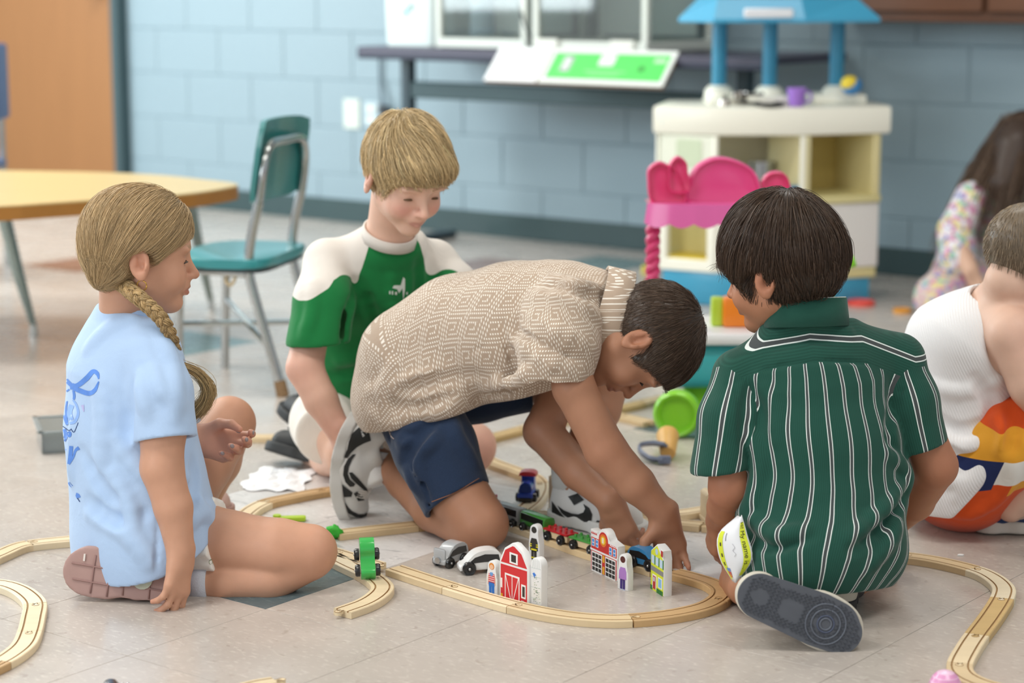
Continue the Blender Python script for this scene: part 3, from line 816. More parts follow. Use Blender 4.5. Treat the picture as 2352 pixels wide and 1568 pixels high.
# ================================================================== sculpting: signed distance fields meshed with surface nets
f32 = np.float32
def A(p): return np.asarray(p, f32)
def nrm(v): v = np.asarray(v, float); return v / np.linalg.norm(v)
class Sd:
    """a list of solids blended in order; each entry (fn, centre, bounding radius, op, blend)"""
    def __init__(s): s.L = []
    def put(s, fn, c, R, op, k): s.L.append((fn, A(c), float(R), op, float(k))); return s
    def cap(s, a, b, ra, rb=None, k=.02, op='+', w=None, flat=1.0):
        """tapered capsule; w, flat: broadened along direction w"""
        rb = ra if rb is None else rb
        a, b = A(a), A(b)
        if w is not None:
            w = A(nrm(w)); g = f32(1 - 1 / flat)
            a0 = a; b2 = b - w * ((b - a) @ w) * g
            d = b2 - a0; L2 = max(float(d @ d), 1e-12)
            def fn(P):
                q = P - a0; q = q - np.outer(q @ w, w) * g
                t = np.clip((q @ d) / L2, 0, 1)
                return np.sqrt(((q - t[:, None] * d) ** 2).sum(1)) - (ra + (rb - ra) * t)
        else:
            d = b - a; L2 = max(float(d @ d), 1e-12)
            def fn(P):
                q = P - a
                t = np.clip((q @ d) / L2, 0, 1)
                return np.sqrt(((q - t[:, None] * d) ** 2).sum(1)) - (ra + (rb - ra) * t)
        return s.put(fn, (a + b) / 2, np.linalg.norm(b - a) / 2 + max(ra, rb) * max(flat, 1), op, k)
    def chain(s, pts, rads, k=.012, op='+', **kw):
        for i in range(len(pts) - 1): s.cap(pts[i], pts[i + 1], rads[i], rads[i + 1], k, op, **kw)
        return s
    def ell(s, c, r, R=None, k=.02, op='+'):
        c = A(c); r = A((r, r, r) if isinstance(r, (int, float)) else r)
        R = None if R is None else A(R)              # columns: own axes in the parent frame
        def fn(P):
            q = P - c
            if R is not None: q = q @ R
            k0 = np.sqrt(((q / r) ** 2).sum(1)); k1 = np.sqrt(((q / (r * r)) ** 2).sum(1))
            return k0 * (k0 - 1) / np.maximum(k1, 1e-6)
        return s.put(fn, c, float(r.max()), op, k)
    def rbox(s, c, h, R=None, rad=.01, k=.01, op='+'):
        c = A(c); h = A(h) - rad; R = None if R is None else A(R)
        def fn(P):
            q = P - c
            if R is not None: q = q @ R
            q = np.abs(q) - h
            return np.sqrt((np.maximum(q, 0) ** 2).sum(1)) + np.minimum(q.max(1), 0) - rad
        return s.put(fn, c, float(np.linalg.norm(h + rad)), op, k)
    def plane(s, p, n, k=.004):
        """keep the side the normal points away from"""
        p = A(p); n = A(nrm(n))
        return s.put(lambda P: (P - p) @ n, (0, 0, 0), 1e6, '&', k)
    def sub(s, o, k=.02, op='+', M3=None, off=(0, 0, 0), sc_=1.0, R=None, c=None):
        """another field, optionally placed: world = off + sc_ * M3 @ local"""
        off = A(off); M3 = None if M3 is None else A(M3)
        def fn(P):
            if M3 is None: return o(P)
            return o((P - off) @ M3 / sc_) * sc_
        return s.put(fn, off if c is None else c, R if R is not None else 1e6, op, k)
    def __call__(s, P, far=.06):
        P = np.asarray(P, f32)
        c0 = P.mean(0); r0 = float(np.sqrt(((P - c0) ** 2).sum(1).max()))
        d = np.full(len(P), far, f32)
        for fn, c, R, op, k in s.L:
            if R < 1e5 and float(np.linalg.norm(c - c0)) > R + r0 + k + (far if op == '+' else .01): continue
            v = fn(P)
            if op == '+':
                if k > 0:
                    h = np.clip(.5 + .5 * (d - v) / k, 0, 1); d = d + (v - d) * h - k * h * (1 - h)
                else: d = np.minimum(d, v)
            else:
                if op == '-': v = -v
                if k > 0:
                    h = np.clip(.5 - .5 * (d - v) / k, 0, 1); d = d + (v - d) * h + k * h * (1 - h)
                else: d = np.maximum(d, v)
        return d.astype(f32)
    def copy(s):
        o = Sd(); o.L = list(s.L); return o
def off(sd, t):
    return lambda P: sd(P) - t
def surf_nets(fn, lo, hi, h):
    """quads of the zero surface of fn in the box; only blocks that the surface may cross are sampled"""
    lo = np.asarray(lo, float); hi = np.asarray(hi, float)
    nb = np.maximum(1, np.ceil((hi - lo) / (8 * h))).astype(int)
    s = 8 * h
    ii = np.stack(np.meshgrid(*[np.arange(n) for n in nb], indexing='ij'), -1).reshape(-1, 3)
    cen = lo + (ii + .5) * s
    sup = ii // 4
    key = (sup[:, 0] * 4096 + sup[:, 1]) * 4096 + sup[:, 2]
    order = np.argsort(key, kind='stable'); ks = key[order]
    cuts = np.flatnonzero(np.diff(ks)) + 1
    V = np.full(nb * 8 + 1, .05, f32)
    g = np.stack(np.meshgrid(*[np.arange(9)] * 3, indexing='ij'), -1).reshape(-1, 3)
    for grp in np.split(order, cuts):
        act = grp[np.abs(fn(cen[grp])) < s * 1.02]
        for q in np.array_split(act, max(1, len(act) // 12)):
            if not len(q): continue
            P = (lo + (ii[q][:, None, :] * 8 + g[None]) * h).reshape(-1, 3)
            d = fn(P).reshape(len(q), 9, 9, 9)
            for b, v in zip(ii[q], d):
                V[b[0]*8:b[0]*8+9, b[1]*8:b[1]*8+9, b[2]*8:b[2]*8+9] = v
        neg = grp[~np.isin(grp, act)]
        # inside blocks need the sign too
        dn = fn(cen[neg]) if len(neg) else []
        for b, v in zip(ii[neg], dn):
            if v < 0: V[b[0]*8+1:b[0]*8+8, b[1]*8+1:b[1]*8+8, b[2]*8+1:b[2]*8+8] = -.05
    S = V < 0
    X = [slice(0, -1), slice(1, None)]
    cnt = sum(S[X[a], X[b], X[c]].astype(np.int8) for a in (0, 1) for b in (0, 1) for c in (0, 1))
    cell = (cnt > 0) & (cnt < 8)
    idx = np.full(cell.shape, -1, np.int32)
    cc = np.argwhere(cell); idx[cell] = np.arange(len(cc))
    acc = np.zeros((len(cc), 3)); num = np.zeros(len(cc))
    corner = [(a, b, c) for a in (0, 1) for b in (0, 1) for c in (0, 1)]
    val = {k: V[cc[:, 0] + k[0], cc[:, 1] + k[1], cc[:, 2] + k[2]] for k in corner}
    for k in corner:
        for ax in range(3):
            if k[ax]: continue
            k2 = list(k); k2[ax] = 1; k2 = tuple(k2)
            v0, v1 = val[k], val[k2]
            m = (v0 < 0) != (v1 < 0)
            t = v0[m] / (v0[m] - v1[m])
            p = np.tile(np.array(k, float), (m.sum(), 1)); p[:, ax] += t
            acc[m] += p; num[m] += 1
    P = lo + (cc + acc / num[:, None]) * h
    Q = []
    for ax in range(3):
        b, c = (ax + 1) % 3, (ax + 2) % 3
        sl0 = [slice(None)] * 3; sl1 = [slice(None)] * 3
        sl0[ax] = slice(0, -1); sl1[ax] = slice(1, None)
        m = S[tuple(sl0)] != S[tuple(sl1)]
        e = np.argwhere(m)
        e = e[(e[:, b] > 0) & (e[:, c] > 0) & (e[:, b] < cell.shape[b]) & (e[:, c] < cell.shape[c])]
        def at(db, dc):
            q = e.copy(); q[:, b] -= db; q[:, c] -= dc
            return idx[q[:, 0], q[:, 1], q[:, 2]]
        quad = np.stack([at(1, 1), at(0, 1), at(0, 0), at(1, 0)], 1)
        fl = ~S[e[:, 0], e[:, 1], e[:, 2]]
        quad[fl] = quad[fl][:, ::-1]
        Q.append(quad)
    Q = np.concatenate(Q); Q = Q[(Q >= 0).all(1)]
    return P, Q
def grad(fn, P, e=.0012):
    P = np.asarray(P, f32); g = np.zeros_like(P)
    for i in range(3):
        d = np.zeros(3, f32); d[i] = e
        g[:, i] = fn(P + d) - fn(P - d)
    return g / np.maximum(np.linalg.norm(g, axis=1), 1e-9)[:, None]
def grad_c(fn, P, n=400):
    """gradient in spatially coherent batches"""
    P = np.asarray(P, f32); out = np.zeros_like(P)
    for i in range(0, len(P), n): out[i:i + n] = grad(fn, P[i:i + n])
    return out
def mesh_from(name, P, Q, mats, parent=None, col=None, uvs=None, smooth=True):
    me = bpy.data.meshes.new(name)
    n = len(P); me.vertices.add(n); me.vertices.foreach_set('co', np.asarray(P, f32).ravel())
    k = Q.shape[1]
    me.loops.add(len(Q) * k); me.loops.foreach_set('vertex_index', np.asarray(Q, np.int32).ravel())
    me.polygons.add(len(Q)); me.polygons.foreach_set('loop_start', np.arange(0, len(Q) * k, k, dtype=np.int32))
    me.polygons.foreach_set('loop_total', np.full(len(Q), k, np.int32))
    if smooth: me.polygons.foreach_set('use_smooth', np.ones(len(Q), bool))
    me.update(calc_edges=True)
    if col is not None:
        at = me.color_attributes.new('Col', 'FLOAT_COLOR', 'POINT')
        c4 = np.ones((n, 4), f32); c4[:, :3] = col
        at.data.foreach_set('color', c4.ravel())
    for nm, arr in (uvs or {}).items():
        arr = np.asarray(arr, f32)
        at = me.attributes.new(nm, 'FLOAT_VECTOR', 'POINT')
        a3 = np.zeros((n, 3), f32); a3[:, :arr.shape[1]] = arr
        at.data.foreach_set('vector', a3.ravel())
    return link_mesh(name, me, mats, parent)
def relax(P, Q, it=2, f=.5):
    n = len(P)
    for _ in range(it):
        s = np.zeros((n, 3)); c = np.zeros(n)
        for i in range(4):
            a, b = Q[:, i], Q[:, (i + 1) % 4]
            np.add.at(s, a, P[b]); np.add.at(c, a, 1)
            np.add.at(s, b, P[a]); np.add.at(c, b, 1)
        P = P + f * (s / np.maximum(c, 1)[:, None] - P)
    return P
def wloc(o):
    v = np.zeros(3)
    while o is not None: v = v + np.array(o.location); o = o.parent
    return v
def sculpt(name, fn, lo, hi, h, mats, parent=None, color=None, coords=None, smooth_it=1):
    P, Q = surf_nets(fn, lo, hi, h)
    if smooth_it: P = relax(P, Q, smooth_it)
    base = wloc(parent)
    col = color(P) if color is not None else None
    uvs = coords(P) if coords is not None else None
    return mesh_from(name, P - base, Q, mats, parent, col, uvs)
def trace(fn, x, y, d0, d1, step=.004):
    """where the line of sight through a pixel meets a solid (used to lay seams and prints on cloth)"""
    ts = np.arange(d0, d1, step)
    r = ray(x, y); P = EYE + np.outer(ts / r[1], r)
    v = np.concatenate([fn(P[i:i + 24]) for i in range(0, len(P), 24)])
    k = np.flatnonzero(v < 0)
    if not len(k): return None
    i = k[0]
    if i == 0: return P[0]
    t = v[i - 1] / (v[i - 1] - v[i])
    return P[i - 1] + t * (P[i] - P[i - 1])

# ------------------------------------------------------------------ skin, cloth and hair materials
def skin_mat(rough=.48):
    m, nt, b = new_mat('skin')
    a = node(nt, 'ShaderNodeVertexColor', layer_name='Col')
    tc = node(nt, 'ShaderNodeTexCoord')
    n = node(nt, 'ShaderNodeTexNoise', i_Scale=38.0, i_Detail=4.0); nt.links.new(tc.outputs['Object'], n.inputs['Vector'])
    mm = nt.nodes.new('ShaderNodeVectorMath'); mm.operation = 'SCALE'
    nt.links.new(a.outputs['Color'], mm.inputs[0]); nt.links.new(mth(nt, 'MULTIPLY_ADD', n.outputs['Fac'], .16, .92), mm.inputs['Scale'])
    nt.links.new(mm.outputs[0], b.inputs['Base Color'])
    b.inputs['Roughness'].default_value = rough
    b.inputs['Specular IOR Level'].default_value = .35
    b.inputs['Subsurface Weight'].default_value = .12
    b.inputs['Subsurface Radius'].default_value = (.012, .005, .003)
    b.inputs['Subsurface Scale'].default_value = 1.0
    n2 = node(nt, 'ShaderNodeTexNoise', i_Scale=420.0, i_Detail=2.0); nt.links.new(tc.outputs['Object'], n2.inputs['Vector'])
    bp = node(nt, 'ShaderNodeBump', i_Strength=.08, i_Distance=.001); nt.links.new(n2.outputs['Fac'], bp.inputs['Height']); nt.links.new(bp.outputs[0], b.inputs['Normal'])
    return m
SKIN = skin_mat()
def cloth(col, weave=900, bump=.25, rough=.85, var=.05, name='cloth', crease=.5):
    m, nt, b = new_mat(name)
    tc = node(nt, 'ShaderNodeTexCoord')
    n = node(nt, 'ShaderNodeTexNoise', i_Scale=weave, i_Detail=2.0); nt.links.new(tc.outputs['Object'], n.inputs['Vector'])
    n1 = node(nt, 'ShaderNodeTexNoise', i_Scale=18.0, i_Detail=3.0, i_Distortion=.8); nt.links.new(tc.outputs['Object'], n1.inputs['Vector'])
    mm = nt.nodes.new('ShaderNodeVectorMath'); mm.operation = 'SCALE'; mm.inputs[0].default_value = lin(col)
    nt.links.new(mth(nt, 'MULTIPLY_ADD', n.outputs['Fac'], 2 * var, 1 - var), mm.inputs['Scale'])
    nt.links.new(mm.outputs[0], b.inputs['Base Color'])
    b.inputs['Roughness'].default_value = rough
    b.inputs['Specular IOR Level'].default_value = .2
    b.inputs['Sheen Weight'].default_value = .15
    bp = node(nt, 'ShaderNodeBump', i_Strength=crease, i_Distance=.006); nt.links.new(n1.outputs['Fac'], bp.inputs['Height'])
    bp2 = node(nt, 'ShaderNodeBump', i_Strength=bump, i_Distance=.0006); nt.links.new(n.outputs['Fac'], bp2.inputs['Height']); nt.links.new(bp.outputs[0], bp2.inputs['Normal'])
    nt.links.new(bp2.outputs[0], b.inputs['Normal'])
    return m, nt, b, mm
def hair_mat():
    m, nt, b = new_mat('hair')
    a = node(nt, 'ShaderNodeVertexColor', layer_name='Col')
    nt.links.new(a.outputs['Color'], b.inputs['Base Color'])
    b.inputs['Roughness'].default_value = .38
    b.inputs['Specular IOR Level'].default_value = .45
    b.inputs['Anisotropic'].default_value = .5
    return m
HAIRM = hair_mat()

# ------------------------------------------------------------------ child's head (own frame: x to the child's left, y out of the face, z up; metres, chin z=-.105)
def eye_ball_c(s): return A((.0300 * s, .0655, -.008))
def head_field(gaze=-.5, mouth=0.0, cheeks=1.0):
    h = Sd()
    h.ell((0, -.014, .024), (.0705, .090, .074), k=0)
    h.ell((0, .028, .018), (.060, .058, .062), k=.03)
    h.ell((0, .026, -.045), (.055, .055, .050), k=.03)
    h.cap((-.040, .005, -.055), (0, .056, -.088), .020, .017, k=.02); h.cap((.040, .005, -.055), (0, .056, -.088), .020, .017, k=.02)
    h.ell((0, .068, -.091), (.017, .013, .012), k=.016)
    for s in (-1, 1):
        h.ell((s * .034, .056, -.042), (.024, .022 * cheeks, .024), k=.022)
        h.ell((s * .030, .0775, .012), (.022, .009, .006), k=.014)           # brow
        h.ell((s * .0305, .094, -.006), (.016, .013, .0105), k=.014, op='-')  # socket
        h.ell(eye_ball_c(s), (.0135, .0135, .0135), k=.004)
    h.cap((0, .079, .004), (0, .1000, -.034), .0055, .0085, k=.012)          # nose
    h.ell((0, .1015, -.037), (.0090, .0085, .0078), k=.006)
    for s in (-1, 1):
        h.ell((s * .0095, .0915, -.0395), (.0062, .0085, .0060), k=.005)
        h.ell((s * .0050, .0965, -.0450), (.0028, .004, .003), k=.003, op='-')
    h.ell((0, .080, -.056), (.021, .014, .014), k=.012)                    # muzzle
    h.cap((-.0165, .0820, -.0625), (0, .0900, -.0598), .0030, .0044, k=.005); h.cap((.0165, .0820, -.0625), (0, .0900, -.0598), .0030, .0044, k=.005)
    h.cap((-.0140, .0830, -.0680), (0, .0880, -.0695), .0036, .0056, k=.004); h.cap((.0140, .0830, -.0680), (0, .0880, -.0695), .0036, .0056, k=.004)
    h.cap((-.0175, .0850, -.0645), (0, .0942, -.0645), .0011, .0014, k=.003, op='-'); h.cap((.0175, .0850, -.0645), (0, .0942, -.0645), .0011, .0014, k=.003, op='-')
    for s in (-1, 1):                                                       # ears
        ax = nrm((s * .92, -.36, .05)); up_ = nrm(np.cross(np.cross(ax, (0, -.18, 1)), ax)); fr = np.cross(up_, ax)
        R = np.stack([ax, fr, up_], 1)
        c = np.array((s * .0755, -.010, -.014))
        h.ell(c, (.0085, .0190, .0305), R, k=.007)
        h.ell(c + R @ (.0085, .0005, .001), (.0085, .0125, .0215), R, k=.003, op='-')
        h.ell(c + R @ (.003, -.0065, .007), (.0040, .0036, .013), R, k=.004); h.ell(c + R @ (.004, .0125, -.009), (.005, .004, .007), R, k=.004)
        h.ell(c + R @ (.0050, .0035, -.006), (.0085, .0065, .0080), R, k=.003, op='-')
        h.ell(c + R @ (-.001, .002, -.026), (.0045, .0075, .0075), R, k=.006)
    return h
HEADF = head_field()
class Head:
    """a placed head: c centre, f direction of the face, u up, s scale"""
    def __init__(s, c, f, u, sc_=1.0):
        f = nrm(f); u = nrm(np.asarray(u) - np.dot(u, f) * f); x = np.cross(f, u)      # x: child's right
        s.R = np.stack([-x, f, u], 1) if False else np.stack([np.cross(f, u) * 1.0, f, u], 1)
        s.c = np.asarray(c, float); s.s = sc_
    def w(s, p): return s.c + s.s * (s.R @ np.asarray(p, float))
    def l(s, P): return (np.asarray(P) - s.c) @ s.R / s.s
    def add(s, body, k=.012):
        body.sub(HEADF, k=k, M3=s.R, off=s.c, sc_=s.s, R=.125 * s.s, c=s.w((0, 0, -.005)))
    def tint(s, P, col, base, lips=(.55, .25, .23), blush=(.72, .36, .30), brow=None, blush_amt=.35):
        L = s.l(P)
        near = (np.abs(L) < .14).all(1)
        x, y, z = L[:, 0], L[:, 1], L[:, 2]
        def g(cx, cy, cz, r): return np.exp(-(((x - cx) / r[0]) ** 2 + ((y - cy) / r[1]) ** 2 + ((z - cz) / r[2]) ** 2))
        def mix(w, c):
            w = (w * near)[:, None]
            col[:] = col * (1 - w) + np.asarray(c) * w
        for q in (-1, 1):
            mix(blush_amt * g(q * .036, .07, -.038, (.022, .05, .018)), blush)
            mix(.35 * g(q * .080, -.012, -.01, (.016, .03, .035)), blush)
        mix(.25 * g(0, .1, -.038, (.014, .02, .012)), blush)
        lip = np.clip(1.25 - ((x / .0185) ** 2 + ((z + .0650) / .0085) ** 2), 0, 1) * (y > .078)
        mix(np.clip(lip * 1.4, 0, .55), lips)
        if brow is not None:
            for q in (-1, 1):
                t = (q * x - .014) / .030
                zz = .0135 + .0045 * np.sin(np.clip(t, 0, 1) * 2.4)
                w = np.exp(-((z - zz) / .0032) ** 2) * (t > -.05) * (t < 1.1) * (y > .04)
                mix(.62 * w, brow)
        for q in (-1, 1):     # thin skin round the eyes
            mix(.30 * g(q * .0305, .082, -.012, (.017, .03, .010)), np.asarray(base) * (.72, .58, .56))
        return col
    def eyes(s, parent, iris='3d2a1c', open_=.5, lash='241a14', h=None):
        base = np.array(parent.location)
        Rm = Matrix([list(r) for r in s.R]).to_4x4()
        for q in (-1, 1):
            c = eye_ball_c(q)
            # the eye showing between the lids: a lens-shaped patch of the ball, a little proud, lower for a downward look
            bm = B(); R0 = .0139
            n = 18
            up_a, lo_a = -.30 + .45 * open_, -.52
            rows = []
            for j in range(5):
                row = []
                for i in range(n + 1):
                    az = (i / n - .5) * 1.5
                    sh = 1 - (2 * i / n - 1) ** 2
                    lo = -.38 + (lo_a + .38) * sh; hi = -.38 + (up_a + .38) * sh
                    el = lo + (hi - lo) * j / 4
                    p = c + R0 * np.array((math.sin(az) * math.cos(el), math.cos(az) * math.cos(el), math.sin(el)))
                    row.append(bm.verts.new(Vector(s.w(p) - base)))
                rows.append(row)
            for r0, r1 in zip(rows, rows[1:]):
                for i in range(n):
                    f = bm.faces.new((r0[i], r0[i + 1], r1[i + 1], r1[i]))
                    az = ((i + .5) / n - .5) * 1.5
                    f.material_index = 1 if abs(az) < .33 else 0
            obj('eye', bm, [M('ddd6d0', .15), M(iris, .12)], parent, 'all')
            bm = B(); pts = []; pt2 = []
            for i in range(n + 1):
                az = (i / n - .5) * 1.62; sh = 1 - (2 * i / n - 1) ** 2
                el = -.38 + (up_a + .38) * sh
                pts.append(s.w(c + .0146 * np.array((math.sin(az) * math.cos(el), math.cos(az) * math.cos(el), math.sin(el)))) - base)
                el -= .10
                pt2.append(s.w(c + (.0148 + .0040 * sh) * np.array((math.sin(az) * math.cos(el), math.cos(az) * math.cos(el), math.sin(el)))) - base)
            va = [bm.verts.new(p) for p in pts]; vb = [bm.verts.new(p) for p in pt2]
            for i in range(n): bm.faces.new((va[i], va[i + 1], vb[i + 1], vb[i]))
            tube(bm, pts, .00075 * s.s, 5)
            obj('eyelashes', bm, M(lash, .6), parent)

# ------------------------------------------------------------------ hand
def rot(v, ax, a):
    v = np.asarray(v, float); ax = nrm(ax)
    return v * math.cos(a) + np.cross(ax, v) * math.sin(a) + ax * np.dot(ax, v) * (1 - math.cos(a))
def hand(body, wrist, d, n, side, curls, thumb, size=1.0, spread=.10, k=.006, wr=.0195, arm_dir=None):
    """wrist point; d towards the knuckles, n out of the palm, side 'L'/'R'; curls: per finger (knuckle, middle, end) in radians;
    thumb: (across, out of palm, bend). Returns fingertips and nail directions."""
    d = nrm(d); n = nrm(np.asarray(n) - np.dot(n, d) * d)
    t = np.cross(d, n) if side == 'R' else np.cross(n, d)
    w = np.asarray(wrist, float); S = size
    tips = []
    spec = [(.0235, .066, (.030, .0185, .0150), .0072, 1), (.0080, .069, (.0335, .0210, .0160), .0074, .3), (-.0075, .065, (.030, .0195, .0155), .0070, -.4), (-.0215, .058, (.0235, .0145, .0135), .0062, -1.2)]
    h = Sd()
    for i, (ox, oy, ph, r, sp) in enumerate(spec):
        mc = w + S * (d * oy + t * ox)
        h.cap(w + S * (d * .008 + t * ox * .55), mc, .0125 * S, .0098 * S, k=.012)
        dd = rot(d, n, (-spread * sp) if side == 'R' else (spread * sp))
        ax = np.cross(dd, n)
        p = mc; cur = dd
        cu = curls[i]
        rr = [r * 1.08, r, r * .93, r * .82]
        for j in range(3):
            cur = rot(cur, ax, cu[j])
            q = p + cur * ph[j] * S
            h.cap(p, q, rr[j] * S, rr[j + 1] * S, k=.0035 if j else .005)
            p = q
        back = -np.cross(ax, cur); back = back if np.dot(back, n) < 0 or True else -back
        tips.append((p, cur, rot(-n, ax, sum(cu)), r * S))
    # thumb
    ac, outp, bend = thumb
    b0 = w + S * (d * .016 + t * .016 + n * .004)
    td = nrm(d * .62 + t * ac + n * outp)
    m1 = b0 + td * .036 * S
    ax = nrm(np.cross(td, nrm(d * .9 - t * .45 + n * .25)))
    td2 = rot(td, ax, bend); m2 = m1 + td2 * .026 * S
    td3 = rot(td2, ax, bend * .9); m3 = m2 + td3 * .019 * S
    h.cap(b0, m1, .0140 * S, .0098 * S, k=.014); h.cap(m1, m2, .0092 * S, .0082 * S, k=.005); h.cap(m2, m3, .0082 * S, .0066 * S, k=.004)
    tips.append((m3, td3, nrm(np.cross(ax, td3)), .0076 * S))
    h.cap(w - d * .012 * S, w + d * .02 * S, wr * S, .0165 * S, k=.012, w=t, flat=1.35)
    body.sub(h, k=k, R=.15 * S, c=w + d * .06 * S)
    return tips
def nails(tips, parent, col, rough=.25, which=range(5)):
    base = np.array(parent.location)
    for i in which:
        p, cur, bk, r = tips[i]
        fm = frame(y=cur, z=bk, o=p + np.asarray(bk) * r * .60 - np.asarray(cur) * r * .1 - base)
        bm = B(); ball(bm, (0, 0, 0), 1.0, 10, 6); bmesh.ops.scale(bm, verts=bm.verts[:], vec=(r * .56, r * .75, r * .30))
        bmesh.ops.transform(bm, matrix=fm, verts=bm.verts[:])
        obj('fingernail', bm, M(col, rough), parent, 'all')

# ------------------------------------------------------------------ hair: fine strands combed over a cap
def strands(name, parent, roots, dirs, flow, fn, n_seg, step, r0, col, lift=.0015, noise=.12, follow=1.0, grav=0.0, lens=None, height=None, jit=.10, seed=1, tint=None):
    """roots (N,3) grow along dirs/flow(p, t), kept at a small height over the field fn; three-sided tapering hairs"""
    rg = np.random.default_rng(seed)
    N = len(roots); P = np.asarray(roots, float).copy(); D = np.asarray(dirs, float).copy()
    hgt = (np.abs(rg.normal(0, 1, N)) * lift + .0004) if height is None else height
    path = [P.copy()]
    nv = rg.normal(0, noise, (N, 3))
    ord_ = np.lexsort((P[:, 2] // .02, P[:, 1] // .02, P[:, 0] // .02))
    P, D, hgt, nv = P[ord_], D[ord_], hgt[ord_], nv[ord_]
    if lens is None: lens = np.ones(N)
    lens = np.asarray(lens)[ord_]
    path = [P.copy()]
    for i in range(n_seg):
        f = flow(P, i / n_seg)
        D = D * (1 - follow * .5) + (f + nv) * follow * .5
        D[:, 2] -= grav
        if fn is not None:
            g = np.zeros_like(P); v = np.zeros(N)
            for a in range(0, N, 160):
                g[a:a+160] = grad(fn, P[a:a+160]); v[a:a+160] = fn(P[a:a+160])
            near = v < .012
            D = np.where(near[:, None], D - g * (D * g).sum(1)[:, None], D)
            D /= np.maximum(np.linalg.norm(D, axis=1), 1e-6)[:, None]
            P = P + D * step * lens[:, None]
            P = np.where(near[:, None], P - g * (np.clip(v - hgt, -.01, .004) * .8)[:, None], P)
        else:
            D /= np.maximum(np.linalg.norm(D, axis=1), 1e-6)[:, None]
            P = P + D * step * lens[:, None]
        path.append(P.copy())
    return ribbons(name, parent, np.array(path).transpose(1, 0, 2), r0, col, jit, rg, tint)
def ribbons(name, parent, X, r0, col, jit, rg, tint=None):
    N, K, _ = X.shape
    T = np.gradient(X, axis=1); T /= np.maximum(np.linalg.norm(T, axis=2), 1e-9)[..., None]
    a = np.cross(T, rg.normal(0, 1, (N, 1, 3))); a /= np.maximum(np.linalg.norm(a, axis=2), 1e-9)[..., None]
    b = np.cross(T, a)
    tt = np.linspace(0, 1, K)
    rad = r0 * (1 - .75 * tt ** 2)[None, :, None] * rg.uniform(.7, 1.25, (N, 1, 1))
    V = np.stack([X + rad * (math.cos(q) * a + math.sin(q) * b) for q in (0, 2.094, 4.189)], 2)      # N,K,3,3
    base = wloc(parent)
    idx = np.arange(N * K * 3).reshape(N, K, 3)
    Q = []
    for i in range(3):
        j = (i + 1) % 3
        Q.append(np.stack([idx[:, :-1, i], idx[:, :-1, j], idx[:, 1:, j], idx[:, 1:, i]], -1).reshape(-1, 4))
    c = np.asarray(lin(col))[None] * (1 + rg.normal(0, jit, (N, 1)))
    if tint is not None: c = tint(c, X, rg)
    colv = np.repeat(np.clip(c, 0, 1)[:, None, :], K * 3, 1) if c.ndim == 2 else np.repeat(np.clip(c, 0, 1), 3, 1)
    return mesh_from(name, V.reshape(-1, 3) - base, np.concatenate(Q), HAIRM, parent, colv.reshape(-1, 3))
def scalp_roots(fn, head, test, n, seed=3, r=.16):
    """random points on the hair cap where test(local) holds"""
    rg = np.random.default_rng(seed)
    v = rg.normal(0, 1, (n * 6, 3)); v /= np.linalg.norm(v, axis=1)[:, None]
    L0 = np.array((0, -.012, .02))
    lo = np.zeros(len(v)); hi = np.full(len(v), r)
    o = np.lexsort((np.round(v[:, 2] * 3), np.round(v[:, 1] * 3), np.round(v[:, 0] * 3))); v = v[o]
    W0 = head.w(L0)
    for _ in range(16):
        m = (lo + hi) / 2
        P = W0 + (v * m[:, None]) @ head.R.T
        d = np.concatenate([fn(P[i:i + 200]) for i in range(0, len(P), 200)])
        lo = np.where(d < 0, m, lo); hi = np.where(d < 0, hi, m)
    P = W0 + (v * lo[:, None]) @ head.R.T
    ok = test(head.l(P))
    P = P[ok]
    if len(P) > n: P = P[rg.permutation(len(P))[:n]]
    return P
# ================================================================== people
def person(label, foot, group=None):
    return thing('person', label, 'person', (foot[0], foot[1], 0.0))
def fold(sh, pts, d, r=.010, h=.004, k=.014, inv=False):
    """a crease or ridge of the cloth running through the given points of its surface"""
    out = []
    for x, y in pts:
        p = trace(sh, x, y, d - .25, d + .35)
        if p is not None: out.append(p)
    if len(out) < 2: return
    C_ = catmull(out, 4)
    n = grad_c(sh, C_)
    q = np.linspace(0, 1, len(C_))
    hh = h * np.sin(np.pi * np.clip(q, .04, .96)) ** .5
    c = C_ + n * ((r - hh) if inv else -(r - hh))[:, None]
    for i in range(len(c) - 1): sh.cap(c[i], c[i + 1], r, r, k=k, op='-' if inv else '+')
def folds(sh, L, d, **kw):
    base = sh.copy()
    new = Sd()
    todo = []
    for e in L:
        pts, o = e[0], dict(kw); o.update(e[1] if len(e) > 1 else {})
        todo.append((pts, o))
    for pts, o in todo: fold_from(base, sh, pts, d, **o)
def fold_from(base, sh, pts, d, r=.010, h=.004, k=.014, inv=False):
    out = [p for p in (trace(base, x, y, d - .25, d + .35) for x, y in pts) if p is not None]
    if len(out) < 2: return
    C_ = catmull(out, 3)
    n = grad_c(base, C_)
    q = np.linspace(0, 1, len(C_)); hh = h * np.sin(np.pi * np.clip(q, .05, .95)) ** .6
    c = C_ + n * ((r - hh) if inv else -(r - hh))[:, None]
    for i in range(len(c) - 1): sh.cap(c[i], c[i + 1], r, r, k=k, op='-' if inv else '+')
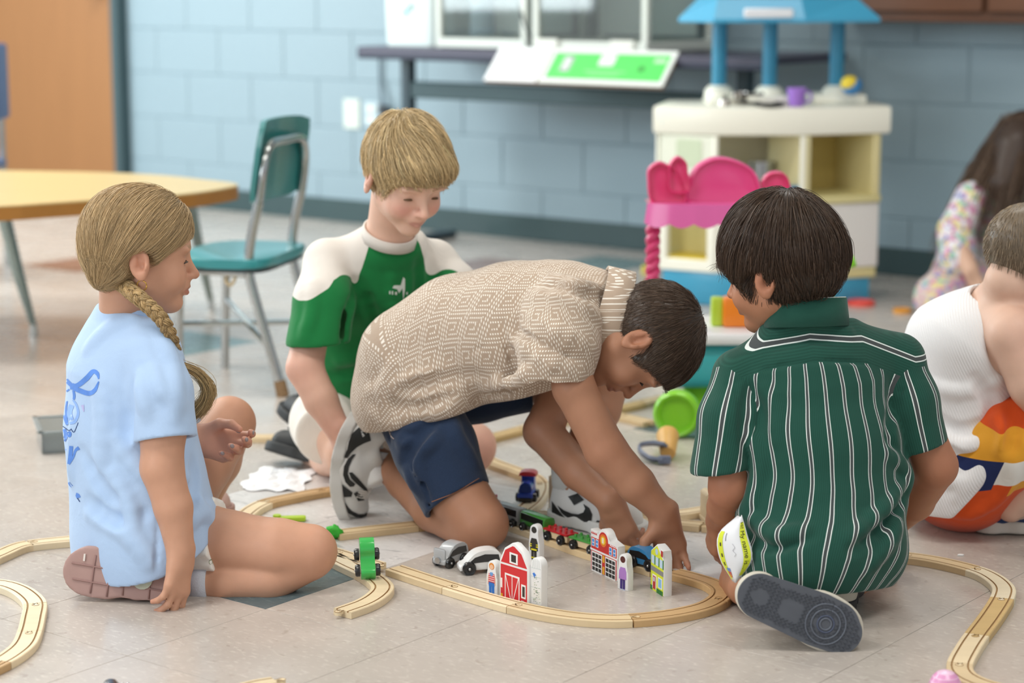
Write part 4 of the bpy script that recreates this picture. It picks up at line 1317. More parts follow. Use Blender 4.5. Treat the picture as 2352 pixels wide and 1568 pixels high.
def decal(name, fn, outline, d, mat, parent, n=None, lift=.0006, grid=5.0):
    """a flat print laid on cloth: the outline (seen points) is filled with small cells and settled on the surface"""
    O_ = [np.array(p, float) for p in outline]
    bm = B()
    vs = [bm.verts.new((x, y, 0)) for x, y in O_]
    es = [bm.edges.new((vs[i], vs[(i + 1) % len(vs)])) for i in range(len(vs))]
    bmesh.ops.triangle_fill(bm, edges=es, use_beauty=True)
    for _ in range(4):
        L = [e for e in bm.edges if e.calc_length() > grid]
        if not L: break
        bmesh.ops.subdivide_edges(bm, edges=L, cuts=1)
        bmesh.ops.triangulate(bm, faces=bm.faces[:])
    base = np.array(parent.location) if parent else 0
    if parent is not None and parent.parent is not None: base = base + np.array(parent.parent.location)
    bad = []; pts = []
    for v in bm.verts:
        p = trace(fn, v.co.x, v.co.y, d - .22, d + .3, .006)
        if p is None: bad.append(v); pts.append(np.zeros(3))
        else: pts.append(p)
    g = grad_c(fn, np.array(pts), 60)
    for v, p, n_ in zip(bm.verts, pts, g): v.co = p + n_ * lift - base
    if bad: bmesh.ops.delete(bm, geom=bad, context='VERTS')
    me = bpy.data.meshes.new(name)
    for f in bm.faces: f.smooth = True
    bm.to_mesh(me); bm.free()
    return link_mesh(name, me, mat, parent)
def stroke(pts, w):
    """outline of a brush stroke through points, width w (number or list)"""
    P_ = catmull([(x, y, 0) for x, y in pts], 6)[:, :2]
    W_ = np.interp(np.linspace(0, 1, len(P_)), np.linspace(0, 1, len(w)), w) if not isinstance(w, (int, float)) else np.full(len(P_), w)
    T = np.gradient(P_, axis=0); T /= np.linalg.norm(T, axis=1)[:, None]
    N_ = np.stack([-T[:, 1], T[:, 0]], 1) * (W_ / 2)[:, None]
    return list(map(tuple, P_ + N_)) + list(map(tuple, (P_ - N_)[::-1]))
def skin_color(base, extra=None):
    b = np.array(lin(base))
    def f(P):
        c = np.tile(b, (len(P), 1))
        if extra: c = extra(P, c)
        return np.clip(c, 0, 1)
    return f
def near_seg(P, a, b):
    a = np.asarray(a); d = np.asarray(b) - a
    t = np.clip(((P - a) @ d) / (d @ d), 0, 1)
    return np.linalg.norm(P - a - t[:, None] * d, axis=1)
def redden(P, c, pts, r=.02, amt=.3, col=(.70, .34, .27)):
    for p in pts:
        w = amt * np.exp(-(((P - np.asarray(p)) ** 2).sum(1)) / r ** 2)
        c = c * (1 - w[:, None]) + np.asarray(col) * w[:, None]
    return c

def ring_band(name, c, axis, w, r, width, th, mat, parent, flare=0.0, aspect=1.0, uvf=None, n=48):
    axis = nrm(axis); w = nrm(np.asarray(w) - np.dot(w, axis) * axis); v = np.cross(axis, w)
    base = wloc(parent); prof = [(0, th / 2), (width, th / 2 + flare), (width + .002, flare), (width, -th / 2 + flare), (0, -th / 2)]
    V, Q = [], []
    for i in range(n):
        a = 2 * math.pi * i / n
        for z, dr in prof: V.append(np.asarray(c) + axis * z + (r + dr) * (math.cos(a) * w + aspect * math.sin(a) * v))
    m = len(prof)
    for i in range(n):
        for j in range(m): Q.append((i * m + j, ((i + 1) % n) * m + j, ((i + 1) % n) * m + (j + 1) % m, i * m + (j + 1) % m))
    V = np.array(V)
    return mesh_from(name, V - base, np.array(Q), mat, parent, uvs=uvf(V) if uvf else None)
def sleeve(pts, rads, n=None, thick=.008, cav=.05, k=.012, w=None, flat=1.0):
    s = Sd(); s.chain(pts, rads, k=k, w=w, flat=flat)
    n = nrm(pts[-1] - pts[-2]) if n is None else nrm(n)
    s.plane(pts[-1], n, .002)
    ax = nrm(pts[-1] - pts[-2])
    if cav > 0: s.cap(pts[-1] - ax * cav, pts[-1] + ax * .06, rads[-1] - thick - .004, rads[-1] - thick, k=.003, op='-', w=w, flat=flat)
    c = np.mean([pts[0], pts[-1]], 0)
    return s, c, float(max(np.linalg.norm(p - c) for p in pts) + max(rads) * max(1, flat) + .02)
def shirt(torso, sleeves, d, fl=(), k=.014, ground=.004):
    s = Sd(); s.sub(torso, k=0)
    for q, c, R in sleeves: s.sub(q, k=k, c=c, R=R)
    folds(s, fl, d)
    if ground: s.plane((0, 0, ground), (0, 0, -1), .003)
    return s
# ---- shoe in its own frame: y to the toe, z up from the sole, length 1 = heel to toe
def shoe(parent, c, toe, up, L, side, upper_col, sole_col, under_col=None, name='shoe', h=.003, lw=.39, bend=0.0):
    """returns the shoe object (upper) with a sole sub-part; c is the middle of the sole's underside"""
    toe = nrm(toe); up = nrm(np.asarray(up) - np.dot(up, toe) * toe); x = np.cross(toe, up)
    R = np.stack([x, toe, up], 1); c = np.asarray(c, float)
    W = lambda p: c + L * (R @ np.asarray(p, float))
    sole = Sd()
    k = .09 * L; sx = .018 * (1 if side == 'R' else -1)
    for (px, py, r) in ((0, -.36, .155), (sx * .3, -.12, .145), (-sx, .13, .185), (-sx * 1.2, .27, .175), (0, .34, .145)):
        sole.cap(W((px, py, .0)), W((px, py, .10)), r * L * lw / .37, None, k=k)
    sole.plane(W((0, 0, .0)), -up, k=.006 * L); sole.plane(W((0, 0, .115)), up, k=.006 * L)
    upp = Sd()
    upp.cap(W((0, -.35, .16)), W((0, -.33, .36)), .150 * L, .135 * L, k=.08 * L)
    upp.cap(W((0, -.3, .18)), W((0, .0, .20)), .150 * L, .150 * L, k=.08 * L)
    upp.cap(W((0, -.16, .36)), W((0, .08, .26)), .120 * L, .115 * L, k=.06 * L)
    upp.cap(W((0, .0, .18)), W((-sx, .30, .13)), .160 * L, .150 * L, k=.08 * L, w=x, flat=1.12)
    upp.plane(W((0, 0, .07)), -up, k=.004)
    upp.ell(W((0, -.26, .56)), np.array((.115, .17, .22)) * L, R, k=.012, op='-')
    upp.plane(W((0, -.2, .50)), nrm(up - .12 * toe), k=.006)
    if bend:
        up32, c32, t32 = A(up), A(c), A(toe)
        def bent(f): return lambda P: f(np.asarray(P, f32) - np.outer(((np.asarray(P, f32) - c32) @ t32 / L) ** 2 * bend * L, up32))
        sole, upp = bent(sole), bent(upp)
    lo, hi = c - L * .85, c + L * .85
    u = sculpt(name, upp, lo, hi, h, upper_col, parent)
    s = sculpt('sole', sole, lo, hi, h, sole_col, None)
    s.data.transform(Matrix.Translation(-Vector(parent.location))); s.parent = u
    return u, W, R, sole, upp

# ------------------------------------------------------------------ 1: girl in the pale blue T-shirt, left front
P1 = gp(340, 1318)
girl = person('person sitting on one folded leg, pale blue T-shirt with blue bow print, long blond braid', P1)
az = math.radians(24)
tf = np.array((math.cos(az), math.sin(az), 0)); trt = np.array((math.sin(az), -math.cos(az), 0))
hf = np.array((math.cos(math.radians(17)), math.sin(math.radians(17)), -.10))
H1 = Head(pd(322, 577, 3.45), hf, (-.03, .02, 1), .935)
S1 = Sd()
neck0 = pd(300, 712, 3.475)
S1.chain([pd(345, 1150, 3.52), pd(325, 1020, 3.52), pd(300, 860, 3.50), pd(298, 770, 3.49)], [.080, .066, .070, .045], k=.03, w=trt, flat=1.35)
S1.cap(H1.w((0, -.026, -.055)), neck0, .044, .046, k=.02)
S1.cap(neck0, pd(298, 790, 3.49), .045, .06, k=.03)
H1.add(S1)
shR = pd(348, 815, 3.405); elR = pd(372, 1075, 3.335); wrR = pd(414, 1262, 3.315); 
S1.chain([shR, pd(368, 920, 3.36), pd(374, 990, 3.348), elR, pd(398, 1165, 3.325), wrR], [.030, .0335, .038, .0355, .0315, .0235], k=.009)
hpR = pd(416, 1285, 3.31)
tips1 = hand(S1, wrR + (hpR - wrR) * .5, (-.10, -.34, -1), (-.80, .55, -.10), 'R', [(.30, .55, .4), (.28, .6, .4), (.30, .62, .4), (.35, .6, .4)], (.40, .5, .3), .90, spread=.12, wr=.022)
shL = pd(330, 790, 3.62); elL = pd(395, 1010, 3.66); wrL = pd(448, 1010, 3.56)
S1.chain([shL, elL, wrL], [.042, .034, .024], k=.025)
tips1b = hand(S1, wrL, (.93, -.10, -.16), (-.10, -.86, .42), 'L', [(.35, .75, .45), (.55, .85, .45), (.75, .95, .5), (.85, 1.0, .5)], (.42, .48, .50), 1.0, spread=.05, wr=.021)
# near leg folded on the floor, far knee up
kn = pd(712, 1266, 3.41)
S1.chain([pd(390, 1225, 3.47), pd(530, 1250, 3.43), pd(640, 1262, 3.41), kn], [.072, .057, .0525, .0475], k=.01)
S1.chain([kn + np.array((-.005, 0, -.012)), pd(620, 1332, 3.395), pd(520, 1338, 3.395), pd(440, 1340, 3.40), pd(400, 1338, 3.42)], [.040, .037, .034, .027, .026], k=.006)
knL = pd(526, 970, 3.74)
S1.chain([pd(392, 1165, 3.58), pd(460, 1060, 3.66), knL], [.068, .060, .050], k=.01)
S1.chain([knL + np.array((.0, .004, -.006)), pd(500, 1060, 3.77), pd(452, 1175, 3.80), pd(440, 1205, 3.80)], [.043, .042, .030, .028], k=.012)
lo, hi = np.array((-.95, 3.1, -.01)), np.array((-.2, 4.0, .72))
def tint1(P, c):
    c = H1.tint(P, c, lin('cf9a7a'), lips=lin('b0645c'), blush=lin('c98069'), brow=lin('8f7550'), blush_amt=.25)
    for t in (tips1, tips1b): c = redden(P, c, [q[0] for q in t], .014, .35, lin('d08a76'))
    w = .45 * np.exp(-(((P - wrL - np.array((.05, -.03, 0))) ** 2).sum(1)) / .055 ** 2)[:, None]
    c = c * (1 - w) + np.array(lin('d99a8c')) * w
    return redden(P, c, [kn, knL + np.array((.03, 0, 0))], .05, .25, lin('bd7c60'))
sculpt('body', S1, lo, hi, .0030, SKIN, girl, skin_color('cc9b80', tint1))
H1.eyes(girl, '5c6670', .55, '4a3a2c')
nails(tips1b, girl, '9a8f90'); nails(tips1, girl, '9a8f8a', which=(0, 1, 2))

# T-shirt
T1 = Sd()
T1.chain([pd(303, 735, 3.485), pd(292, 850, 3.49), pd(297, 985, 3.49), pd(318, 1110, 3.48), pd(335, 1235, 3.475), pd(345, 1330, 3.47)], [.062, .092, .102, .108, .119, .122], k=.04, w=trt, flat=1.32)
T1.cap(pd(292, 770, 3.50), pd(347, 806, 3.41), .05, .048, k=.035)
T1.cap(pd(292, 775, 3.50), pd(328, 790, 3.60), .05, .046, k=.035)
hem_pts = [pd(182, 1262, 3.49), pd(335, 1328, 3.33), pd(490, 1168, 3.50)]
hem_n = nrm(np.cross(hem_pts[1] - hem_pts[0], hem_pts[2] - hem_pts[0])); hem_n = hem_n if hem_n[2] < 0 else -hem_n
T1.plane(hem_pts[0], hem_n, .003)
T1.plane(pd(305, 712, 3.475), nrm((.16, .04, 1)), .004)
slR = sleeve([pd(347, 812, 3.40), pd(370, 900, 3.365), pd(381, 1009, 3.345)], [.048, .052, .0535], n=nrm(pd(384, 1020, 3.34) - pd(371, 900, 3.365)))
slL = sleeve([pd(330, 800, 3.61), pd(372, 900, 3.64), pd(398, 985, 3.64)], [.046, .052, .053])
shirt1 = shirt(T1, [slR, slL], 3.45, [
    ([(325, 850), (300, 910), (300, 985)], dict(inv=True, r=.012, h=.003)),
    ([(262, 1010), (330, 1085), (380, 1100)], dict(h=.006)), ([(205, 1180), (290, 1225), (340, 1290)], dict(h=.006, r=.014)),
    ([(205, 1150), (270, 1195), (330, 1180)], dict(inv=True, h=.005)), ([(225, 880), (235, 980), (228, 1080)], dict(h=.004, r=.014)),
    ([(260, 1090), (300, 1170), (300, 1240)], dict(h=.004)), ([(430, 1100), (470, 1180), (500, 1200)], dict(h=.006)),
    ([(425, 1210), (455, 1180), (490, 1165)], dict(h=.005)), ([(430, 1150), (450, 1105), (445, 1060)], dict(inv=True, h=.005)),
    ([(300, 730), (240, 760), (200, 800)], dict(h=.003)), ([(355, 740), (380, 790), (405, 840)], dict(h=.004)), ([(350, 850), (375, 900), (420, 930)], dict(h=.004)),
    ([(318, 860), (326, 910), (336, 955)], dict(h=.004, r=.009)), ([(400, 850), (405, 900), (402, 955)], dict(h=.003)),
    ([(170, 960), (165, 1040), (165, 1100)], dict(h=.004)), ([(190, 1040), (240, 1130), (260, 1150)], dict(inv=True, h=.004)),
    ([(365, 1130), (362, 1220), (358, 1310)], dict(inv=True, r=.004, h=.0015, k=.004))], k=.012)
TEE, _, _, _ = cloth('b3cdee', crease=.35)
sh1 = sculpt('t_shirt', shirt1, lo, hi, .0033, TEE, girl)
# collar band
bm = B()
bm.free()
ring_band('collar', pd(303, 722, 3.475), nrm((.16, .04, 1)), trt, .0575, .016, .004, TEE, girl, flare=-.002, aspect=.96)
# print on the back
BLP = M('5f8fe0', .8, noise=(60, .25)); BL2 = M('8fb4ee', .8, noise=(40, .15)); INK = M('2f4a7c', .8)
def pr(pts, w, mat=BLP): decal('print', shirt1, stroke(pts, w), 3.47, mat, girl, grid=7)
pr([(164, 886), (180, 884), (200, 868), (214, 853), (224, 858), (227, 870)], [8, 11, 12, 10, 9, 3])
pr([(166, 890), (182, 896), (204, 903), (218, 896), (227, 876)], [8, 11, 11, 9, 3])
pr([(164, 884), (156, 876), (150, 866)], [9, 9, 5]); pr([(166, 880), (166, 894)], 9)
pr([(160, 894), (152, 899), (145, 902)], [4, 3, 2]); pr([(169, 896), (171, 908), (170, 917)], [5, 6, 5])
pr([(153, 920), (150, 940), (151, 960), (155, 975)], [7, 9, 9, 6]); pr([(168, 918), (176, 930), (180, 950), (172, 968), (160, 972)], [4, 5, 6, 7, 5], BL2)
pr([(165, 930), (160, 948), (164, 965)], 12, BL2); pr([(148, 985), (152, 1000), (147, 1012)], [7, 9, 9]); decal('print', shirt1, [(160 + 5 * math.cos(a), 997 + 7 * math.sin(a)) for a in np.linspace(0, 6.0, 12)], 3.47, BLP, girl, grid=7)
pr([(142, 977), (150, 982), (158, 988), (164, 986)], 1.6, INK); pr([(163, 984), (170, 992), (177, 978), (180, 970)], 1.6, INK)
pr([(150, 1030), (142, 1048), (140, 1062), (150, 1072)], [8, 10, 10, 6], BL2); pr([(164, 1024), (162, 1045), (158, 1065)], [9, 9, 6])
pr([(158, 1065), (168, 1050), (174, 1034), (182, 1028)], [6, 5, 6, 9]); pr([(148, 1070), (152, 1090), (160, 1110), (166, 1117)], [5, 5, 5, 6])
decal('print', shirt1, [(176, 1131), (182, 1134), (186, 1141), (177, 1145), (174, 1138)], 3.47, BLP, girl, grid=7); pr([(178, 1143), (184, 1152)], 2, INK)
pr([(190, 930), (193, 945)], [7, 2], M('b9b8e6', .8))
# white shorts with a ruffled hem
SH1 = Sd()
SH1.chain([pd(392, 1222, 3.475), pd(520, 1250, 3.432)], [.085, .067], k=.02)
SH1.chain([pd(392, 1165, 3.58), pd(415, 1120, 3.62)], [.074, .066], k=.02)
s_p = pd(513, 1250, 3.435); s_n = nrm(pd(640, 1240, 3.42) - pd(400, 1225, 3.47) + np.array((0, 0, .05)))
def shorts1(P):
    q = (P - A(s_p)) @ A(s_n)
    ang = np.arctan2((P - A(s_p)) @ A((0, -1, 0)), P[:, 2] - s_p[2])
    d = SH1(P) - .0030 * np.sin(ang * 17) * np.clip((q + .035) / .03, 0, 1)
    return np.maximum(np.maximum(d, q), -(P[:, 2] - .006)).astype(f32)
FLW, nt, b_, mm_ = cloth('efece6', crease=.3)
sculpt('shorts', shorts1, np.array((-.85, 3.2, 0)), np.array((-.35, 3.75, .3)), .0033, FLW, girl)
for (x, y, c_) in ((513, 1208, '4059a8'), (506, 1222, 'e0cf6a'), (508, 1236, '4059a8'), (494, 1275, '9a9c7c'), (484, 1290, '8f9a78'), (489, 1262, '8f9a78')):
    decal('print', shorts1, [(x + 4 * math.cos(a), y + 6 * math.sin(a)) for a in np.linspace(0, 5.6, 8)], 3.43, M(c_, .8), girl, grid=9)
# ankle sock and mauve running shoe, sole to the camera
bm = B(); a, b = pd(482, 1340, 3.396), pd(440, 1341, 3.40)
tube(bm, [a - P1, (a + b) / 2 - P1, b - P1], [.0345, .0335, .0325], 18); obj('sock', bm, M('cdd0da', .9, bump=(300, .4)), girl, 'all')
MAU = M('b08f88', .7, noise=(30, .08)); MAUV = M('9c7a74', .75, noise=(25, .1))
u1, W1, R1, so1, up1 = shoe(girl, pd(283, 1328, 3.335), (-1.0, .08, .12), (.10, .97, -.12), .205, 'R', M('c9aaa2', .7, bump=(200, .4)), MAU, lw=.42)
def sole_strip(pts, r, mat, name='tread', dz=-.004):
    bm = B(); tube(bm, [W1((x, y, dz)) - P1 for x, y in pts], r, 6); return obj(name, bm, mat, u1, 'all')
for pts in ([(-.17, .12), (.17, .12)], [(-.16, .25), (.16, .26)], [(-.17, .00), (.14, -.01)], [(.06, .42), (.07, .1), (.05, -.04)], [(-.07, .44), (-.06, .1), (-.05, -.04)],
            [(-.14, -.22), (.14, -.23)], [(-.13, -.36), (.13, -.36)], [(.05, -.16), (.06, -.44)]):
    sole_strip(catmull([(a, b, 0) for a, b in pts], 4)[:, :2], .0017, MAUV)
sole_strip(catmull([(q[0], q[1], 0) for q in arc(-.04, -.02, .12, 60, 300, 8)], 2)[:, :2], .0028, M('c79f95', .6))
bm = B(); prism(bm, [(x, y) for x, y in arc(0, 0, .018, 0, 350, 16)], 0, .002, frame(x=R1[:, 1], z=-R1[:, 2], o=W1((-.02, -.16, -.006)) - P1)); obj('badge', bm, M('c9cdb8', .5, noise=(70, .2)), u1)
for (x, y) in ((-.19, .02), (-.19, .13), (-.15, -.22), (-.14, -.34), (-.15, .34)):
    bm = B(); box(bm, (0, 0, 0), (.012, .003, .004), frame(x=R1[:, 0], y=R1[:, 1], o=W1((x + .02, y, -.004)) - P1)); obj('tread', bm, M('e6ddd6', .6), u1)
shoe(girl, pd(425, 1222, 3.86) * (1, 1, 0) + np.array((0, 0, .002)), (.85, .5, 0), (0, 0, 1), .205, 'L', M('c9aaa2', .7, bump=(200, .4)), MAU)
# hair cap, combed to the nape, then the braid
HC1 = Sd()
HC1.ell(H1.w((0, -.016, .030)), np.array((.0850, .092, .087)) * .95, H1.R, k=0)
HC1.ell(H1.w((0, .022, .050)), np.array((.066, .062, .056)) * .95, H1.R, k=.03)
HC1.ell(H1.w((.0, -.050, -.012)), np.array((.058, .044, .042)) * .95, H1.R, k=.03)
nape = H1.w((.036, -.066, -.046))
HC1.cap(H1.w((.02, -.056, -.028)), nape, .028, .013, k=.03)
fc = Sd(); fc.ell(H1.w((0, .080, -.048)), np.array((.098, .076, .085)) * .95, H1.R, k=0); 
for q in (-1, 1): fc.ell(H1.w((q * .085, .000, -.035)), np.array((.03, .036, .048)) * .95, H1.R, k=.01)
HC1.sub(fc, k=.012, op='-', R=.2, c=H1.w((0, .02, -.04)))
hl, hh = H1.c - .2, H1.c + .2
GOLD = 'c4a87e'
hb = sculpt('hair', HC1, hl, hh, .0035, HAIRM, girl, lambda P: np.tile(np.array(lin('98805a')), (len(P), 1)))
def strand_tint(amp=.35, dark=.45):
    def f(c, X, rg):
        N = len(X)
        band = np.sin(X[:, 2, 0] * 260 + X[:, 2, 2] * 190) * .5 + rg.normal(0, .5, N)
        k = 1 + amp * np.tanh(band) * .6
        return c * k[:, None]
    return f
r_ = scalp_roots(HC1, H1, lambda L: (L[:, 2] > -.09) & (L[:, 1] < .085), 8500)
Nl = H1.w((.037, -.068, -.052))
crown = H1.w((0, .03, .12))
def flow1(P, t):
    v = Nl - P; dist = np.linalg.norm(v, axis=1)[:, None]
    v = v / np.maximum(dist, 1e-4)
    return v
d0 = nrm(np.array((0, 0, 1.)))
strands('hair_strands', hb, r_, flow1(r_, 0), flow1, HC1, 10, .0135, .00038, GOLD, lift=.0018, noise=.05, tint=strand_tint(), seed=4, jit=.16)
hb_children = [c for c in girl.children if c.name.startswith('hair')]
bpath = catmull([nape + np.array((0, 0, .004)), pd(282, 652, 3.40), pd(310, 676, 3.375), pd(345, 706, 3.365), pd(378, 742, 3.365), pd(398, 790, 3.39), pd(412, 850, 3.43), pd(430, 880, 3.47)], 24)
def braid(parent, path, amp, nl, turns, r, col, seed=9):
    rg = np.random.default_rng(seed)
    T = np.gradient(path, axis=0); T /= np.linalg.norm(T, axis=1)[:, None]
    side = np.cross(T, np.array((0, -1, .3))); side /= np.linalg.norm(side, axis=1)[:, None]
    outw = np.cross(side, T)
    tt = np.linspace(0, turns * 2 * math.pi, len(path))
    X = []
    taper = np.linspace(1.1, .75, len(path))
    for i in range(3):
        ph = tt + i * 2 * math.pi / 3
        cen = path + side * (amp * taper * np.sin(ph))[:, None] + outw * (amp * .62 * taper * np.sin(2 * ph))[:, None]
        TT = np.gradient(cen, axis=0); TT /= np.linalg.norm(TT, axis=1)[:, None]
        s2 = np.cross(TT, outw); s2 /= np.linalg.norm(s2, axis=1)[:, None]; o2 = np.cross(s2, TT)
        for _ in range(nl):
            a, q = rg.uniform(0, 6.28), math.sqrt(rg.uniform(.1, 1)) * r
            X.append(cen + s2 * (q * math.cos(a) * 1.15 * taper)[:, None] + o2 * (q * math.sin(a) * taper)[:, None] + rg.normal(0, .0004, cen.shape))
    return ribbons('braid', parent, np.array(X), .0009, col, .22, rg)
braid(girl, bpath, .0064, 190, 6.4, .0066, 'b4976a')
tail = catmull([pd(420, 840, 3.46), pd(452, 856, 3.47), pd(474, 880, 3.47), pd(478, 905, 3.47), pd(466, 930, 3.47), pd(446, 952, 3.47)], 8)
rg = np.random.default_rng(5); X = []
for _ in range(1300):
    o = rg.normal(0, 1, 3) * (.005, .005, .005); s_ = np.linspace(.3, 1.0, len(tail)) * np.linspace(1.2, .9, len(tail))
    X.append(tail + o[None] * s_[:, None] * 1.3 + rg.normal(0, .0002, tail.shape))
ribbons('braid_tail', girl, np.array(X), .00048, 'bfa374', .22, rg)
# flyaway hairs and the hoop earring
bm = B(); e = H1.w((.0775, -.004, -.045)) - P1
tube(bm, [e + .0085 * np.array((math.cos(a), -.3 * math.cos(a), math.sin(a) - 1)) for a in np.linspace(0, 2 * math.pi, 20)], .0010, 6); obj('earring', bm, M('c9a14e', .2, 1.), girl, 'all')
# ------------------------------------------------------------------ hair for the boys
def boy_hair(head, person_o, cap_fn, col, base, n, flow, seg, step, r, test, lift=.0015, noise=.08, follow=.8, grav=0.0, lens=None, seed=1, h=.0035, out=0.0, amp=.3):
    hb = sculpt('hair', cap_fn, head.c - .2, head.c + .2, h, HAIRM, person_o, lambda P: np.tile(np.array(lin(base)), (len(P), 1)))
    rt = scalp_roots(cap_fn, head, test, n, seed=seed)
    rt = rt[np.lexsort((np.round(rt[:, 2] / .03), np.round(rt[:, 1] / .03), np.round(rt[:, 0] / .03)))]
    g = grad_c(cap_fn, rt, 160)
    f0 = flow(rt, 0.0)
    d0 = f0 * (1 - out) + g * out; d0 /= np.linalg.norm(d0, axis=1)[:, None]
    ln = None if lens is None else lens(head.l(rt))
    strands('hair_strands', hb, rt, d0, flow, cap_fn if out < .5 else None, seg, step, r, col, lift=lift, noise=noise, follow=follow, grav=grav, lens=ln, seed=seed, jit=.2, tint=strand_tint(amp))
    return hb
def cap_base(H, t=.010, top=.018, back=.0, face=(.080, -.050, .098, .076, .085), sides=(.085, .0, -.035, .03, .036, .048)):
    c = Sd(); s = H.s
    c.ell(H.w((0, -.014, .026)), np.array((.0705 + t, .090 + t, .074 + top)) * s, H.R, k=0)
    c.ell(H.w((0, .028, .022)), np.array((.060 + t, .058 + t * .9, .058 + top)) * s, H.R, k=.03)
    fc = Sd(); fc.ell(H.w((0, face[0], face[1])), np.array(face[2:]) * s, H.R, k=0)
    for q in (-1, 1): fc.ell(H.w((q * sides[0], sides[1], sides[2])), np.array(sides[3:]) * s, H.R, k=.008)
    fc.ell(H.w((0, -.060, -.105 - back)), np.array((.085, .075, .055)) * s, H.R, k=.02)
    c.sub(fc, k=.006, op='-', R=.24 * s, c=H.w((0, .02, -.05)))
    return c
WHT = M('dcdcda', .5, bump=(250, .15)); BLK = M('1d1f20', .55); SOLEW = M('d9d9d6', .5, noise=(30, .06))

# ------------------------------------------------------------------ 2: boy in the beige patterned shirt, bent over the trains
P2 = gp(1110, 1258)
boy2 = person('person kneeling, bent low over toy trains, beige key-patterned shirt and denim shorts', P2)
H2 = Head(pd(1480, 780, 3.64), (.06, -.06, -1), (1, -.02, .05), .962)
S2 = Sd()
sp2 = [pd(925, 880, 3.86), pd(985, 820, 3.85), pd(1090, 765, 3.82), pd(1220, 735, 3.77), pd(1320, 705, 3.73)]
S2.chain(sp2, [.060, .070, .075, .070, .055], k=.03, w=(0, 1, 0), flat=1.12)
nk2 = pd(1352, 712, 3.705)
S2.cap(sp2[-1], nk2, .06, .05, k=.02); S2.cap(nk2, H2.w((0, -.024, -.055)), .046, .043, k=.02)
H2.add(S2)
aR = [pd(1290, 745, 3.61), pd(1318, 890, 3.575), pd(1392, 1035, 3.56), pd(1462, 1112, 3.55), pd(1524, 1178, 3.545)]
S2.chain(aR, [.036, .0375, .0375, .0335, .0235], k=.009)
t2R = hand(S2, aR[-1] + A((.002, 0, -.006)), (.20, .03, -1), (.10, -1, .08), 'R', [(.25, .65, .45), (.22, .6, .4), (.20, .55, .4), (.25, .5, .4)], (1.0, .30, .55), .98, spread=.01, wr=.0215)
aL = [pd(1335, 790, 3.88), pd(1285, 900, 3.86), pd(1247, 990, 3.82), pd(1330, 1085, 3.74), pd(1400, 1150, 3.67)]
S2.chain(aL, [.036, .037, .037, .033, .0235], k=.009)
t2L = hand(S2, aL[-1] + A((.004, 0, -.004)), (.40, -.12, -1), (.35, .92, .1), 'L', [(.5, .7, .5), (.5, .8, .5), (.5, .8, .5), (.6, .8, .5)], (.62, .3, .35), .95, spread=.08, wr=.0215)
k2R = pd(1105, 1203, 3.675); hp2 = pd(958, 905, 3.80)
S2.chain([hp2, pd(1012, 1045, 3.74), pd(1058, 1140, 3.705), k2R], [.065, .056, .055, .052], k=.008)
an2 = pd(888, 1070, 3.915)
S2.chain([k2R + A((-.01, .004, -.006)), pd(1000, 1168, 3.77), pd(930, 1105, 3.86), an2], [.048, .044, .036, .028], k=.008)
S2.cap(an2, pd(835, 1040, 3.92), .028, .030, k=.01)
k2L = pd(1402, 850, 3.93); an2L = pd(1312, 1112, 3.835)
S2.chain([pd(975, 905, 3.93), pd(1180, 860, 3.94), k2L], [.075, .060, .050], k=.01)
S2.chain([k2L, pd(1375, 940, 3.90), pd(1332, 1050, 3.85), an2L, pd(1318, 1165, 3.825)], [.044, .043, .033, .026, .020], k=.008)
def tint2(P, c):
    c = H2.tint(P, c, lin('b5805c'), lips=lin('93544c'), blush=lin('b06c52'), brow=lin('3b2a20'), blush_amt=.18)
    for t in (t2R, t2L): c = redden(P, c, [q[0] for q in t], .014, .3, lin('c07a66'))
    return redden(P, c, [aR[2], k2R, aL[2]], .04, .3, lin('a8644c'))
lo2, hi2 = np.array((-.5, 3.3, -.01)), np.array((.5, 4.15, .68))
sculpt('body', S2, lo2, hi2, .0031, SKIN, boy2, skin_color('b18166', tint2))
H2.eyes(boy2, '2a1c14', .75, '1c1410')
nails(t2R, boy2, 'c99a88')
# shirt with its woven key pattern
T2 = Sd()
ax2 = [pd(928, 900, 3.84), pd(962, 842, 3.84), pd(1062, 785, 3.83), pd(1190, 762, 3.78), pd(1300, 730, 3.74), pd(1372, 705, 3.71)]
T2.chain(ax2, [.096, .116, .124, .128, .105, .066], k=.03, w=(0, 1, 0), flat=1.06)
T2.cap(pd(893, 930, 3.83), pd(930, 900, 3.83), .066, .075, k=.03)
T2.cap(pd(905, 935, 3.79), pd(1005, 893, 3.752), .062, .076, k=.03)
T2.cap(pd(1180, 810, 3.78), pd(1260, 800, 3.77), .085, .07, k=.03)
hp = [pd(866, 990, 3.76), pd(1036, 938, 3.72), pd(960, 965, 3.74)]
T2.plane(pd(940, 975, 3.75), nrm((.27, -.05, -1)), .004)
coll_c, coll_a = pd(1398, 735, 3.69), nrm((.955, .0, -.30))
T2.plane(coll_c + A(coll_a) * -.012, coll_a, .004)
s2R = sleeve([pd(1290, 725, 3.635), pd(1284, 790, 3.60), pd(1273, 872, 3.585)], [.074, .071, .066], n=nrm((.04, -.10, -1)), cav=.035, k=.02)
s2L = sleeve([pd(1335, 760, 3.85), pd(1310, 840, 3.87), pd(1290, 890, 3.87)], [.06, .058, .056])
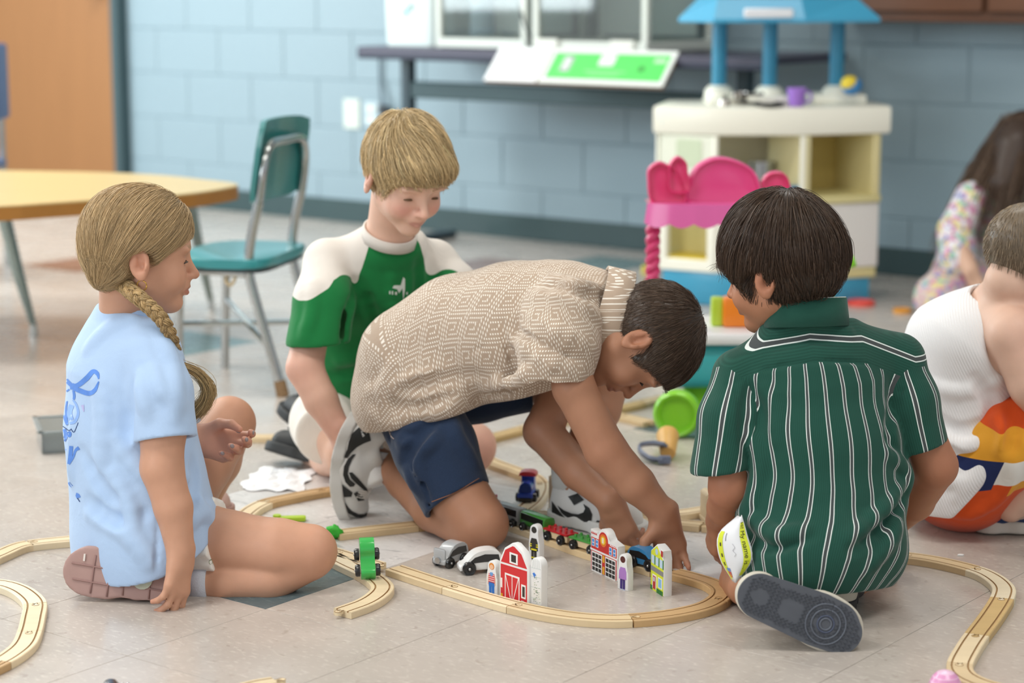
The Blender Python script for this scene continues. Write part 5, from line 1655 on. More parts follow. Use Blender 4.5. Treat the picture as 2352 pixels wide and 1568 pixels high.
shirt2 = shirt(T2, [s2R, s2L], 3.70, [
    ([(880, 930), (960, 935), (1040, 905)], dict(inv=True, h=.006, r=.012)), ([(850, 900), (930, 880), (1000, 865)], dict(h=.006, r=.014)),
    ([(860, 950), (900, 975), (950, 960)], dict(h=.005)), ([(1010, 850), (1100, 800), (1190, 770)], dict(inv=True, r=.005, h=.002, k=.004)),
    ([(1250, 630), (1320, 650), (1380, 660)], dict(h=.006)), ([(1240, 650), (1310, 675), (1370, 690)], dict(inv=True, h=.005)), ([(1280, 680), (1340, 705), (1380, 740)], dict(h=.005)),
    ([(1175, 748), (1240, 790), (1340, 830)], dict(inv=True, h=.0035, r=.008, k=.008)), ([(1175, 780), (1240, 825), (1330, 860)], dict(h=.007)), ([(1200, 720), (1280, 760), (1360, 800)], dict(h=.006)),
    ([(1152, 735), (1160, 780), (1185, 850)], dict(inv=True, h=.003, r=.006, k=.006)), ([(1100, 915), (1180, 890), (1250, 880)], dict(inv=True, h=.006)), ([(1120, 895), (1190, 870), (1250, 850)], dict(h=.005)),
    ([(890, 960), (880, 900), (900, 840)], dict(h=.004)), ([(930, 900), (1040, 870), (1100, 860)], dict(inv=True, h=.003, r=.014))], k=.010, ground=None)
def key_cloth():
    m, nt, b, mm = cloth('c9b6a2', weave=700, bump=.3, crease=.25, name='key_cloth')
    a = node(nt, 'ShaderNodeAttribute', attribute_name='PUV')
    sx = node(nt, 'ShaderNodeSeparateXYZ'); nt.links.new(a.outputs['Vector'], sx.inputs[0])
    cell = .052
    # lattice axes: q along a steep diagonal, p nearly along the body
    a2 = node(nt, 'ShaderNodeAttribute', attribute_name='PUW'); sx2 = node(nt, 'ShaderNodeSeparateXYZ'); nt.links.new(a2.outputs['Vector'], sx2.inputs[0])
    f2 = mth(nt, 'GREATER_THAN', sx2.outputs[2], 0.0); g2 = mth(nt, 'SUBTRACT', 1.0, f2)
    x = mth(nt, 'ADD', mth(nt, 'MULTIPLY', f2, sx2.outputs[0]), mth(nt, 'MULTIPLY', g2, sx.outputs[0]))
    y = mth(nt, 'ADD', mth(nt, 'MULTIPLY', f2, sx2.outputs[1]), mth(nt, 'MULTIPLY', g2, sx.outputs[1]))
    p_ = mth(nt, 'MULTIPLY_ADD', y, -.72, x); p_ = mth(nt, 'DIVIDE', p_, cell)
    q_ = mth(nt, 'MULTIPLY_ADD', x, .12, y); q_ = mth(nt, 'DIVIDE', q_, cell * .92)
    row = mth(nt, 'FLOOR', q_)
    p_ = mth(nt, 'FRACT', mth(nt, 'MULTIPLY_ADD', row, .0, p_)); q_ = mth(nt, 'FRACT', q_)
    w = .030
    segs = [('v', .05, 0, 1), ('v', .17, 0, 1), ('h', .06, .17, 1.0), ('h', .19, .30, 1.0),
            ('v', .31, .19, .74), ('h', .74, .31, .70), ('v', .69, .50, .74), ('h', .50, .50, .70),
            ('v', .90, .34, .92), ('h', .34, .48, .90), ('h', .90, .30, .90)]
    tot = None
    for k_, c, s0, s1 in segs:
        u, v = (p_, q_) if k_ == 'v' else (q_, p_)
        e = mth(nt, 'MULTIPLY', mth(nt, 'COMPARE', u, c, w), mth(nt, 'COMPARE', v, (s0 + s1) / 2, (s1 - s0) / 2 + w))
        tot = e if tot is None else mth(nt, 'MAXIMUM', tot, e)
    dash = mth(nt, 'GREATER_THAN', mth(nt, 'FRACT', mth(nt, 'DIVIDE', x, .0046)), .5)
    f = mth(nt, 'MULTIPLY', tot, dash)
    col = mixc(nt, mth(nt, 'MULTIPLY', f, .95), lin('b39f8c'), lin('f2ebe0'))
    nt.links.new(col, b.inputs['Base Color'])
    return m
KEYM = key_cloth()
def along(P, axis, w_dir, rad=.12, flat=1.0):
    """cloth coordinates: distance along a bent axis, and arc around it"""
    axis = np.asarray(axis); acc = 0; R_, SS, CC, DD = [], [], [], []
    for i in range(len(axis) - 1):
        a, d = axis[i], axis[i + 1] - axis[i]; L = np.linalg.norm(d)
        t = ((P - a) @ d) / (L * L)
        tc = np.clip(t, -.35 if i else -3, 1.35 if i < len(axis) - 2 else 4)
        ex = np.maximum(0, np.maximum(-t, t - 1)) * L
        R_.append(ex + .2 * np.linalg.norm(P - a - tc[:, None] * d, axis=1)); SS.append(acc + t * L); CC.append(a + tc[:, None] * d); DD.append(d / L)
        acc += L
    W_ = np.exp(-(np.array(R_) - np.min(R_, 0)) / .022); W_ /= W_.sum(0)
    S_ = (W_ * np.array(SS)).sum(0); C_ = (W_[..., None] * np.array(CC)).sum(0); TT = np.einsum('ij,ik->jk', W_, np.array(DD))
    TT /= np.linalg.norm(TT, axis=1)[:, None]
    q = P - C_
    w_ = np.asarray(nrm(w_dir)); up_ = np.cross(TT, w_)
    ang = np.arctan2(q @ w_ * -1 / flat, -(q * up_).sum(1))
    return np.stack([S_, ang * rad], 1)
def uv2(P):
    t = along(P, ax2, (0, 1, 0), .122)
    s_ = along(P, [pd(1290, 700, 3.60), pd(1273, 872, 3.585)], (0, 1, 0), .07)
    P32 = P.astype(f32)
    g = np.clip(np.asarray(T2(P32)), -.05, .05) - np.clip(np.asarray(s2R[0](P32)), -.05, .05) - .003
    return {'PUV': t, 'PUW': np.stack([s_[:, 1], s_[:, 0], g], 1)}
sculpt('patterned_shirt', shirt2, np.array((-.4, 3.4, .1)), np.array((.35, 4.1, .7)), .0031, KEYM, boy2, coords=uv2)
ring_band('collar', coll_c - A(coll_a) * .030, coll_a, (0, 1, 0), .0875, .050, .006, KEYM, boy2, flare=.004, aspect=1.05, uvf=lambda P: {'PUV': P[:, [2, 1]], 'PUW': P * 0 - 1})
# denim shorts
DEN, nt_, b_, mm_ = cloth('27364f', weave=500, bump=.5, var=.22, rough=.9, name='denim', crease=.4)
D2 = Sd()
D2.chain([pd(935, 890, 3.86), pd(985, 870, 3.86)], [.078, .078], k=.02, w=(0, 1, 0), flat=1.1)
l2R = sleeve([pd(955, 930, 3.81), pd(1000, 1030, 3.745), pd(1050, 1148, 3.705)], [.080, .078, .0675], n=nrm(pd(1052, 1152, 3.71) - pd(1000, 1035, 3.755) + A((.01, 0, .0))), cav=.05)
l2L = sleeve([pd(965, 900, 3.93), pd(1100, 885, 3.93), pd(1215, 868, 3.935)], [.085, .072, .066])
den2 = shirt(D2, [l2R, l2L], 3.75, [
    ([(880, 990), (930, 1010), (980, 990)], dict(inv=True, h=.007)), ([(900, 1000), (960, 1030), (1000, 1010)], dict(h=.006)), ([(985, 1000), (960, 1060), (975, 1120)], dict(h=.006)),
    ([(1000, 960), (960, 1010), (930, 1060)], dict(inv=True, h=.006)), ([(930, 1040), (975, 1110), (990, 1165)], dict(inv=True, r=.004, h=.0016, k=.004)), ([(1040, 960), (1050, 1000), (1090, 1060)], dict(h=.005)),
    ([(900, 1050), (935, 1085), (960, 1130)], dict(h=.005)), ([(985, 1160), (1050, 1135), (1110, 1105)], dict(inv=True, r=.003, h=.0012, k=.003))], k=.02, ground=None)
sculpt('denim_shorts', den2, np.array((-.4, 3.5, .0)), np.array((.2, 4.15, .45)), .0032, DEN, boy2)
OR = M('8a5f4a', .8)
decal('stitching', den2, stroke([(992, 1152), (1046, 1130), (1100, 1098)], 2.0), 3.7, OR, boy2, grid=9)
decal('stitching', den2, stroke([(893, 985), (898, 1000), (905, 1008)], 2.2), 3.75, M('a99a94', .8), boy2, grid=9)
# shoes: white and black leather, curved stripe
sR, W2, R2_, so2, up2 = shoe(boy2, pd(765, 1083, 3.905) + A((0, 0, .008)), (-.06, .02, -1), (.97, -.10, -.05), .222, 'R', WHT, SOLEW, lw=.40, bend=.5)
def patch(nm, sh, fn, px, d, mat, grid=6): return decal(nm, fn, px, d, mat, sh, grid=grid, lift=.0018)
patch('heel_panel', sR, up2, [(836, 977), (823, 983), (809, 996), (802, 1014), (799, 1030), (791, 1051), (799, 1051), (807, 1039), (820, 1026), (836, 1017), (852, 1011), (848, 994)], 3.88, BLK)
patch('curved_stripe', sR, up2, [(799, 1055), (791, 1071), (789, 1090), (794, 1106), (804, 1117), (813, 1116), (816, 1110), (804, 1100), (799, 1087), (802, 1071), (809, 1055), (818, 1042), (810, 1043)], 3.88, BLK)
patch('eyestay', sR, up2, [(802, 1085), (809, 1084), (823, 1098), (842, 1121), (845, 1130), (836, 1125), (820, 1111), (807, 1098)], 3.88, BLK)
patch('toe_guard', sR, up2, [(779, 1098), (776, 1113), (775, 1125), (779, 1146), (788, 1164), (801, 1177), (817, 1186), (829, 1187), (844, 1182), (853, 1170), (846, 1173), (836, 1180), (823, 1180), (809, 1173), (801, 1165), (794, 1154), (785, 1141), (807, 1140), (810, 1130), (796, 1119), (785, 1110)], 3.9, BLK)
patch('eyelets', sR, up2, [(812, 1132), (820, 1128), (832, 1138), (836, 1148), (822, 1150)], 3.88, BLK)
LET = M('eceeee', .5)
for q in ([(829, 990), (836, 986), (837, 989), (832, 992), (838, 1000), (833, 1003)], [(838, 987), (841, 986), (843, 994), (840, 996)]): patch('letter', sR, up2, q, 3.88, LET, 5)
for k in range(4):
    patch('lace', sR, up2, stroke([(818 + 2 * k, 1140 - 5 * k), (836 + 2 * k, 1143 - 5 * k), (856 + k, 1138 - 4 * k)], 4), 3.86, M('e6e3de', .8), 6)
bm = B(); tube(bm, catmull([pd(862, 1035, 3.905) - P2, pd(858, 1070, 3.90) - P2, pd(872, 1112, 3.885) - P2], 5), [.026] * 11, 14); obj('sock', bm, M('e9e9e8', .9, bump=(300, .4)), boy2, 'all')
h0, t0 = gp(1272, 1206), gp(1484, 1247)
sL2, W3, R3, so3, up3 = shoe(boy2, (h0 + t0) / 2 + A((0, .03, .003)), t0 - h0, (0, 0, 1), .215, 'L', WHT, SOLEW, lw=.40)
patch('heel_panel', sL2, up3, [(1269, 1150), (1280, 1166), (1293, 1182), (1318, 1204), (1298, 1201), (1269, 1192)], 3.8, BLK)
patch('curved_stripe', sL2, up3, [(1281, 1160), (1296, 1171), (1314, 1178), (1330, 1180), (1341, 1176), (1345, 1168), (1341, 1157), (1354, 1166), (1361, 1181), (1359, 1193), (1350, 1200), (1332, 1200), (1314, 1193), (1298, 1183), (1290, 1176)], 3.8, BLK)
patch('eyestay', sL2, up3, [(1305, 1140), (1328, 1132), (1342, 1148), (1320, 1160)], 3.8, BLK)
patch('toe_guard', sL2, up3, [(1372, 1194), (1390, 1196), (1396, 1222), (1358, 1212)], 3.76, BLK)
bm = B(); tube(bm, [pd(1306, 1072, 3.845) - P2, pd(1306, 1112, 3.84) - P2, pd(1310, 1150, 3.835) - P2], [.0345, .0325, .0235], 18); obj('sock', bm, M('cfcfcc', .9, bump=(300, .4)), boy2, 'all')
# cropped dark hair
HC2 = cap_base(H2, .007, .014, face=(.086, -.050, .098, .066, .092))
def flow2(P, t):
    L = H2.l(P); v = L - np.array((.01, -.050, .120)); v[:, 2] -= .02
    v /= np.maximum(np.linalg.norm(v, axis=1), 1e-6)[:, None]
    return v @ H2.R.T
boy_hair(H2, boy2, HC2, '5a483b', '4a3c31', 9000, flow2, 5, .0034, .00042, lambda L: (L[:, 2] > -.065), out=.49, follow=.35, noise=.16, seed=12,
         lens=lambda L: .45 + 1.0 * np.clip((L[:, 2] + .02) / .08, 0, 1) + .8 * np.clip((L[:, 1] - .02) / .06, 0, 1) * (L[:, 2] > .03))
# ------------------------------------------------------------------ 3: boy in the green and cream T-shirt, further back
P3 = gp(860, 1085)
boy3 = person('person with blond hair kneeling and looking down, green T-shirt with cream shoulders, white shorts', P3)
H3 = Head(pd(932, 397, 3.98), (.48, -.74, -.47), (.26, -.39, .88), .96)
S3 = Sd()
w3 = nrm((-.88, -.47, 0))
nb3 = pd(893, 552, 4.08)
S3.chain([pd(815, 900, 4.33), pd(845, 780, 4.26), pd(872, 660, 4.17), pd(890, 590, 4.11)], [.075, .07, .075, .055], k=.03, w=w3, flat=1.3)
S3.cap(nb3, pd(890, 600, 4.11), .048, .055, k=.02); S3.cap(nb3 + A((0, 0, .01)), H3.w((0, -.026, -.055)), .045, .043, k=.02)
H3.add(S3)
a3R = [pd(742, 622, 4.06), pd(715, 760, 4.00), pd(700, 845, 3.97), pd(738, 920, 3.95), pd(775, 985, 3.93)]
S3.chain(a3R, [.034, .036, .036, .033, .025], k=.009)
t3R = hand(S3, a3R[-1] + A((.003, 0, -.008)), (.12, -.02, -1), (.9, .25, .1), 'R', [(.3, .5, .4), (.3, .55, .4), (.35, .6, .4), (.4, .6, .4)], (.6, .4, .4), .95, wr=.022)
a3L = [pd(1010, 610, 4.19), pd(1070, 740, 4.20), pd(1060, 800, 4.19), pd(985, 890, 4.16)]
S3.chain(a3L, [.034, .035, .034, .026], k=.009)
hand(S3, a3L[-1], (-.5, -.2, -1), (-.6, .3, .6), 'L', [(.3, .5, .4)] * 4, (.6, .4, .4), .95)
k3L = pd(1082, 1025, 4.22)
S3.chain([pd(850, 940, 4.32), pd(960, 985, 4.28), k3L], [.07, .066, .054], k=.012)
S3.chain([k3L + A((-.006, 0, -.012)), pd(980, 1055, 4.32), pd(860, 1060, 4.40)], [.050, .045, .03], k=.01)
S3.chain([pd(800, 940, 4.30), pd(770, 985, 4.20), pd(800, 1040, 4.10)], [.066, .058, .05], k=.012)
S3.chain([pd(800, 1045, 4.10), pd(760, 1050, 4.25), pd(715, 1035, 4.36)], [.045, .042, .03], k=.01)
def tint3(P, c):
    c = H3.tint(P, c, lin('e3b9a2'), lips=lin('c07a74'), blush=lin('d98a80'), brow=lin('9a7a55'), blush_amt=.55)
    for t in (t3R,): c = redden(P, c, [q[0] for q in t], .014, .3, lin('dd9a8c'))
    return redden(P, c, [a3R[2], a3R[4], k3L + A((.03, -.03, 0))], .05, .4, lin('d98d80'))
lo3, hi3 = np.array((-.62, 3.75, -.01)), np.array((.12, 4.55, .84))
sculpt('body', S3, lo3, hi3, .0034, SKIN, boy3, skin_color('e2b9a3', tint3))
H3.eyes(boy3, '5a6670', .42, '6a5038')
T3 = Sd()
ax3 = [pd(893, 575, 4.10), pd(878, 650, 4.15), pd(858, 770, 4.24), pd(835, 900, 4.31)]
T3.chain(ax3, [.064, .090, .100, .112], k=.03, w=w3, flat=1.34)
T3.cap(pd(880, 600, 4.12), pd(752, 600, 4.08), .055, .046, k=.03); T3.cap(pd(890, 600, 4.13), pd(998, 600, 4.18), .052, .044, k=.03)
T3.plane(pd(830, 893, 4.30), nrm((-.08, .2, -1)), .004)
col3 = nrm((.22, -.36, .9)); cc3 = pd(893, 543, 4.075)
T3.plane(cc3 + A(col3) * .004, col3, .004)
s3R = sleeve([pd(752, 608, 4.07), pd(745, 690, 4.02), pd(730, 790, 3.99)], [.048, .060, .0635], n=nrm((-.17, -.05, -1)) + A((.22, 0, 0)), k=.015)
s3L = sleeve([pd(1000, 605, 4.19), pd(1040, 660, 4.15), pd(1065, 730, 4.11)], [.046, .052, .052])
shirt3 = shirt(T3, [s3R, s3L], 4.12, [
    ([(835, 660), (860, 740), (880, 820)], dict(inv=True, h=.006)), ([(900, 640), (905, 730), (900, 800)], dict(h=.005)), ([(960, 600), (965, 660), (945, 720)], dict(inv=True, h=.006)),
    ([(780, 830), (850, 810), (880, 790)], dict(h=.006)), ([(770, 860), (830, 850), (870, 830)], dict(inv=True, h=.006)), ([(815, 650), (800, 720), (790, 790)], dict(inv=True, h=.005)),
    ([(720, 650), (715, 720), (700, 770)], dict(h=.004)), ([(985, 560), (990, 620), (1000, 660)], dict(inv=True, h=.004)), ([(800, 490), (780, 540), (770, 590)], dict(h=.003))], ground=None)
GRN, ng, bg, mg = cloth('1f7d43', weave=600, bump=.2, crease=.4, name='jersey')
at_ = node(ng, 'ShaderNodeAttribute', attribute_name='PUV'); sxg = node(ng, 'ShaderNodeSeparateXYZ'); ng.links.new(at_.outputs['Vector'], sxg.inputs[0])
fz = mth(ng, 'GREATER_THAN', sxg.outputs[0], 0.0)
ng.links.new(mixc(ng, fz, lin('1b7a40'), lin('e6e0d8')), bg.inputs['Base Color'])
def uv3(P):
    # cream yoke: everything above a seam that slopes from the neck to the shoulder points
    q = P - np.asarray(cc3)
    lat = q @ np.asarray(w3); h = q @ np.array((0.0, .0, 1.0)); fr_ = q @ nrm((.47, -.88, 0))
    al = np.abs(lat)
    seam = -.045 - .35 * np.clip(al - .05, 0, .1) - .55 * np.clip(al - .135, 0, .1) + .30 * np.clip(.070 - al, 0, .07) / .07 * .35 + .0 * fr_
    seam = seam + .08 * np.clip(.06 - al, 0, .06) / .06
    k_ = np.clip(.5 - fr_ / .05, 0, 1); k_ = k_ * k_ * (3 - 2 * k_); seam = seam + (-.11 - seam) * k_
    return {'PUV': np.stack([(h - seam) * 10, lat, h], 1)}
sculpt('t_shirt', shirt3, np.array((-.6, 3.8, .1)), np.array((.1, 4.5, .75)), .0036, GRN, boy3, coords=uv3)
ring_band('collar', cc3 - A(col3) * .006, col3, w3, .0565, .020, .005, M('e3ddd5', .9, bump=(300, .3)), boy3, flare=-.004, aspect=1.0)
LOGO = M('dfe5df', .8)
for q in ([(926, 636), (920, 655), (905, 655), (901, 661), (912, 664), (916, 673), (924, 662), (926, 690), (930, 664), (930, 640)],
          [(894, 668), (897, 668), (897, 675), (894, 675)], [(900, 668), (903, 668), (903, 676), (900, 676)], [(907, 670), (912, 670), (911, 677), (907, 676)], [(933, 671), (936, 670), (936, 676), (933, 676)]):
    decal('print', shirt3, q, 4.1, LOGO, boy3, grid=9)
decal('print', shirt3, [(716, 549), (724, 546), (727, 550), (712, 556)], 4.05, M('1f7d43', .8), boy3, grid=9)
W3S, _, _, _ = cloth('e6e1d8', crease=.4)
B3 = Sd(); B3.chain([pd(815, 905, 4.32), pd(850, 930, 4.32)], [.095, .092], k=.02, w=w3, flat=1.2)
l3R = sleeve([pd(785, 925, 4.28), pd(750, 970, 4.20), pd(752, 1000, 4.13)], [.080, .076, .066], cav=0); l3L = sleeve([pd(870, 935, 4.31), pd(985, 985, 4.27)], [.080, .074], cav=0)
sculpt('shorts', shirt(B3, [l3R, l3L], 4.3, [([(700, 920), (740, 950), (760, 990)], dict(h=.006)), ([(720, 890), (770, 920), (800, 960)], dict(inv=True, h=.005))], ground=.004), np.array((-.6, 3.9, .0)), np.array((.05, 4.6, .4)), .004, W3S, boy3)
BLK2 = M('232526', .6)
for (c_, toe_, up_, s__) in ((pd(700, 1060, 4.30), (-.75, .45, .10), (.25, .30, .92), 'R'), (pd(700, 985, 4.48), (-.5, .75, .25), (.4, -.2, .9), 'L')):
    sh_, Wq, Rq, sq, uq = shoe(boy3, (c_[0], c_[1], max(.008, c_[2])), toe_, up_, .20, s__, BLK2, BLK2, h=.0035, lw=.42)
    for (px, py) in ((-.06, .2), (.07, .12), (.0, .30)):
        bm = B(); p_ = Wq((px, py, .31)); ball(bm, p_ - P3, (.008, .008, .004), 10, 6); obj('vent_hole', bm, M('0c0d0d', .8), sh_, True)
HC3 = cap_base(H3, .009, .024, face=(.088, -.056, .100, .064, .088), sides=(.088, .010, -.040, .03, .036, .050))
HC3.ell(H3.w((0, .070, .052)), np.array((.060, .034, .030)) * .96, H3.R, k=.02)
cr3 = H3.w((.0, -.075, .085))
def flow3(P, t):
    L = H3.l(P); v = L - np.array((.01, -.060, .100)); v[:, 2] -= .02; v[:, 0] -= .045 * (L[:, 1] > .0)
    v /= np.maximum(np.linalg.norm(v, axis=1), 1e-6)[:, None]
    return v @ H3.R.T
boy_hair(H3, boy3, HC3, 'd2b98c', 'a48d64', 6500, flow3, 8, .0075, .00055, lambda L: (L[:, 2] > -.05), lift=.003, noise=.12, follow=.7, grav=.05, seed=21, amp=.5,
         lens=lambda L: np.where(L[:, 1] > .02, np.clip((L[:, 2] - .032) / .055, .10, 1.05), .22 + .8 * np.clip((L[:, 2] + .01) / .06, 0, 1)))

# ------------------------------------------------------------------ 4: boy in the dark green striped shirt, right front, seen from behind
P4 = gp(1860, 1430)
boy4 = person('person seen from behind sitting on one foot, dark green shirt with paired white stripes', P4)
H4 = Head(pd(1791, 612, 3.385), (-.80, .56, -.20), (-.16, .09, .98), .97)
S4 = Sd()
w4 = nrm((.975, .22, 0)); f4 = nrm((-.22, .975, 0))
nb4 = pd(1850, 735, 3.405)
S4.chain([pd(1875, 1300, 3.30), pd(1885, 1100, 3.34), pd(1872, 900, 3.38), pd(1858, 800, 3.38)], [.060, .060, .060, .040], k=.03, w=w4, flat=1.3)
S4.cap(nb4, pd(1858, 800, 3.39), .040, .042, k=.01); S4.cap(nb4 + A((0, 0, -.01)), H4.w((0, -.026, -.055)), .042, .045, k=.02)
H4.add(S4)
a4L = [pd(1690, 868, 3.36), pd(1672, 980, 3.335), pd(1678, 1120, 3.325), pd(1668, 1165, 3.39), pd(1652, 1195, 3.45)]
S4.chain(a4L, [.034, .036, .036, .032, .024], k=.009)
t4L = hand(S4, a4L[-1], (-.10, .42, -.9), (.9, .15, .0), 'L', [(.4, .7, .4), (.5, .8, .4), (.6, .8, .4), (.6, .8, .4)], (.5, .4, .4), .95, wr=.021)
a4R = [pd(2070, 840, 3.42), pd(2105, 960, 3.40), pd(2148, 1070, 3.40), pd(2100, 1150, 3.48), pd(2040, 1210, 3.58)]
S4.chain(a4R, [.034, .037, .0375, .034, .025], k=.009)
hand(S4, a4R[-1], (-.6, .7, -.4), (-.5, -.2, -.8), 'R', [(.4, .6, .4)] * 4, (.6, .4, .4), .95)
S4.chain([pd(1800, 1300, 3.32), pd(1745, 1320, 3.45), pd(1722, 1330, 3.56)], [.075, .062, .05], k=.012)
S4.chain([pd(1722, 1330, 3.56), pd(1708, 1338, 3.40), pd(1712, 1350, 3.28)], [.046, .040, .030], k=.01)
S4.chain([pd(1940, 1280, 3.38), pd(1985, 1300, 3.50), pd(1990, 1320, 3.6)], [.055, .055, .05], k=.012)
S4.chain([pd(1990, 1320, 3.6), pd(1975, 1340, 3.47), pd(1955, 1360, 3.40)], [.045, .036, .026], k=.01)
def tint4(P, c):
    c = H4.tint(P, c, lin('b98262'), lips=lin('96574e'), blush=lin('b87058'), brow=lin('33241c'), blush_amt=.2)
    return redden(P, c, [a4L[2], a4R[2]], .045, .5, lin('ab6048'))
lo4, hi4 = np.array((.25, 3.0, -.01)), np.array((.85, 3.85, .76))
sculpt('body', S4, lo4, hi4, .0032, SKIN, boy4, skin_color('b07c5f', tint4))
H4.eyes(boy4, '2a1c14', .5, '1c1410')
T4 = Sd()
ax4 = [pd(1856, 765, 3.385), pd(1872, 870, 3.385), pd(1884, 1020, 3.36), pd(1885, 1180, 3.33), pd(1878, 1270, 3.30), pd(1868, 1330, 3.275)]
T4.chain(ax4, [.060, .088, .099, .103, .102, .085], k=.025, w=w4, flat=1.34)
T4.cap(pd(1860, 800, 3.385), pd(1700, 858, 3.37), .055, .043, k=.03); T4.cap(pd(1860, 795, 3.39), pd(2062, 826, 3.42), .055, .046, k=.03)
T4.cap(pd(1905, 1270, 3.24), pd(1835, 1285, 3.23), .060, .058, k=.04)
T4.cap(pd(1900, 1290, 3.27), pd(1985, 1265, 3.31), .075, .066, k=.03)
T4.cap(pd(2020, 1120, 3.37), pd(2040, 1090, 3.38), .045, .040, k=.03)
T4.plane(pd(1850, 1368, 3.22), nrm((.08, -.25, -1)), .004)
c4a = nrm((-.03, .16, 1)); c4c = pd(1852, 733, 3.375)
T4.plane(c4c, c4a, .004)
s4L = sleeve([pd(1694, 866, 3.365), pd(1676, 960, 3.34), pd(1657, 1078, 3.325)], [.043, .0515, .0525], n=nrm((-.02, -.04, -1)) + A((.17, 0, 0)), k=.015)
s4R = sleeve([pd(2060, 832, 3.42), pd(2082, 920, 3.405), pd(2108, 1026, 3.40)], [.046, .053, .0525], n=nrm((.25, -.02, -1)) + A((.06, 0, 0)), k=.015)
shirt4 = shirt(T4, [s4L, s4R], 3.28, [
    ([(1720, 900), (1712, 960), (1716, 1040)], dict(inv=True, h=.004)), ([(1700, 1200), (1770, 1250), (1860, 1225)], dict(inv=True, h=.006, r=.012)), ([(1710, 1180), (1780, 1228), (1850, 1215)], dict(h=.007)),
    ([(1960, 1260), (2040, 1190), (2080, 1130)], dict(inv=True, h=.008, r=.012)), ([(1950, 1235), (2030, 1170), (2075, 1110)], dict(h=.007)), ([(1990, 1310), (2040, 1250), (2065, 1200)], dict(h=.007)),
    ([(1725, 1000), (1745, 1060), (1735, 1120)], dict(h=.005)), ([(1735, 1100), (1725, 1150), (1705, 1180)], dict(h=.005)), ([(2050, 930), (2045, 1000), (2065, 1070)], dict(inv=True, h=.006)),
    ([(2040, 1040), (2080, 1080), (2085, 1120)], dict(h=.006)), ([(1800, 770), (1870, 757), (1950, 765)], dict(h=.003)), ([(1780, 790), (1850, 772), (1930, 780)], dict(inv=True, h=.003)),
    ([(1670, 885), (1760, 848), (1870, 830), (1990, 835), (2075, 868)], dict(inv=True, r=.004, h=.0018, k=.004)), ([(1740, 870), (1780, 940), (1785, 1010)], dict(h=.003)),
    ([(1690, 880), (1700, 950), (1712, 1010)], dict(inv=True, r=.004, h=.0016, k=.004)), ([(2085, 850), (2062, 920), (2050, 990)], dict(inv=True, r=.004, h=.0016, k=.004))], k=.010)
def stripe_cloth():
    m, nt, b, mm = cloth('1f4a3c', weave=700, bump=.2, crease=.3, name='striped_cloth')
    a = node(nt, 'ShaderNodeAttribute', attribute_name='PUV')
    sx = node(nt, 'ShaderNodeSeparateXYZ'); nt.links.new(a.outputs['Vector'], sx.inputs[0])
    a2 = node(nt, 'ShaderNodeAttribute', attribute_name='PUW'); sx2 = node(nt, 'ShaderNodeSeparateXYZ'); nt.links.new(a2.outputs['Vector'], sx2.inputs[0])
    def pick(f, p, q):
        return mth(nt, 'ADD', mth(nt, 'MULTIPLY', f, p), mth(nt, 'MULTIPLY', mth(nt, 'SUBTRACT', 1.0, f), q))
    u = pick(mth(nt, 'GREATER_THAN', sx.outputs[1], 0.0), sx.outputs[2], sx.outputs[0])
    u = pick(mth(nt, 'GREATER_THAN', sx2.outputs[1], 0.0), sx2.outputs[0], u)
    d = mth(nt, 'ABSOLUTE', mth(nt, 'SUBTRACT', mth(nt, 'FRACT', mth(nt, 'DIVIDE', u, .0445)), .5))
    d = mth(nt, 'MULTIPLY', d, .0445)
    white = mth(nt, 'COMPARE', d, .0038, .0009)
    grey = mth(nt, 'LESS_THAN', d, .0047)
    ribs = mth(nt, 'MULTIPLY_ADD', mth(nt, 'SINE', mth(nt, 'MULTIPLY', u, 2 * math.pi / .0042)), .13, .94)
    vv = nt.nodes.new('ShaderNodeVectorMath'); vv.operation = 'SCALE'; vv.inputs[0].default_value = lin('215044'); nt.links.new(ribs, vv.inputs['Scale'])
    col = mixc(nt, grey, vv.outputs[0], lin('4a4f50'))
    col = mixc(nt, white, col, lin('e4ece8'))
    nt.links.new(col, b.inputs['Base Color'])
    return m
STRM = stripe_cloth()
yoke = [(1640, 893), (1670, 882), (1760, 848), (1870, 830), (1990, 834), (2075, 866), (2110, 880)]
def uv4(P):
    t = along(P, ax4[::-1], w4, .140, 1.36)
    lat = (P - np.asarray(ax4[2])) @ w4
    u = -t[:, 1] * 1.30 + .004
    u = u + .0035 * np.sin(P[:, 2] * 42 + 1) * np.clip(np.abs(lat) / .10, 0, 1) + .0022 * np.sin(P[:, 2] * 23)
    # yoke with its stripes running across
    hz = P[:, 2] - ZY(lat)
    front = (P - np.asarray(ax4[1])) @ f4
    uy = hz * .9 + .0445 * .5 - .034 - .35 * np.maximum(0, front + .02)
    P32 = P.astype(f32); tv = np.asarray(T4(P32))
    su = np.zeros(len(P)); sg = np.full(len(P), -1.0)
    for sl, a, b_, ph in ((s4L, pd(1694, 866, 3.365), pd(1657, 1078, 3.325), .012), (s4R, pd(2060, 832, 3.42), pd(2108, 1026, 3.40), .030)):
        d = nrm(b_ - a); sd_ = nrm(np.cross(d, f4)); fo = np.cross(sd_, d)
        q = P - a
        an = np.arctan2(q @ sd_, -(q @ fo))
        g = np.clip(tv, -.05, .05) - np.clip(np.asarray(sl[0](P32)), -.05, .05) - .004
        m = g > sg; su[m] = (an * .060 + ph)[m]; sg = np.maximum(sg, g)
    return {'PUV': np.stack([u, np.where(front < .06, hz, -1), uy], 1), 'PUW': np.stack([su, sg], 1)}
_yk = [p for p in (trace(shirt4, x, y, 3.0, 3.6) for x, y in yoke) if p is not None]
_yl = np.array([(p - np.asarray(ax4[2])) @ w4 for p in _yk]); _yz = np.array([p[2] for p in _yk])
def ZY(lat): return np.interp(lat, _yl, _yz)
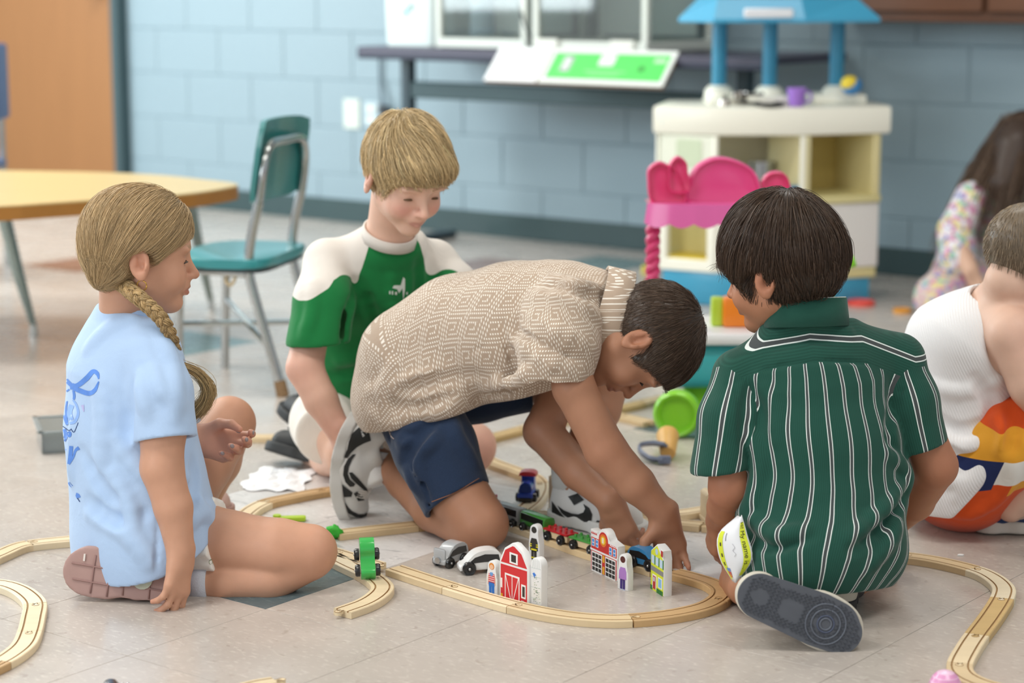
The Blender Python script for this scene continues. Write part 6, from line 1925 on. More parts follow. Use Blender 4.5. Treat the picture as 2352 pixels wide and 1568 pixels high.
sculpt('striped_shirt', shirt4, np.array((.22, 3.05, 0)), np.array((.82, 3.65, .66)), .0030, STRM, boy4, coords=uv4)
ring_band('collar', c4c - A(c4a) * .012, c4a, w4, .0700, .046, .006, STRM, boy4, flare=-.004, aspect=.90, uvf=lambda P: {'PUV': np.stack([P[:, 2] * 0 + .001, 0 * P[:, 0] - 1, 0 * P[:, 0]], 1), 'PUW': np.stack([0 * P[:, 0], 0 * P[:, 0] - 1], 1)})
bm = B(); v4 = np.cross(c4a, nrm(np.asarray(w4) - np.dot(w4, c4a) * np.asarray(c4a))); tc4 = np.asarray(c4c) + np.asarray(c4a) * .0345
tube(bm, [tc4 - P4 + .0665 * (math.cos(a) * np.asarray(w4) + .90 * math.sin(a) * v4) for a in np.linspace(0, 2 * math.pi, 40)], .0014, 6, caps=False); obj('collar_piping', bm, M('dfe8e3', .8), boy4, 'all')
# grey shoe sole turned to the camera, white midsole
GSO = M('565a62', .75, noise=(40, .1))
c4s = pd(1841, 1411, 3.085)
sh4, W4, R4, so4, up4 = shoe(boy4, c4s, (.91, -.02, -.41), (.12, .95, -.20), .200, 'L', M('d9d3c6', .6), M('cfc9bb', .6), lw=.44)
bm = B()
ol = []
for (px, py, r) in ((0, -.36, .155), (-.0, -.12, .148), (.018, .13, .185), (.02, .27, .175), (0, .34, .145)): ol.append((px, py, r * .44 / .37))
pts = []
for k in range(72):
    a = 2 * math.pi * k / 72; dx, dy = math.cos(a), math.sin(a)
    best = max((px * dx + py * dy + r * .965) for px, py, r in ol)
    # support outline point
    j = max(range(len(ol)), key=lambda i: ol[i][0] * dx + ol[i][1] * dy + ol[i][2])
    px, py, r = ol[j]; pts.append((px + dx * r * .965, py + dy * r * .965))
fm = Matrix([[*(R4[i] * .200), (W4((0, 0, 0)) - P4)[i]] for i in range(3)] + [[0, 0, 0, 1]])
prism(bm, pts, -.022, .02, fm, bev=.008); obj('outsole', bm, GSO, sh4, True)
# herringbone tread: each zigzag row a raised rib
TRD = M('474b53', .8)
def in_sole(x, y): return max(r * .88 - math.hypot(x - px, y - py) for px, py, r in ol + [(.0, -.25, .17), (.01, 0, .185), (.02, .2, .2)]) > 0
rows = [-.46 + .036 * i for i in range(27)]
bm = B()
for yy in rows:
    run = []
    for k in range(-13, 14):
        x = k * .0165; y = yy + (.014 if k % 2 else -.014)
        ok = in_sole(x, y) and not (math.hypot(x - .01, y - .2) < .075) and not (math.hypot(x, y + .36) < .06) and not (abs(y + .1) < .06 and abs(x) < .07)
        if ok: run.append(W4((x, y, -.023)) - P4)
        else:
            if len(run) > 1: tube(bm, run, .0013, 4)
            run = []
    if len(run) > 1: tube(bm, run, .0013, 4)
props(obj('tread', bm, TRD, sh4), kind='stuff')
for rr, mt in ((.066, '4d556a'), (.045, '626873'), (.115, '5f6570'), (.16, '5f6570')):
    bm = B(); tube(bm, [W4((.01 + rr * math.cos(a), .2 + rr * math.sin(a), -.023)) - P4 for a in np.linspace(0, 2 * math.pi, 40) if in_sole(.01 + rr * math.cos(a), .2 + rr * math.sin(a))], .0016, 6); obj('tread_ring', bm, M(mt, .7), sh4, 'all')
shoe(boy4, gp(1945, 1398) + A((0, .06, .0)), (.25, .95, 0), (0, 0, 1), .2, 'R', M('cfc8ba', .6), M('3a3838', .7), h=.0035)
# name sticker on the shirt tail
def tag_pt(u, v):
    """u across (0 left edge, 1 right edge), v down"""
    L = catmull([pd(1694, 1183, 3.25), pd(1650, 1226, 3.245), pd(1652, 1280, 3.24), pd(1682, 1334, 3.235)], 8)
    Rr_ = catmull([pd(1704, 1182, 3.235), pd(1716, 1225, 3.225), pd(1728, 1284, 3.215), pd(1694, 1334, 3.232)], 8)
    i = v * (len(L) - 1); j = min(int(i), len(L) - 2); t = i - j
    a = L[j] * (1 - t) + L[j + 1] * t; b_ = Rr_[j] * (1 - t) + Rr_[j + 1] * t
    return a * (1 - u) + b_ * u + np.array((0, -.010 * math.sin(math.pi * u), 0))
def tag_patch(name, u0, u1, v0, v1, lift, mat, parent, n=12):
    bm = B(); g = [[bm.verts.new(tag_pt(u0 + (u1 - u0) * i / n, v0 + (v1 - v0) * j / n) + np.array((0, -lift, lift * .3)) - P4) for j in range(n + 1)] for i in range(n + 1)]
    for i in range(n):
        for j in range(n): bm.faces.new((g[i][j], g[i + 1][j], g[i + 1][j + 1], g[i][j + 1]))
    return obj(name, bm, mat, parent, 'all')
tg = tag_patch('name_sticker', 0, 1, 0, 1, 0, M('eef0f4', .4), boy4)
sol = tg.modifiers.new('thick', 'SOLIDIFY'); sol.thickness = .0012
YL = M('dbe637', .45)
tag_patch('yellow_band', .72, .95, .12, .90, .0009, YL, tg); tag_patch('yellow_band', .03, .16, .28, .97, .0009, YL, tg)
def tag_text(txt, size, u, v, mat):
    cu = bpy.data.curves.new('text', 'FONT'); cu.body = txt; cu.size = size; cu.extrude = 0.0; cu.align_x = 'CENTER'; cu.align_y = 'CENTER'
    o = bpy.data.objects.new('text', cu); C.objects.link(o)
    bpy.context.view_layer.update()
    me = bpy.data.meshes.new_from_object(o.evaluated_get(bpy.context.evaluated_depsgraph_get()))
    bpy.data.objects.remove(o)
    for vtx in me.vertices:
        p = tag_pt(u + vtx.co.y / .055, v + vtx.co.x / .115) + np.array((0, -.0016, .0005)) - P4
        vtx.co = p
    return link_mesh('lettering', me, mat, tg)
tag_text('Hi! My name is...', .0118, .82, .46, M('3a3a20', .6))
for v in (.45, .6, .72): tag_patch('ink_mark', .08, .12, v, v + .05, .0014, M('4a4a22', .6), tg, 3)
for v, c_ in ((.80, '6f8fd0'), (.85, 'c9605a'), (.89, 'd98a4a')): tag_patch('ink_mark', .10, .24, v, v + .045, .0014, M(c_, .6), tg, 3)
tag_patch('ink_mark', .24, .26, .30, .42, .0012, M('8a8a90', .6), tg, 3)
bm = B(); tube(bm, catmull([tag_pt(.45, .45), tag_pt(.5, .5), tag_pt(.43, .54), tag_pt(.5, .58), tag_pt(.45, .62)], 5) + np.array((0, -.0012, 0)) - P4, .0004, 5); obj('pencil_writing', bm, M('b9bac0', .6), tg)
# thick straight dark hair
HC4 = cap_base(H4, .011, .034, face=(.092, -.052, .100, .062, .082), sides=(.090, .012, -.042, .034, .038, .050))
HC4.ell(H4.w((0, -.070, .010)), np.array((.070, .044, .060)), H4.R, k=.03)
def flow4(P, t):
    L = H4.l(P); v = L - np.array((0, -.045, .125)); v[:, 2] -= .02
    v /= np.maximum(np.linalg.norm(v, axis=1), 1e-6)[:, None]
    return v @ H4.R.T
boy_hair(H4, boy4, HC4, '4a382b', '33271f', 9000, flow4, 8, .0085, .00050, lambda L: (L[:, 2] > -.075), lift=.0028, noise=.09, follow=.75, grav=.10, seed=31, amp=.35,
         lens=lambda L: .30 + .75 * np.clip((L[:, 2]) / .06, 0, 1))

# ------------------------------------------------------------------ 5: boy in the white tank top, right edge
P5 = gp(2240, 1200)
boy5 = person('person crouching at the right edge, white ribbed tank top, orange colour-block shorts, blue shoes', P5)
H5 = Head(pd(2368, 598, 3.74), (.80, .42, -.42), (.42, .14, .90), .95)
S5 = Sd(); w5 = nrm((.42, -.90, 0))
S5.chain([pd(2215, 1100, 3.82), pd(2205, 950, 3.82), pd(2240, 800, 3.80), pd(2300, 720, 3.79)], [.08, .085, .085, .06], k=.03, w=w5, flat=1.25)
S5.cap(pd(2310, 690, 3.78), H5.w((0, -.03, -.055)), .05, .044, k=.025); H5.add(S5)
a5 = [pd(2330, 770, 3.68), pd(2375, 880, 3.66), pd(2440, 980, 3.68), pd(2480, 1080, 3.70)]
S5.chain([pd(2305, 735, 3.74)] + a5[:1], [.055, .048], k=.02); S5.chain(a5, [.050, .046, .040, .03], k=.01)
hand(S5, a5[-1], (.3, .1, -1), (-.8, .2, 0), 'R', [(.4, .5, .4)] * 4, (.6, .4, .4), .95)
S5.chain([pd(2225, 1090, 3.76), pd(2400, 975, 3.72), pd(2460, 950, 3.72)], [.07, .06, .055], k=.012)
S5.chain([pd(2460, 960, 3.72), pd(2400, 1080, 3.72), pd(2322, 1165, 3.74)], [.05, .042, .028], k=.01)
S5.chain([pd(2205, 1095, 3.90), pd(2400, 1000, 3.98)], [.065, .05], k=.012); S5.chain([pd(2400, 1040, 3.98), pd(2330, 1180, 4.0)], [.045, .03], k=.01)
def tint5(P, c): return redden(P, H5.tint(P, c, lin('e6bfa9'), brow=lin('9a8468')), [a5[0] + A((.03, -.03, 0)), H5.w((-.0755, -.01, -.01))], .06, .3, lin('d99a88'))
sculpt('body', S5, np.array((.6, 3.5, -.01)), np.array((1.25, 4.2, .75)), .0036, SKIN, boy5, skin_color('e4bfaa', tint5))
T5 = Sd()
T5.chain([pd(2240, 1120, 3.81), pd(2215, 1010, 3.82), pd(2195, 890, 3.82), pd(2215, 790, 3.80), pd(2285, 722, 3.79)], [.108, .104, .098, .092, .062], k=.03, w=w5, flat=1.28)
T5.cap(pd(2180, 790, 3.88), pd(2240, 740, 3.86), .07, .06, k=.04)
T5.cap(pd(2190, 1120, 3.80), pd(2185, 1020, 3.81), .118, .11, k=.03, w=w5, flat=1.2)
T5.plane(pd(2200, 1192, 3.70), nrm((-.1, -.2, -1)), .004); T5.plane(pd(2262, 1105, 3.68), nrm((.75, -.15, -.60)), .006)
T5.ell(pd(2352, 778, 3.66), (.066, .10, .090), k=.006, op='-')
T5.cap(pd(2305, 690, 3.78), pd(2370, 560, 3.76), .062, .075, k=.006, op='-')
tank5 = Sd(); tank5.sub(T5, k=0)
folds(tank5, [([(2130, 880), (2200, 900), (2290, 880)], dict(h=.004)), ([(2140, 960), (2200, 990), (2270, 975)], dict(inv=True, h=.006)), ([(2140, 1000), (2210, 1030), (2290, 1000)], dict(h=.007)), ([(2160, 1030), (2230, 1060), (2290, 1030)], dict(inv=True, h=.006)),
             ([(2150, 1090), (2210, 1110), (2260, 1080)], dict(h=.006)), ([(2240, 870), (2280, 930), (2270, 980)], dict(inv=True, h=.005)), ([(2200, 1140), (2240, 1100), (2270, 1050)], dict(h=.006))], 3.72)
RIB, nr, br, mr = cloth('efeff1', crease=.3, name='ribbed_cloth')
tcr = node(nr, 'ShaderNodeTexCoord'); mpr = node(nr, 'ShaderNodeMapping'); mpr.inputs['Rotation'].default_value = (0, .5, .4); nr.links.new(tcr.outputs['Object'], mpr.inputs[0])
wv = node(nr, 'ShaderNodeTexWave', i_Scale=62.0, i_Distortion=.5); nr.links.new(mpr.outputs[0], wv.inputs['Vector'])
bpr = node(nr, 'ShaderNodeBump', i_Strength=.4, i_Distance=.0015); nr.links.new(wv.outputs['Fac'], bpr.inputs['Height']); nr.links.new(bpr.outputs[0], br.inputs['Normal'])
sculpt('tank_top', tank5, np.array((.6, 3.5, .0)), np.array((1.2, 4.2, .72)), .0036, RIB, boy5)
ORG, no_, bo, mo = cloth('d9531f', crease=.45, name='block_cloth')
ato = node(no_, 'ShaderNodeAttribute', attribute_name='PUV'); sxo = node(no_, 'ShaderNodeSeparateXYZ'); no_.links.new(ato.outputs['Vector'], sxo.inputs[0])
def band(lo_, hi_): return mth(no_, 'MULTIPLY', mth(no_, 'GREATER_THAN', sxo.outputs[0], lo_), mth(no_, 'LESS_THAN', sxo.outputs[0], hi_))
cc_ = mixc(no_, band(.0, .052), lin('d9531f'), lin('e8a534')); cc_ = mixc(no_, mth(no_, 'MULTIPLY', band(.052, .11), mth(no_, 'LESS_THAN', sxo.outputs[1], 0.0)), cc_, lin('232f5e'))
cc_ = mixc(no_, mth(no_, 'MULTIPLY', band(.052, .10), mth(no_, 'GREATER_THAN', sxo.outputs[1], 0.0)), cc_, lin('ecebe6')); cc_ = mixc(no_, mth(no_, 'MULTIPLY', band(.10, .125), mth(no_, 'GREATER_THAN', sxo.outputs[1], 0.03)), cc_, lin('e8a534'))
no_.links.new(cc_, bo.inputs['Base Color'])
O5 = Sd(); O5.chain([pd(2200, 1080, 3.82), pd(2200, 1108, 3.83)], [.092, .094], k=.02, w=w5, flat=1.3)
O5.chain([pd(2215, 1098, 3.76), pd(2330, 1010, 3.72), pd(2430, 965, 3.72)], [.088, .078, .074], k=.03); O5.cap(pd(2205, 1100, 3.92), pd(2400, 1000, 3.98), .08, .06, k=.03)
sh5 = Sd(); sh5.sub(O5, k=0)
folds(sh5, [([(2290, 960), (2310, 1000), (2300, 1040)], dict(h=.006)), ([(2320, 930), (2330, 980), (2320, 1040)], dict(inv=True, h=.006)), ([(2150, 1160), (2230, 1180), (2300, 1140)], dict(h=.004)), ([(2330, 1060), (2320, 1110), (2280, 1160)], dict(h=.006))], 3.7)
ob5 = pd(2290, 985, 3.66); od5 = nrm(pd(2310, 1120, 3.70) - pd(2300, 985, 3.66)); os5 = nrm(pd(2352, 1060, 3.66) - pd(2282, 1040, 3.66))
sculpt('shorts', sh5, np.array((.6, 3.5, .0)), np.array((1.25, 4.2, .45)), .004, ORG, boy5, coords=lambda P: {'PUV': np.stack([(P - np.asarray(ob5)) @ od5, (P - np.asarray(ob5)) @ os5 - .028, 0 * P[:, 0]], 1)})
fc5 = gp(2345, 1236)
shoe(boy5, fc5 + A((.03, .045, .003)), (.92, -.05, 0), (0, 0, 1), .215, 'R', M('27406e', .8, bump=(300, .3)), M('d8d4cb', .6), h=.0035)
bm = B(); tube(bm, [pd(2330, 1120, 3.745) - P5, pd(2322, 1180, 3.75) - P5], [.030, .031], 16); obj('sock', bm, M('c9b3a4', .9), boy5, 'all')
shoe(boy5, gp(2350, 1190), (.92, .2, 0), (0, 0, 1), .21, 'L', M('1f8a4c', .8), M('d8d4cb', .6), h=.004)
HC5 = cap_base(H5, .006, .008)
def flow5(P, t):
    v = np.zeros_like(P); v[:, 2] = -1; return v
boy_hair(H5, boy5, HC5, '8d7a62', '6f6252', 3500, flow5, 3, .004, .0006, lambda L: L[:, 2] > -.08, out=.5, follow=.4, seed=41, h=.004)

# ------------------------------------------------------------------ 6: girl in the floral top, far right
P6 = gp(2240, 722)
girl6 = person('person with long loose brown hair sitting far back, pastel floral top', P6)
H6 = Head(pd(2352, 345, 6.50), (.55, .72, -.40), (.3, .3, .9), 1.0)
S6 = Sd(); w6 = nrm((.8, -.6, 0))
S6.chain([pd(2240, 660, 6.55), pd(2265, 560, 6.53), pd(2300, 460, 6.52)], [.09, .08, .07], k=.04, w=w6, flat=1.25)
S6.cap(pd(2310, 440, 6.52), H6.w((0, -.02, -.06)), .05, .045, k=.02); H6.add(S6)
S6.chain([pd(2222, 465, 6.40), pd(2190, 540, 6.38), pd(2230, 620, 6.30)], [.036, .034, .026], k=.01)
hand(S6, pd(2230, 620, 6.30), (.4, -.2, -1), (.5, .5, 0), 'L', [(.4, .5, .4)] * 4, (.6, .4, .4), .9)
S6.chain([pd(2210, 670, 6.5), pd(2160, 680, 6.35)], [.08, .06], k=.02); S6.chain([pd(2270, 680, 6.5), pd(2330, 690, 6.3)], [.08, .06], k=.02)
sculpt('body', S6, np.array((1.05, 5.9, -.01)), np.array((1.95, 7.0, .82)), .006, SKIN, girl6, skin_color('dcb49c'))
def floral(base):
    m, nt, b, mm = cloth(base, weave=300, crease=.4, name='floral_cloth')
    tc = node(nt, 'ShaderNodeTexCoord'); cur = lin(base)
    for k, (c_, sc_, th) in enumerate((('d9a0c0', 34, .60), ('e8dc9a', 27, .62), ('8f9ccf', 38, .63), ('9ac6b4', 31, .63), ('d07fa4', 52, .66))):
        mp = node(nt, 'ShaderNodeMapping'); mp.inputs['Location'].default_value = (k * 3.1, k * 1.7, k * .9); nt.links.new(tc.outputs['Object'], mp.inputs[0])
        n = node(nt, 'ShaderNodeTexNoise', i_Scale=float(sc_), i_Detail=1.0); nt.links.new(mp.outputs[0], n.inputs['Vector'])
        f = node(nt, 'ShaderNodeMapRange'); f.inputs[1].default_value = th - .05; f.inputs[2].default_value = th; nt.links.new(n.outputs['Fac'], f.inputs[0])
        cur = mixc(nt, f.outputs[0], cur, lin(c_))
    nt.links.new(cur, b.inputs['Base Color'])
    return m
FLO = floral('eeeaf0')
T6 = Sd(); T6.chain([pd(2235, 640, 6.55), pd(2262, 550, 6.53), pd(2300, 450, 6.52)], [.115, .105, .085], k=.04, w=w6, flat=1.25)
T6.chain([pd(2232, 455, 6.42), pd(2198, 530, 6.40), pd(2200, 590, 6.37)], [.055, .058, .062], k=.02)
T6.plane(pd(2230, 662, 6.5), (0, 0, -1), .006)
sculpt('blouse', T6, np.array((1.0, 6.0, .0)), np.array((1.95, 7.0, .72)), .006, FLO, girl6)
K6 = Sd(); K6.chain([pd(2225, 655, 6.5), pd(2160, 685, 6.36)], [.12, .085], k=.03); K6.chain([pd(2270, 660, 6.52), pd(2330, 690, 6.34)], [.12, .085], k=.03); K6.plane((0, 0, .006), (0, 0, -1), .004)
sculpt('skirt', K6, np.array((1.0, 6.0, .0)), np.array((1.95, 7.0, .4)), .007, floral('d9c6bf'), girl6)
HC6 = cap_base(H6, .016, .024, face=(.110, -.040, .085, .06, .08)); HC6.cap(H6.w((0, -.06, -.02)), H6.w((0, -.075, -.14)), .075, .06, k=.03)
hb6 = sculpt('hair', HC6, H6.c - .3, H6.c + .25, .006, HAIRM, girl6, lambda P: np.tile(np.array(lin('3d2e26')), (len(P), 1)))
rg = np.random.default_rng(61); X = []
for i in range(900):
    a = rg.uniform(-2.6, 2.6)
    p0 = H6.w((.088 * math.sin(a), -.014 - .105 * math.cos(a) * .9, rg.uniform(-.03, .09)))
    dv = p0 - H6.c; dv[2] = 0; dv = nrm(dv)
    lk = math.sin(a * 9) * .02
    end = p0 + dv * rg.uniform(.02, .12) + np.array((-.075 + lk, -.02, -.26 - .06 * rg.random() - p0[2] + H6.c[2] - .02))
    X.append(catmull([p0, p0 * .6 + end * .4 + dv * .03, end], 5))
ribbons('hair_strands', hb6, np.array(X), .0016, '5f4a3a', .2, rg)
# ================================================================== wooden railway
MAPLE = [wood(c, .10, .5, 10, a) for c in ('e0c8a0', 'dac096', 'e6d2ae') for a in (0,)]
PALE = wood('e9dcbf', .07, .5, 10, 0); OAK = wood('c6a873', .10, .5, 10, 0); DARKW = wood('cda877', .12, .5, 10, 0)
GROOVE = M('b8966a', .7)
TH, TW = .012, .040
def track_profile():
    h, w = TH, TW / 2
    g0, g1, gd = .0106, .0136, .0026
    return [(-w, 0), (-w, h - .0012), (-w + .0012, h), (-g1, h), (-g1, h - gd), (-g0, h - gd), (-g0, h), (g0, h), (g0, h - gd), (g1, h - gd), (g1, h), (w - .0012, h), (w, h - .0012), (w, 0)]
PROF = track_profile()
def track_piece(label, pts, mat, group=None, width=1.0, z0=.0004):
    """one piece of track swept along a smooth run of floor points"""
    pts = np.array([p[:2] for p in pts]); c = pts.mean(0)
    t = thing('train_track', label, 'track', (c[0], c[1], z0), 0, group)
    T = np.gradient(pts, axis=0); T /= np.linalg.norm(T, axis=1)[:, None]; N_ = np.stack([T[:, 1], -T[:, 0]], 1)
    bm = B(); rows = []
    for p, n in zip(pts, N_): rows.append([bm.verts.new((p[0] - c[0] + n[0] * x * width, p[1] - c[1] + n[1] * x * width, z)) for x, z in PROF])
    m = len(PROF)
    for a, b in zip(rows, rows[1:]):
        for j in range(m):
            f = bm.faces.new((a[j], a[(j + 1) % m], b[(j + 1) % m], b[j])); f.material_index = 1 if j in (3, 4, 5, 7, 8, 9) else 0
    # end faces, split so they stay flat
    for r in (rows[0], rows[-1]):
        for q in ((0, 1, 2, 3, 4), (0, 4, 5), (0, 5, 8, 13), (5, 6, 7, 8), (8, 9, 13), (9, 10, 11, 12, 13)):
            bm.faces.new([r[k] for k in q])
    obj('rail', bm, [mat, GROOVE], t)
    # round peg let into the neighbour, its outline seen on top of the joint
    p, d, n = pts[-1], T[-1], N_[-1]
    bm = B(); k = 16
    ctr = p + d * .0105
    out = [(p - c) + n * .0032, (ctr - c) + n * .0028] + [(ctr - c) + d * .0058 * -math.cos(a) + n * .0058 * math.sin(a) for a in np.linspace(.5, 2 * math.pi - .5, k)] + [(ctr - c) - n * .0028, (p - c) - n * .0032]
    vs = [bm.verts.new((q[0], q[1], TH + .0002)) for q in out]; lo = [bm.verts.new((q[0], q[1], TH - .006)) for q in out]
    bm.faces.new(vs)
    for i in range(len(vs)): bm.faces.new((vs[i], vs[(i + 1) % len(vs)], lo[(i + 1) % len(vs)], lo[i]))
    pg = obj('peg', bm, mat, t)
    bm = B(); tube(bm, [(q[0], q[1], TH + .0001) for q in out], .0005, 4, caps=False); obj('peg_gap', bm, M('8f6c40', .8), t)
    return t
def run(px, cuts, labels, mats, dens=10, z=TH):
    """a run of track traced through seen points of its top, cut into pieces at the given shares of its length"""
    P_ = catmull([gp(x, y, z) for x, y in px], dens)
    L = np.concatenate([[0], np.cumsum(np.linalg.norm(np.diff(P_, axis=0), axis=1))]); tot = L[-1]
    out = []
    for i in range(len(cuts) - 1):
        a, b = cuts[i] * tot + .0005, cuts[i + 1] * tot - .0005
        n = max(4, int((b - a) / .012))
        s = np.linspace(a, b, n)
        q = np.stack([np.interp(s, L, P_[:, k]) for k in range(3)], 1)
        m = mats[i % len(mats)] if isinstance(mats, list) else mats
        out.append(track_piece(labels[i], q, m))
    return out
MP = [MAPLE[0], MAPLE[1], MAPLE[2]]
run([(905, 1302), (1047, 1348), (1186, 1388), (1300, 1410), (1412, 1418), (1524, 1410), (1610, 1393), (1650, 1373), (1658, 1354), (1636, 1337), (1590, 1322), (1548, 1311)],
    [0, .17, .34, .575, .78, 1.0],
    ['straight wooden track right of the green toy car, running down to the barn', 'straight wooden track passing in front of the barn', 'curved wooden track with worn front edge below the firehouse', 'tight curved wooden track at the nearest end of the oval', 'curved wooden track closing the oval beside the yellow house'], [MAPLE[0], MAPLE[2], MAPLE[0], DARKW, DARKW])
run([(1512, 1306), (1480, 1296), (1370, 1268), (1295, 1242), (1215, 1212), (1135, 1186)], [0, .30, .62, 1.0],
    ['wooden track under the blue car held by the bending boy', 'wooden track under the red and green flat wagons', 'wooden track under the grey and green coaches, behind the knee'], MP)
run([(772, 1222), (860, 1212), (953, 1202), (1040, 1192), (1100, 1186)], [0, .55, 1.0], ['straight wooden track behind the green clay, in front of the upright sneaker', 'straight wooden track passing behind the bare kneeling shin'], [MAPLE[1], DARKW])
run([(1160, 1185), (1240, 1178), (1330, 1184), (1440, 1190), (1545, 1197), (1612, 1203)], [0, .45, 1.0], ['wooden track behind the black and white sneaker', 'straight wooden track in front of the wooden arch at the right'], [MAPLE[2], MAPLE[0]])
run([(1616, 1203), (1690, 1210), (1780, 1226)], [0, 1.0], ['wooden track half hidden by the hand of the striped shirt'], [MAPLE[1]])
run([(1478, 1170), (1545, 1177), (1640, 1164), (1700, 1152)], [0, .75, 1.0], ['pale wooden track running behind the wooden arch', 'short wooden track end beyond the arch, by the bare forearm'], [MAPLE[2], MAPLE[0]])
run([(600, 1255), (560, 1225), (552, 1196), (575, 1170), (612, 1151), (660, 1140), (722, 1128), (768, 1122), (830, 1122)], [0, .22, .60, .84, 1.0],
    ['wooden track hidden beyond the bare thigh of the girl', 'curved wooden track emerging behind the thigh on the white tile', 'short wooden track with a pale end beyond the lime piece', 'wooden track running behind the upright sneaker'], [MAPLE[0], MAPLE[2], DARKW, DARKW])
run([(640, 1238), (720, 1252), (790, 1272), (868, 1296)], [0, .55, 1.0], ['wooden switch track hidden by the bent knee', 'wooden switch track where the green toy car stands'], [MAPLE[2]])
run([(752, 1270), (800, 1294), (838, 1312), (866, 1330), (879, 1347), (866, 1365), (836, 1383), (786, 1401)], [0, .36, 1.0], ['pale wooden switch arm beside the knee and green toy car', 'curved wooden track ending loose with its two open slots'], [PALE, MAPLE[2]], z=TH)
run([(1105, 1046), (1140, 1062), (1190, 1080), (1228, 1096), (1240, 1118), (1226, 1148), (1196, 1172)], [0, .55, 1.0], ['curved wooden track behind the blue engine, by the pink knee', 'wooden track under the small blue engine with the red roof'], [MAPLE[1], PALE])
run([(560, 1001), (600, 1001), (660, 1001), (720, 998)], [0, .5, 1.0], ['far wooden track between the girl\'s knee and the black clogs', 'far wooden track reaching the black clogs'], MP)
run([(1090, 1010), (1140, 998), (1180, 988), (1225, 975), (1300, 962)], [0, .5, 1.0], ['far wooden track behind the pink knee and denim shorts', 'far wooden track behind the bare forearm'], [OAK, MAPLE[0]])
run([(1350, 942), (1402, 948), (1450, 958), (1492, 968)], [0, .5, 1.0], ['far wooden track left of the lime wheel, lower branch start', 'far wooden track leading under the lime wheel'], MP)
run([(1395, 940), (1450, 929), (1500, 916), (1580, 900)], [0, .4, 1.0], ['far wooden track, upper branch beneath the bowed face', 'far wooden track behind the lime wheel'], [OAK, MAPLE[0]])
run([(-70, 1310), (-30, 1284), (0, 1270), (45, 1251), (92, 1243), (176, 1235), (230, 1232)], [0, .60, 1.0], ['curved wooden track at the left edge, behind the mauve shoe', 'wooden track going behind the blue shirt at the left'], [MAPLE[0], MAPLE[2]])
run([(-60, 1332), (0, 1338), (32, 1346), (60, 1361), (80, 1384), (76, 1416), (68, 1449), (54, 1478), (24, 1503), (-10, 1522), (-60, 1545)], [0, .36, .63, .89, 1.0],
    ['pale curved wooden track with a worn corner at the left edge', 'short straight wooden track in the left foreground', 'curved wooden track in the left foreground bending off the frame', 'darker wooden track end at the left edge'], [PALE, MAPLE[2], MAPLE[2], DARKW])
run([(1960, 1262), (2074, 1273), (2150, 1284), (2227, 1302), (2272, 1319), (2303, 1344), (2303, 1369), (2276, 1413), (2243, 1457), (2223, 1487), (2205, 1523), (2212, 1545), (2246, 1564), (2300, 1580)],
    [0, .10, .255, .46, .695, .86, 1.0],
    ['wooden track end touching the green striped shirt tail', 'long curved wooden track at the right, behind the sole', 'cream white curved wooden track at the right edge', 'darker tan straight wooden track at the right edge', 'pale straight wooden track before the pink ball', 'tight curved wooden track beside the pink ball'], [MAPLE[0], MAPLE[1], PALE, OAK, MAPLE[2], MAPLE[0]])
q = [gp(x, y, TH) for x, y in ((560, 1578), (596, 1569), (632, 1563))]
track_piece('tip of a wooden track at the bottom edge', catmull(q, 5), MAPLE[2])
# wooden uprights
def upright(label, x, y0, y1, w, mat, rot_=0.2):
    p = gp(x, y1); h = pd(x, y0, p[1])[2]
    t = thing('wooden_arch', label, 'toy arch', tuple(p), rot_)
    pts = [(-w / 2, 0), (w / 2, 0), (w / 2, h - .010)] + arc(0, h - .012, w / 2, 15, 165, 8) + [(-w / 2, h - .010)]
    bm = B(); prism(bm, pts, -.004, .040, frame(x=(1, 0, 0), y=(0, 0, 1), o=(0, 0, 0)), bev=.0015); obj('post', bm, mat, t)
    bm = B(); box(bm, (0, -.018, h * .28), (w * .98, .045, h * .30), bev=.001); obj('inset', bm, DARKW, t)
    bm = B(); box(bm, (0, -.02, .005), (w * 1.2, .052, .010), bev=.001); obj('foot', bm, mat, t)
upright('wooden arch post with rounded top standing on the track, left of the striped shirt', 1619, 1117, 1192, .018, MAPLE[2])
upright('wooden arch post behind the sneaker heel', 1270, 1085, 1178, .016, MAPLE[0])

# ------------------------------------------------------------------ trains
STL = M('c9cbcc', .15, 1.); BLKP = M('15171a', .3, coat=.4)
def wheel_pair(parent, x, y, z, r, yw=.017):
    for s in (-1, 1):
        bm = B(); fm = frame(z=(0, s, 0), x=(1, 0, 0), o=(x, s * yw, z))
        lathe(bm, [(0, .0055), (r * .28, .0055), (r * .36, .0040), (r * .70, .0040), (r * .86, .0052), (r, .0030), (r, -.003), (0, -.003)], 22, fm)
        w_ = obj('wheel', bm, BLKP, parent, True)
        bm = B(); ball(bm, (x, s * (yw + .0055), z), (r * .22, .0015, r * .22), 10, 6); obj('hub', bm, STL, w_, 'all')
def rail_car(label, pa, pb, z=TH - .0022):
    """empty whose x axis runs from the rear to the front along two floor points"""
    pa, pb = np.asarray(pa), np.asarray(pb); d = pb - pa
    return thing('train_car', label, 'toy train', ((pa[0] + pb[0]) / 2, (pa[1] + pb[1]) / 2, z), math.atan2(d[1], d[0]))
